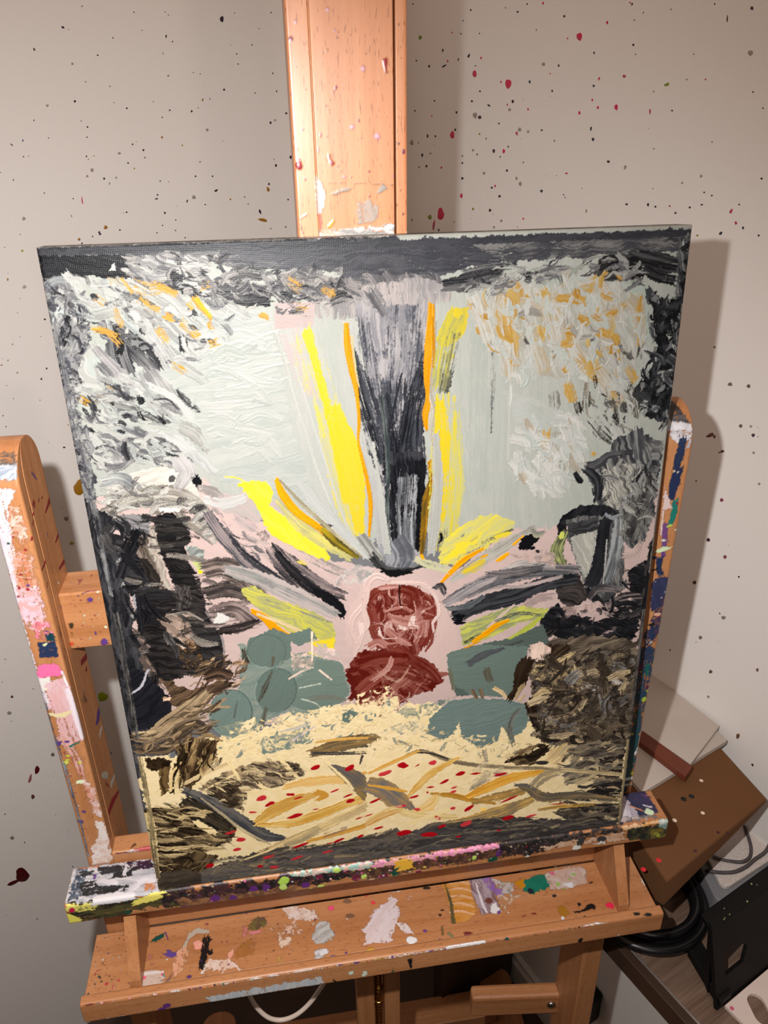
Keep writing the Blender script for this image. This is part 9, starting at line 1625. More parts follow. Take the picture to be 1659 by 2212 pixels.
def link(name, verts, faces, mats, parent=None, base=None, smooth=False, mi=None):
    # verts in easel coordinates; the object's origin sits at base (top level) or at its parent's base
    verts = np.asarray(verts, np.float64)
    if parent is not None:
        p = parent; off = np.zeros(3)
        while p is not None: off += np.array(p.location); p = p.parent
        off[2] -= ZF
    else:
        off = np.array(base if base is not None else (verts[:, 0].mean(), verts[:, 1].mean(), verts[:, 2].min()))
    me = bpy.data.meshes.new(name)
    me.from_pydata((verts - off).tolist() if len(verts) < 20000 else [], [], faces if len(verts) < 20000 else [])
    if len(verts) >= 20000:
        fill_mesh(me, verts - off, faces)
    o = bpy.data.objects.new(name, me); C.objects.link(o)
    for m in (mats if isinstance(mats, (list, tuple)) else [mats]): me.materials.append(m)
    if parent is not None: o.parent = parent
    else: o.location = (off[0], off[1], off[2] + ZF)
    if mi is not None: me.polygons.foreach_set('material_index', np.asarray(mi, np.int32))
    if smooth: me.polygons.foreach_set('use_smooth', np.ones(len(me.polygons), bool))
    me.update(); me.validate()
    return o

def fill_mesh(me, verts, faces):
    # big meshes: faces = (quads n x 4 array, list of other polygons)
    quads, other = faces
    me.vertices.add(len(verts)); me.vertices.foreach_set('co', np.asarray(verts, np.float32).ravel())
    nl = quads.size + sum(len(f) for f in other)
    me.loops.add(nl)
    li = np.concatenate([quads.ravel()] + [np.asarray(f) for f in other]).astype(np.int32)
    me.loops.foreach_set('vertex_index', li)
    cnt = np.concatenate([np.full(len(quads), 4), np.array([len(f) for f in other], int)]).astype(np.int32)
    st = np.concatenate([[0], np.cumsum(cnt)[:-1]]).astype(np.int32)
    me.polygons.add(len(cnt)); me.polygons.foreach_set('loop_start', st)
    me.update(calc_edges=True)

def vattr(me, name, kind, data):
    a = me.attributes.new(name, kind, 'POINT')
    a.data.foreach_set('vector' if kind == 'FLOAT_VECTOR' else 'color', np.asarray(data, np.float32).ravel())

def box_mesh(o, u, v, wv, lu, lv, lw, bev=0.0, seg_=2):
    # an oriented box from corner o along unit vectors u, v, wv
    o, u, v, wv = (np.array(q, float) for q in (o, u, v, wv))
    bm = bmesh.new()
    vs = [bm.verts.new(o + u * lu * i + v * lv * j + wv * lw * k) for k in (0, 1) for j in (0, 1) for i in (0, 1)]
    for f in ((0, 2, 3, 1), (4, 5, 7, 6), (0, 1, 5, 4), (2, 6, 7, 3), (0, 4, 6, 2), (1, 3, 7, 5)): bm.faces.new([vs[i] for i in f])
    bmesh.ops.recalc_face_normals(bm, faces=bm.faces)
    if bev: bmesh.ops.bevel(bm, geom=list(bm.edges), offset=bev, segments=seg_, affect='EDGES', profile=0.5)
    return bm

def from_bm(name, bm, mats, parent=None, base=None, smooth=False):
    bm.verts.index_update()
    vs = np.array([v.co[:] for v in bm.verts]); fs = [[v.index for v in f.verts] for f in bm.faces]
    mi = [f.material_index for f in bm.faces]
    bm.free()
    return link(name, vs, fs, mats, parent, base, smooth, mi)

def wood_box(name, parent, o, u, v, wv, lu, lv, lw, mat=None, bev=0.0015):
    bm = box_mesh(o, u, v, wv, lu, lv, lw, bev)
    ob = from_bm(name, bm, mat or BEECH2, parent)
    co = np.array([x.co[:] for x in ob.data.vertices]); g = np.stack([co @ np.array(u), co @ np.array(v), co @ np.array(wv)], 1)
    vattr(ob.data, 'grain', 'FLOAT_VECTOR', g); vattr(ob.data, 'paint', 'FLOAT_COLOR', np.zeros((len(co), 4)))
    return ob

def tube(pts, r, n=10, closed=False, m=60):
    # a round cord along a smooth curve
    p = spline(np.asarray(pts, float), m).astype(float) if not closed else np.asarray(pts, float)
    k = len(p); vs = []; fs = []
    up = np.array([0.13, 0.2, 0.97]); 
    for i in range(k):
        t = (p[(i + 1) % k] - p[i - 1]) if (closed or 0 < i < k - 1) else (p[min(i + 1, k - 1)] - p[max(i - 1, 0)])
        t = t / (np.linalg.norm(t) + 1e-9); a_ = np.cross(t, up); a_ /= (np.linalg.norm(a_) + 1e-9); b_ = np.cross(t, a_)
        vs += [p[i] + r * (math.cos(q) * a_ + math.sin(q) * b_) for q in np.linspace(0, 2 * math.pi, n, endpoint=False)]
    for i in range(k if closed else k - 1):
        for j in range(n):
            fs.append((i * n + j, i * n + (j + 1) % n, ((i + 1) % k) * n + (j + 1) % n, ((i + 1) % k) * n + j))
    if not closed: fs += [tuple(range(n))[::-1], tuple(range((k - 1) * n, k * n))]
    return np.array(vs), fs

def lathe(c, axis, prof, n=20):
    # turned solid: profile (distance along axis, radius)
    axis = np.array(axis, float); axis /= np.linalg.norm(axis); a_ = np.cross(axis, (0.3, 0.5, 0.81)); a_ /= np.linalg.norm(a_); b_ = np.cross(axis, a_)
    vs = []; fs = []
    for t, r in prof: vs += [np.array(c) + axis * t + r * (math.cos(q) * a_ + math.sin(q) * b_) for q in np.linspace(0, 2 * math.pi, n, endpoint=False)]
    for i in range(len(prof) - 1):
        for j in range(n): fs.append((i * n + j, i * n + (j + 1) % n, (i + 1) * n + (j + 1) % n, (i + 1) * n + j))
    fs += [tuple(range(n))[::-1], tuple(range((len(prof) - 1) * n, len(prof) * n))]
    return np.array(vs), fs

def prism(pts, z0, z1, bev=0.0):
    # a flat outline (x, y) with thickness
    bm = bmesh.new()
    lo = [bm.verts.new((x, y, z0)) for x, y in pts]; hi = [bm.verts.new((x, y, z1)) for x, y in pts]
    n = len(pts); bm.faces.new(lo); bm.faces.new(hi)
    for i in range(n): bm.faces.new((lo[i], lo[(i + 1) % n], hi[(i + 1) % n], hi[i]))
    bmesh.ops.recalc_face_normals(bm, faces=bm.faces)
    if bev: bmesh.ops.bevel(bm, geom=[e for e in bm.edges if abs(e.verts[0].co.z - e.verts[1].co.z) < 1e-6 or True], offset=bev, segments=2, affect='EDGES', profile=0.5)
    return bm

def at(x, y, z):
    # where the sight line through a point of the photograph meets the level z (easel coordinates)
    v = AX_F + AX_R * ((x - 829.5) / 1640) + AX_D * ((y - 1106) / 1640)
    k = (z + ZF - CAM.z) / v.z
    return np.array([CAM.x + v.x * k, CAM.y + v.y * k, z])

def bar(name, parent, key, mat, ops=(), round_end=None, label=None):
    org, L, A, B, prof, ts, rs = BARS[key]
    P = []
    for i in range(len(prof)):
        p, q = np.array(prof[i]), np.array(prof[(i + 1) % len(prof)])
        k = max(1, int(math.ceil(np.linalg.norm(q - p) / rs)))
        P += [p + (q - p) * j / k for j in range(k)]
    P = np.array(P); nx = np.roll(P, -1, 0)
    arc = np.concatenate([[0], np.cumsum(np.linalg.norm(nx - P, axis=1))[:-1]])
    tg = nx - np.roll(P, 1, 0); tg /= np.linalg.norm(tg, axis=1)[:, None] + 1e-12
    nrm = np.stack([tg[:, 1], -tg[:, 0]], 1)
    sh = Sheet(ts * 1000, arc * 1000)
    sh.run(ops); sh.col *= 0.7
    T = np.asarray(ts)[:, None]; n, m = len(ts), len(P)
    a_ = np.broadcast_to(P[None, :, 0], (n, m)).copy(); b_ = np.broadcast_to(P[None, :, 1], (n, m)).copy()
    if round_end:            # rounded head: the bar narrows in B over the last r metres, as a half disc
        r = round_end; c = (P[:, 1].min() + P[:, 1].max()) / 2
        q = np.clip((T - (ts[-1] - r)) / r, 0, 0.995); b_ = c + (b_ - c) * np.sqrt(1 - q ** 2)
    hh = sh.h.T * 0.0004
    a_ += nrm[None, :, 0] * hh; b_ += nrm[None, :, 1] * hh
    V = np.array(org) + T[..., None] * L + a_[..., None] * A + b_[..., None] * B
    idx = np.arange(n * m).reshape(n, m); i2 = np.roll(idx, -1, 1)
    quads = np.stack([idx[:-1], i2[:-1], i2[1:], idx[1:]], -1).reshape(-1, 4)
    caps = [idx[0][::-1].tolist(), idx[-1].tolist()]
    big = n * m >= 20000
    o = link(name, V.reshape(-1, 3), (quads, caps) if big else quads.tolist() + caps, mat, parent)
    sm = np.ones(len(o.data.polygons), bool); sm[-2:] = False
    o.data.polygons.foreach_set('use_smooth', sm)
    g = np.stack([np.broadcast_to(T, (n, m)), a_, b_], -1).reshape(-1, 3) + np.array([hash_off(name), 0, 0])
    vattr(o.data, 'grain', 'FLOAT_VECTOR', g)
    vattr(o.data, 'paint', 'FLOAT_COLOR', np.concatenate([sh.col, sh.a[..., None]], -1).transpose(1, 0, 2).reshape(-1, 4))
    if label: o['label'] = label
    return o

def hash_off(s):
    return (sum(ord(c_) * (i + 3) for i, c_ in enumerate(s)) % 97) * 0.37

# ---------------------------------------------------------------- the room
WD = np.array([0.36622, -0.93053, 0.0])           # along the right wall, towards the viewer
WN = np.array([-0.93053, -0.36622, 0.0])          # out of the right wall, into the room
LD = np.array([-0.88714, -0.46150, 0.0])          # along the left wall, away from the corner
LN = np.array([0.46150, -0.88714, 0.0])           # out of the left wall
CORNER = np.array([0.36024, 0.88686, 0.0])

def wall(name, d, n, length, dots, seed, col, many):
    # a wall slab starting at the corner, with the drops of dried paint sitting on it as low domes
    z0, z1 = -ZF, 1.5
    o = CORNER + np.array([0, 0, z0])
    vs = [o, o + d * length, o + d * length + EZ * (z1 - z0), o + EZ * (z1 - z0)]
    vs += [v - n * 0.1 for v in vs]
    fs = [(0, 1, 2, 3), (7, 6, 5, 4), (0, 4, 5, 1), (1, 5, 6, 2), (2, 6, 7, 3), (3, 7, 4, 0)]
    mi = [0] * 6; cols = [lin(col)] * 8
    rg = random.Random(seed); dots = list(dots)
    for _ in range(many):
        r = 0.5 + 1.3 * rg.random() ** 3
        x = rg.uniform(20, 1500); y = rg.uniform(-700, 900)
        c_ = rg.choice([(44, 28, 46), (52, 40, 48), (70, 40, 40), (120, 108, 100), (140, 130, 120), (36, 44, 52), (90, 70, 64)])
        dots.append((x, y, r, 0, 0, r * rg.uniform(.8, 1.3), c_))
    for s, z, ux, uz, vx, vz, c_ in dots:
        K_ = 12; base_i = len(vs); R = (np.hypot(ux, uz) * np.hypot(vx, vz)) ** 0.5
        ctr = CORNER + d * s / 1000 + EZ * z / 1000
        ph = rg.random() * 6
        for ring, hgt in ((1.0, 0.0), (0.8, 0.09), (0.4, 0.14)):
            for k in range(K_):
                t = 2 * math.pi * k / K_; wob = 1 + 0.10 * math.sin(3 * t + ph) + 0.06 * math.sin(5 * t + 2 * ph)
                q = (math.cos(t) * np.array([ux, uz]) + math.sin(t) * np.array([vx, vz])) * ring * wob / 1000
                vs.append(ctr + d * q[0] + EZ * q[1] + n * (0.00004 + hgt * min(R, 6) / 1000)); cols.append(lin(c_))
        vs.append(ctr + n * (0.00004 + 0.15 * min(R, 6) / 1000)); cols.append(lin(c_))
        for rr in range(2):
            for k in range(K_): fs.append((base_i + rr * K_ + k, base_i + rr * K_ + (k + 1) % K_, base_i + (rr + 1) * K_ + (k + 1) % K_, base_i + (rr + 1) * K_ + k)); mi.append(1)
        for k in range(K_): fs.append((base_i + 2 * K_ + k, base_i + 2 * K_ + (k + 1) % K_, base_i + 3 * K_)); mi.append(1)
    V = np.array(vs); flip = np.dot(np.cross(d, EZ), n) < 0
    if flip: fs = [f[::-1] for f in fs]
    F = fs if len(V) < 20000 else (np.array([f for f in fs if len(f) == 4]), [f for f in fs if len(f) == 3])
    if len(V) >= 20000: mi = [m_ for f, m_ in zip(fs, mi) if len(f) == 4] + [m_ for f, m_ in zip(fs, mi) if len(f) == 3]
    ob = link(name, V, F, [wall_mat(name + '_emulsion', col), SPL], None, o, False, mi)
    sm = np.asarray(mi, bool); ob.data.polygons.foreach_set('use_smooth', sm)
    c4 = np.concatenate([np.array(cols), np.ones((len(cols), 1))], 1); vattr(ob.data, 'paint', 'FLOAT_COLOR', c4)
    return tag(ob, None, None, None, 'structure')

wall('wall_left', LD, LN, 2.6, DOTS_LEFT, 5, (234, 228, 223), 420)
wall('wall_right', WD, WN, 2.6, DOTS_RIGHT, 9, (234, 228, 223), 420)

fm = plain('floor_laminate', (74, 56, 44), 0.4, 0.4, noise=(9.0, (52, 38, 30)))
q0 = CORNER + WN * 2.7 + WD * -0.2; q1 = CORNER + WD * -0.2 - WN * 0.1
flo = box_mesh(q1 + EZ * (-ZF - 0.05), WN, WD, EZ, 3.1, 3.0, 0.05)
tag(from_bm('floor', flo, fm, None, (0, 0, -ZF)), kind='structure')
bw = plain('white_gloss_skirting', (214, 206, 198), 0.35)
for nm, d, n, s0, ln in (('baseboard_right', WD, WN, 0.0, 2.6),):
    prof = [(0, 0), (0.014, 0), (0.014, 0.055), (0.009, 0.062), (0.009, 0.070), (0, 0.074)]
    vs = [CORNER + d * (s0 + t * ln) + n * a_ + EZ * (b_ - ZF) for t in (0, 1) for a_, b_ in prof]; k = len(prof)
    fs = [(i, (i + 1) % k, (i + 1) % k + k, i + k) for i in range(k)] + [tuple(range(k)), tuple(range(2 * k - 1, k - 1, -1))]
    tag(link(nm, vs, fs, bw), kind='structure')

# ---------------------------------------------------------------- the easel
easel = thing('easel', (0.1825, 0.066, -ZF), 'beech studio easel splashed with dried paint, holding the abstract canvas', 'easel')
# one bar per timber
bar('side_post', easel, 'left_post', BEECH2, E_OPS['left_post'], 0.0275, 'left upright smeared with white and pink paint')
bar('side_post', easel, 'right_post', BEECH2, E_OPS['right_post'], 0.0275, 'right upright streaked with navy paint')
bar('mast', easel, 'mast', BEECH, E_OPS['mast'], None, 'clean central mast, grooved, with a few crimson drips')
bar('crossbar', easel, 'crossbar', BEECH2, E_OPS['crossbar'])
led = bar('canvas_ledge', easel, 'canvas_ledge', BEECH2, E_OPS['canvas_ledge'], None, 'ledge caked with black and many-coloured paint')
bar('back_rail', easel, 'back_rail', BEECH2, E_OPS['back_rail'])
tr = bar('tray', easel, 'tray', BEECH2, E_OPS['tray'], None, 'paint tray with palette smears')
bar('tray_rail', tr, 'tray_rail', BEECH2, E_OPS['tray_rail'])
for x0, col in ((-0.0345, None), (0.4010, None)):
    # triangular brackets between ledge and tray
    pr_ = [(-0.018, -0.090), (0.037, -0.090), (0.037, -0.0235), (0.012, -0.0235), (-0.0175, -0.082)]
    vs = [(x, y, z) for x in (x0, x0 + 0.010) for y, z in pr_]; k = len(pr_)
    fs = [tuple(range(k))[::-1], tuple(range(k, 2 * k))] + [(i, (i + 1) % k, (i + 1) % k + k, i + k) for i in range(k)]
    ob = link('tray_bracket', vs, fs, BEECH2, easel)
    co = np.array([v.co[:] for v in ob.data.vertices]); vattr(ob.data, 'grain', 'FLOAT_VECTOR', co[:, [2, 1, 0]]); vattr(ob.data, 'paint', 'FLOAT_COLOR', np.zeros((len(co), 4)))
for x0, x1 in ((0.1645, 0.1850), (0.1965, 0.2150)):
    wood_box('centre_post', easel, (x0, 0.092, -0.94), EZ, EX, EY, 1.06, x1 - x0, 0.022)
brass = plain('brass', (206, 164, 84), 0.25, 0.5, 1.0)
prof = [(0, 0.0035)]
for k in range(70): prof += [(0.004 + k * 0.006, 0.0035), (0.0055 + k * 0.006, 0.0042), (0.007 + k * 0.006, 0.0035)]
v_, f_ = lathe((0.1908, 0.103, -0.70), EZ, prof, 16)
rod = link('threaded_rod', v_, f_, brass, easel, smooth=True); rod['label'] = 'brass threaded rod between the centre posts'
for zc in (-0.345, -0.372):
    v_, f_ = lathe((0.1908, 0.103, zc), EZ, [(0, 0.0040), (0.001, 0.0054), (0.006, 0.0054), (0.007, 0.0040)], 20); link('collar', v_, f_, brass, rod, smooth=True)
# swinging brace behind the right post
bx = np.array([0.1, -0.012, 0]); bx /= np.linalg.norm(bx); by = np.cross(EZ, bx)
br = wood_box('brace', easel, np.array([0.302, 0.090, -0.412]), bx, by, EZ, 0.112, 0.018, 0.037, BEECH2, 0.004)
v_, f_ = lathe((0.398, 0.0785, -0.392), -by, [(-0.004, 0.004), (0, 0.0055), (0.002, 0.005), (0.003, 0.002)], 16); link('bolt', v_, f_, plain('steel', (150, 146, 140), 0.3, 0.5, 1.0), br, smooth=True)
wood_box('cross_rail', easel, (-0.0415, 0.055, -0.60), EX, EY, EZ, 0.448, 0.022, 0.04)
for x0 in (-0.103, 0.429):
    # base feet, rounded at the far end
    out = [(-0.26, 0), (0.44, 0)]; c0 = 0.44
    pts = [(x0, -0.26), (x0 + 0.062, -0.26), (x0 + 0.062, c0)] + [(x0 + 0.031 + 0.031 * math.cos(t), c0 + 0.024 * math.sin(t)) for t in np.linspace(0.2, math.pi - 0.2, 9)] + [(x0, c0)]
    ob = from_bm('base_foot', prism(pts, -1.0, -0.93, 0.003), BEECH2, easel)
    co = np.array([v.co[:] for v in ob.data.vertices]); vattr(ob.data, 'grain', 'FLOAT_VECTOR', co[:, [1, 0, 2]]); vattr(ob.data, 'paint', 'FLOAT_COLOR', np.zeros((len(co), 4)))
wood_box('floor_rail', easel, (-0.06, 0.36, -0.93), EX, EY, EZ, 0.50, 0.05, 0.025)
wood_box('floor_rail', easel, (-0.06, 0.03, -0.96), EX, EY, EZ, 0.50, 0.07, 0.06)

# ---------------------------------------------------------------- the canvas
def build_canvas():
    side = 18.0
    st = np.array([-18.0, -9.0, -3.0, -1.5, -0.8])
    xs = np.concatenate([st, np.arange(0, 400.01, RES), 400 - st[::-1]]); ys = np.concatenate([st, np.arange(0, 500.01, RES), 500 - st[::-1]])
    sh = Sheet(xs, ys, (150, 150, 152))
    # dark grey wash carried round the edges of the canvas, under everything else
    for q in ([(-25, 484), (425, 484), (425, 525), (-25, 525)], [(-25, -25), (425, -25), (425, 14), (-25, 14)], [(-25, -20), (9, -20), (9, 520), (-25, 520)], [(393, -20), (425, -20), (425, 520), (393, 520)]):
        sh.poly(q, (84, 84, 90), (150, 148, 148), mix=0.6, rag=3.0, h=0.15)
    sh.run(P_OPS)
    sh.col = TINT * 0.62 * (np.clip(sh.col, 0, None) / 0.62) ** 1.22       # deeper darks, as wet-looking acrylic
    X, Y = np.meshgrid(xs, ys)
    cx, cy = np.clip(X, 0, 400), np.clip(Y, 0, 500)
    ov = np.maximum(np.abs(X - cx), np.abs(Y - cy))
    e = np.minimum(np.minimum(cx, 400 - cx), np.minimum(cy, 500 - cy))
    dep = np.where(ov > 0, ov + 1.0, np.clip(2.0 - e, 0, 2) ** 2 / 4)
    # the cloth sags a touch between the bars
    hh = sh.h * RELIEF * np.where(ov > 0, 0, 1)
    Z = -dep + hh
    lx, ly, lz = EX, np.array([0, math.sin(LEAN), math.cos(LEAN)]), np.cross(EX, np.array([0, math.sin(LEAN), math.cos(LEAN)]))
    n, m = X.shape
    idx = np.arange(n * m).reshape(n, m)
    quads = np.stack([idx[:-1, :-1], idx[:-1, 1:], idx[1:, 1:], idx[1:, :-1]], -1).reshape(-1, 4)
    rim = np.concatenate([idx[0], idx[1:, -1], idx[-1, :-1][::-1], idx[1:-1, 0][::-1]])
    me = bpy.data.meshes.new('painted_canvas')
    V = np.stack([cx, cy, Z], -1).reshape(-1, 3) / 1000
    fill_mesh(me, V, (quads, []))
    me.polygons.foreach_set('use_smooth', np.ones(len(me.polygons), bool)); me.update()
    vattr(me, 'paint', 'FLOAT_COLOR', np.concatenate([sh.col, np.ones(sh.col.shape[:2] + (1,))], -1).reshape(-1, 4))
    me.materials.append(canvas_mat())
    o = bpy.data.objects.new('painted_canvas', me); C.objects.link(o)
    Mx = Matrix([[lx[i], ly[i], lz[i], 0] for i in range(3)] + [[0, 0, 0, 1]]); Mx.translation = Vector((0, 0.0008, ZF + 0.0012))
    o.matrix_world = Mx
    tag(o, 'abstract painting on stretched canvas: dark wings, yellow rays and a rust-red figure', 'painting')
    # stretcher bars behind the cloth
    for nm, c0, lu, lv in (('stretcher_bar', (2, 2), 396, 38), ('stretcher_bar', (2, 460), 396, 38), ('stretcher_bar', (2, 40), 38, 420), ('stretcher_bar', (360, 40), 38, 420)):
        bm = box_mesh((c0[0] / 1000, c0[1] / 1000, -0.0192), EX, EY, EZ, lu / 1000, lv / 1000, 0.017, 0.001)
        bm.verts.index_update(); vs = [v.co[:] for v in bm.verts]; fs = [[v.index for v in f.verts] for f in bm.faces]; bm.free()
        sm = bpy.data.meshes.new(nm); sm.from_pydata(vs, [], fs); sm.materials.append(PINE); so = bpy.data.objects.new(nm, sm); C.objects.link(so); so.parent = o
    return o

RES, RELIEF, LEAN, TINT = 0.38, 0.36, 0.0714, 0.34
PINE = plain('pine', (206, 176, 132), 0.6, noise=(60.0, (190, 156, 110)))
build_canvas()

# ---------------------------------------------------------------- desk along the right wall and what lies on it
DZ = -0.25
def wl(s, dist, z):
    # wall coordinates: s along the wall from its foot point nearest the easel origin, dist out of the wall
    return WN * -0.66 + WD * s + WN * dist + EZ * z
desk = thing('desk', tuple(wl(0.5, 0.11, -ZF)), 'dark wood-look desk against the right wall with a metal front trim', 'desk')
o0 = wl(-0.30, 0.001, DZ - 0.022)
ob = from_bm('desk_top', box_mesh(o0, WD, WN, EZ, 1.5, 0.213, 0.022, 0.0008), plank_mat(), desk)
co = np.array([v.co[:] for v in ob.data.vertices]); vattr(ob.data, 'grain', 'FLOAT_VECTOR', np.stack([co @ WN, co @ WD, co[:, 2]], 1))
from_bm('edge_strip', box_mesh(wl(-0.30, 0.2142, DZ - 0.026), WD, WN, EZ, 1.5, 0.010, 0.0265, 0.001), plain('dark_edge', (58, 42, 32), 0.4), desk)
from_bm('metal_trim', box_mesh(wl(-0.30, 0.2115, DZ), WD, WN, EZ, 1.5, 0.0026, 0.0012, 0.0004), plain('aluminium', (176, 166, 160), 0.35, 0.5, 0.8), desk)
for s in (-0.28, 1.15):
    from_bm('desk_leg', box_mesh(wl(s, 0.02, -ZF), WD, WN, EZ, 0.03, 0.17, ZF + DZ - 0.022, 0.002), plain('dark_leg', (48, 36, 30), 0.5), desk)

card = plain('cardboard', (104, 70, 44), 0.85, 0.15, noise=(14.0, (94, 62, 38)), bump=0.3)
def wquad(pts, z0, z1, name, mat, label, cat, bev=0.0006, group=None):
    ob = from_bm(name, prism(pts, z0, z1, bev), mat, None)
    return tag(ob, label, cat, group)
xy = lambda s, d: tuple(wl(s, d, 0)[:2])

box = thing('cardboard_box', tuple(wl(0.03, 0.12, DZ)), 'flat brown cardboard box on the desk under the white boards', 'box')
zt = -0.105
A_, B_, C_ = (at(x, y, zt)[:2] for x, y in ((1560, 1620), (1656, 1727), (1440, 1905)))
cor = [A_ + (A_ - B_) * 1.2, B_, C_, C_ + (A_ - B_) * 2.2]
bm = bmesh.new(); top = [bm.verts.new((x, y, zt)) for x, y in cor]
low = [bm.verts.new(tuple(q)) for q in (tuple(cor[0]) + (DZ + 0.0005,), at(1656, 1732, zt - 0.004), at(1433, 1957, zt - 0.030), tuple(cor[3]) + (DZ + 0.0005,))]
bm.faces.new(top); bm.faces.new(low)
for i in range(4): bm.faces.new((top[i], top[(i + 1) % 4], low[(i + 1) % 4], low[i]))
bmesh.ops.recalc_face_normals(bm, faces=bm.faces); bmesh.ops.bevel(bm, geom=list(bm.edges), offset=0.0008, segments=2, affect='EDGES')
body = from_bm('box_body', bm, card, box)
def spots(name, parent, pts, z, col, label=None):
    vs = []; fs = []
    for x, y, r in pts:
        b0 = len(vs); p = at(x, y, z); vs += [(p[0] + r * math.cos(t), p[1] + r * math.sin(t), z) for t in np.linspace(0, 2 * math.pi, 12, endpoint=False)] + [(p[0], p[1], z + r * 0.12)]
        fs += [(b0 + k, b0 + (k + 1) % 12, b0 + 12) for k in range(12)]
    return link(name, vs, fs, plain(name + '_paint', col, 0.4), parent, smooth=True)
for nm, pts, col in (('vent_hole', [(1477, 1726, 0.0032), (1494, 1720, 0.0032)], (14, 10, 8)), ('pale_drop', [(1515, 1686, 0.0022), (1518, 1756, 0.0022), (1457, 1772, 0.0025)], (214, 190, 170)),
                     ('red_drop', [(1423, 1858, 0.0026), (1390, 1878, 0.0026)], (200, 30, 44)), ('dark_drop', [(1551, 1798, 0.0019), (1573, 1799, 0.0019), (1502, 1838, 0.0019)], (60, 20, 30))):
    for q in pts: spots(nm, body, [q], zt + 0.0002, col)

foam = plain('white_board', (182, 172, 164), 0.7, 0.2, noise=(20.0, (170, 158, 148)))
za, zb = zt + 0.0062, zt + 0.0124
q = [at(x, y, za)[:2] for x, y in ((1545, 1575), (1571, 1599), (1388, 1712))]; e_ = q[0] - q[1]
wquad([q[0] + e_ * 3, q[1], q[2], q[2] + e_ * 4], zt + 0.0003, za, 'canvas_panel', foam, 'lower white panel on the cardboard box, its corner sticking out', 'panel', 0.0004, group='white panels on the box')
q = [at(x, y, zb)[:2] for x, y in ((1411, 1457), (1554, 1568), (1492, 1650), (1386, 1578))]
wquad([q[0] + (q[0] - q[1]) * 0.3, q[1], q[2], q[3] + (q[3] - q[2]) * 0.3], za + 0.0003, zb, 'canvas_panel', foam, 'upper white panel against the right wall, lying on another', 'panel', 0.0004, group='white panels on the box')
zs = zb + 0.003
q = [at(x, y, zs)[:2] for x, y in ((1388, 1577), (1497, 1655), (1481, 1677), (1378, 1598))]
wquad(q, za + 0.0003, zs, 'wooden_strip', plain('stained_wood', (112, 56, 36), 0.5, noise=(50.0, (84, 36, 22))), 'reddish-brown stained wood strip lying beside the upper white panel', 'wood strip', 0.0012)

# pale padded case with a woven top, dark cable across it
zt2 = -0.213
p0 = at(1563, 1922, zt2); pu = at(1659, 1860, zt2) - p0; pv = at(1527, 1850, zt2) - p0
u_ = pu / np.linalg.norm(pu); v_n = pv / np.linalg.norm(pv)
def rounded(o, u, v, lu, lv, r):
    pts = []
    for cu, cv, t0 in ((r, r, 180), (lu - r, r, 270), (lu - r, lv - r, 0), (r, lv - r, 90)):
        for k in range(7):
            t = math.radians(t0 + 15 * k); q = o + u * (cu + r * math.cos(t)) + v * (cv + r * math.sin(t)); pts.append((q[0], q[1]))
    return pts
case = thing('fabric_case', (p0 + u_ * 0.05 + v_n * 0.05)[:2].tolist() + [DZ], 'white woven-topped case on the desk below the cardboard box', 'case')
from_bm('case_side', prism(rounded(p0 + u_ * -0.012 + v_n * -0.010, u_, v_n, 0.150, 0.112, 0.014), DZ + 0.0004, zt2 - 0.006, 0.002), plain('grey_side', (124, 122, 124), 0.6), case)
from_bm('case_top', prism(rounded(p0, u_, v_n, 0.136, 0.10, 0.012), zt2 - 0.006, zt2, 0.0015), woven_mat('white_weave', (208, 194, 186), 620.0), case)
grey = plain('grey_cable', (84, 76, 76), 0.6)
zc = zt2 + 0.0022
c1 = [at(x, y, zc) for x, y in ((1640, 1744), (1656, 1780), (1664, 1812), (1655, 1838), (1630, 1857), (1612, 1872), (1588, 1883), (1560, 1885), (1535, 1882))]
c1 += [at(1512, 1880, DZ + 0.012), at(1490, 1872, DZ + 0.003)]
v_, f_ = tube(c1, 0.0021, 10, False, 70); tag(link('charging_cable', v_, f_, grey, smooth=True), 'dark grey cable curving around the edge of the white woven case', 'cable')
c2 = [at(x, y, zc + 0.0002) for x, y in ((1606, 1774), (1614, 1800), (1622, 1828), (1621, 1848))]
c2 += [at(x, y, zc + 0.0045) for x, y in ((1612, 1858), (1598, 1862))] + [at(x, y, zc) for x, y in ((1575, 1860), (1556, 1856), (1540, 1850))]
v_, f_ = tube(c2, 0.0019, 10, False, 60); tag(link('charging_cable', v_, f_, grey, smooth=True), 'dark grey cable looping over the middle of the white woven case', 'cable')

# coil of black cable
rub = plain('black_rubber', (20, 19, 20), 0.3, 0.5)
coil = thing('cable_coil', (0.50, 0.09, DZ), 'coiled thick black cable on the desk beside the tray end', 'cable')
for R_c, cx, cy, zz in ((0.062, 0.503, 0.094, 0.0062), (0.054, 0.505, 0.096, 0.0075), (0.067, 0.498, 0.092, 0.0165), (0.056, 0.502, 0.096, 0.0188)):
    th = np.linspace(0, 2 * math.pi, 56, endpoint=False)
    ring = np.stack([cx + R_c * np.cos(th), cy + R_c * np.sin(th), DZ + zz + 0.0015 * np.sin(2 * th + R_c * 90)], 1)
    v_, f_ = tube(ring, 0.0055, 10, True); link('loop', v_, f_, rub, coil, smooth=True)
c3 = [at(x, y, DZ + 0.0022) for x, y in ((1497, 1880), (1508, 1905), (1514, 1935), (1518, 1962), (1530, 1985))]
v_, f_ = tube(c3, 0.0016, 8, False, 30); tag(link('thin_cable', v_, f_, plain('pale_cable', (120, 114, 112), 0.5), smooth=True), 'thin pale grey cable between the black coil and white case', 'cable')

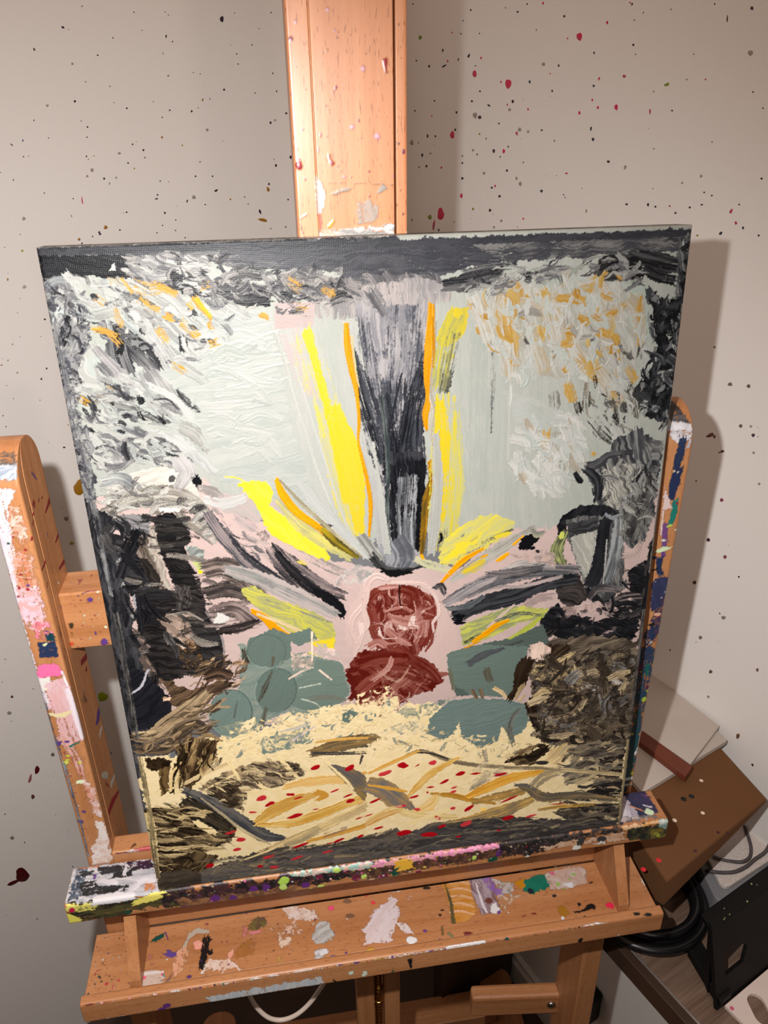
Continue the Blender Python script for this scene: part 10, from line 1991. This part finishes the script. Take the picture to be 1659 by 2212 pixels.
# black stand: sloping panel with a cut-out, top ledge, feet
blk = plain('black_plastic', (12, 11, 11), 0.55, 0.2)
stand = thing('device_stand', tuple(at(1600, 2080, DZ)), 'black tilted stand on the desk in front of the white woven case', 'stand')
A0, A1 = at(1549, 2183, DZ + 0.002), at(1659, 2092, DZ + 0.002)
B0 = at(1538, 2012, DZ + 0.085); B1 = B0 + (A1 - A0) * 1.0
eu = (A1 - A0) / np.linalg.norm(A1 - A0); ev = (B0 - A0); hv = np.linalg.norm(ev); ev /= hv; en = np.cross(eu, ev)
if en[1] > 0: en = -en
def panel_pt(a_, b_, c_): return A0 + eu * a_ + ev * b_ + en * c_
out = [(0.0, 0.0), (0.24, 0.0), (0.24, hv), (0.0, hv)]
hole = [(0.016, hv * 0.34), (0.044, hv * 0.34), (0.052, hv * 0.50), (0.038, hv * 0.66), (0.016, hv * 0.60)]
def holed(out, holes, z0, z1):
    cu = bpy.data.curves.new('outline', 'CURVE'); cu.dimensions = '2D'; cu.fill_mode = 'BOTH'; cu.extrude = (z1 - z0) / 2
    for poly in [out] + holes:
        sp = cu.splines.new('POLY'); sp.points.add(len(poly) - 1); sp.use_cyclic_u = True
        for p, q in zip(sp.points, poly): p.co = (q[0], q[1], 0, 1)
    to = bpy.data.objects.new('outline', cu); C.objects.link(to)
    me = bpy.data.meshes.new_from_object(to); vs = np.array([v.co[:] for v in me.vertices]); fs = [list(p.vertices) for p in me.polygons]
    bpy.data.objects.remove(to); bpy.data.curves.remove(cu); bpy.data.meshes.remove(me)
    vs[:, 2] += (z0 + z1) / 2
    return vs, fs
vs, fs = holed(out, [hole], -0.004, 0.0)
link('sloping_panel', [panel_pt(*v) for v in vs], fs, blk, stand)
T0 = B0.copy(); back = at(1514, 1974, DZ + 0.085) - T0; lb = np.linalg.norm(back)
from_bm('top_ledge', box_mesh(T0 - np.array([0, 0, 0.006]), eu, back / lb, EZ, 0.24, lb, 0.006, 0.001), blk, stand)
ft = at(1480, 2066, DZ + 0.001); d_ = ft - A0; ld_ = np.linalg.norm(d_); d_ /= ld_
from_bm('foot', box_mesh(A0 + eu * 0.002, d_, eu, EZ, ld_, 0.020, 0.012, 0.002), blk, stand)
bm = bmesh.new()
lg = [T0 + eu * 0.001, T0 + eu * 0.017, A0 + d_ * ld_ * 0.30 + eu * 0.017, A0 + d_ * ld_ * 0.30 + eu * 0.001]
vv = [bm.verts.new(p) for p in lg] + [bm.verts.new(p + d_ * 0.008 + np.array([0, 0, 0.004])) for p in lg]
for f in ((0, 1, 2, 3), (7, 6, 5, 4), (0, 4, 5, 1), (1, 5, 6, 2), (2, 6, 7, 3), (3, 7, 4, 0)): bm.faces.new([vv[i] for i in f])
bmesh.ops.recalc_face_normals(bm, faces=bm.faces); from_bm('prop_leg', bm, blk, stand)
rg = random.Random(4); fleck = plain('pale_fleck', (170, 160, 110), 0.5)
for k_ in range(12):
    a_, b_ = rg.uniform(0.002, 0.12), rg.uniform(0.05, 0.95) * lb; r = rg.uniform(0.0005, 0.0011); c_ = T0 + eu * a_ + back / lb * b_ + EZ * 0.0003
    vs = [c_ + eu * r * math.cos(t) + back / lb * r * math.sin(t) for t in np.linspace(0, 6.283, 8, endpoint=False)] + [c_ + EZ * r * 0.3]
    link('paint_fleck', vs, [(i, (i + 1) % 8, 8) for i in range(8)], fleck, stand)

# white plate with long slots
zp = DZ + 0.0045
g0 = at(1566, 2172, zp); ga = at(1659, 2093, zp) - g0; ga /= np.linalg.norm(ga); gb = at(1606, 2214, zp) - g0; gb -= ga * np.dot(ga, gb); gb /= np.linalg.norm(gb)
def stadium(cx, cy, ax, ay, L_, r, n=8):
    px_, py_ = -ay, ax; t = []
    for sgn, off in ((1, 0), (-1, math.pi)):
        for k in range(n + 1):
            q = -math.pi / 2 + math.pi * k / n + off
            t.append((cx + ax * (sgn * L_ / 2 + 0) + r * (math.cos(q) * ax + math.sin(q) * px_), cy + ay * (sgn * L_ / 2) + r * (math.cos(q) * ay + math.sin(q) * py_)))
    return t
def pl(x, y): q = at(x, y, zp) - g0; return np.dot(q, ga), np.dot(q, gb)
s1, s2 = pl(1636, 2168), pl(1648, 2192); sd = np.array(s2) - np.array(s1); sl_ = np.linalg.norm(sd); sd /= sl_
cx_, cy_ = pl(1641, 2180)
holes = [stadium(cx_ + k * 0.046 - 0.000, cy_ - k * 0.0 , sd[0], sd[1], 0.014, 0.0085) for k in (0, 1, 2)]
vs, fs = holed([(0, 0), (0.17, 0), (0.17, 0.11), (0, 0.11)], holes, -0.004, 0.0)
plate = tag(link('slotted_plate', [g0 + ga * v[0] + gb * v[1] + EZ * v[2] for v in vs], fs, plain('white_plastic', (214, 198, 190), 0.5, noise=(30.0, (204, 186, 176)))), 'white plate with long rounded slots on the desk corner', 'plate')
spots('pink_drop', plate, [(1581, 2178, 0.0022)], zp + 0.0002, (190, 90, 116))

# ---------------------------------------------------------------- low down: loop of white cable, small black plug
c4 = [at(x, y, z) for x, y, z in ((722, 2080, -0.20), (708, 2110, -0.22), (690, 2138, -0.24), (668, 2168, -0.26), (640, 2192, -0.272), (610, 2203, -0.278), (582, 2199, -0.272), (558, 2180, -0.258), (542, 2156, -0.24), (534, 2128, -0.22), (530, 2090, -0.19))]
v_, f_ = tube(c4, 0.0024, 10, False, 70); tag(link('hanging_cable', v_, f_, plain('white_cable', (196, 178, 164), 0.5), smooth=True), 'pale cable hanging in a loop under the tray, left of the centre posts', 'cable')
pg = CORNER + WD * float(np.dot(np.array([0.5903, 0.3014, 0]) - CORNER, WD)) + WN * 0.0 + EZ * -0.79
from_bm('plug', box_mesh(pg - WD * 0.02 + EZ * -0.04, WD, WN, EZ, 0.04, 0.035, 0.07, 0.006), blk, None).name = 'wall_plug'
tag(bpy.data.objects['wall_plug'], 'small black plug on the right wall, half hidden by the right easel post', 'plug')
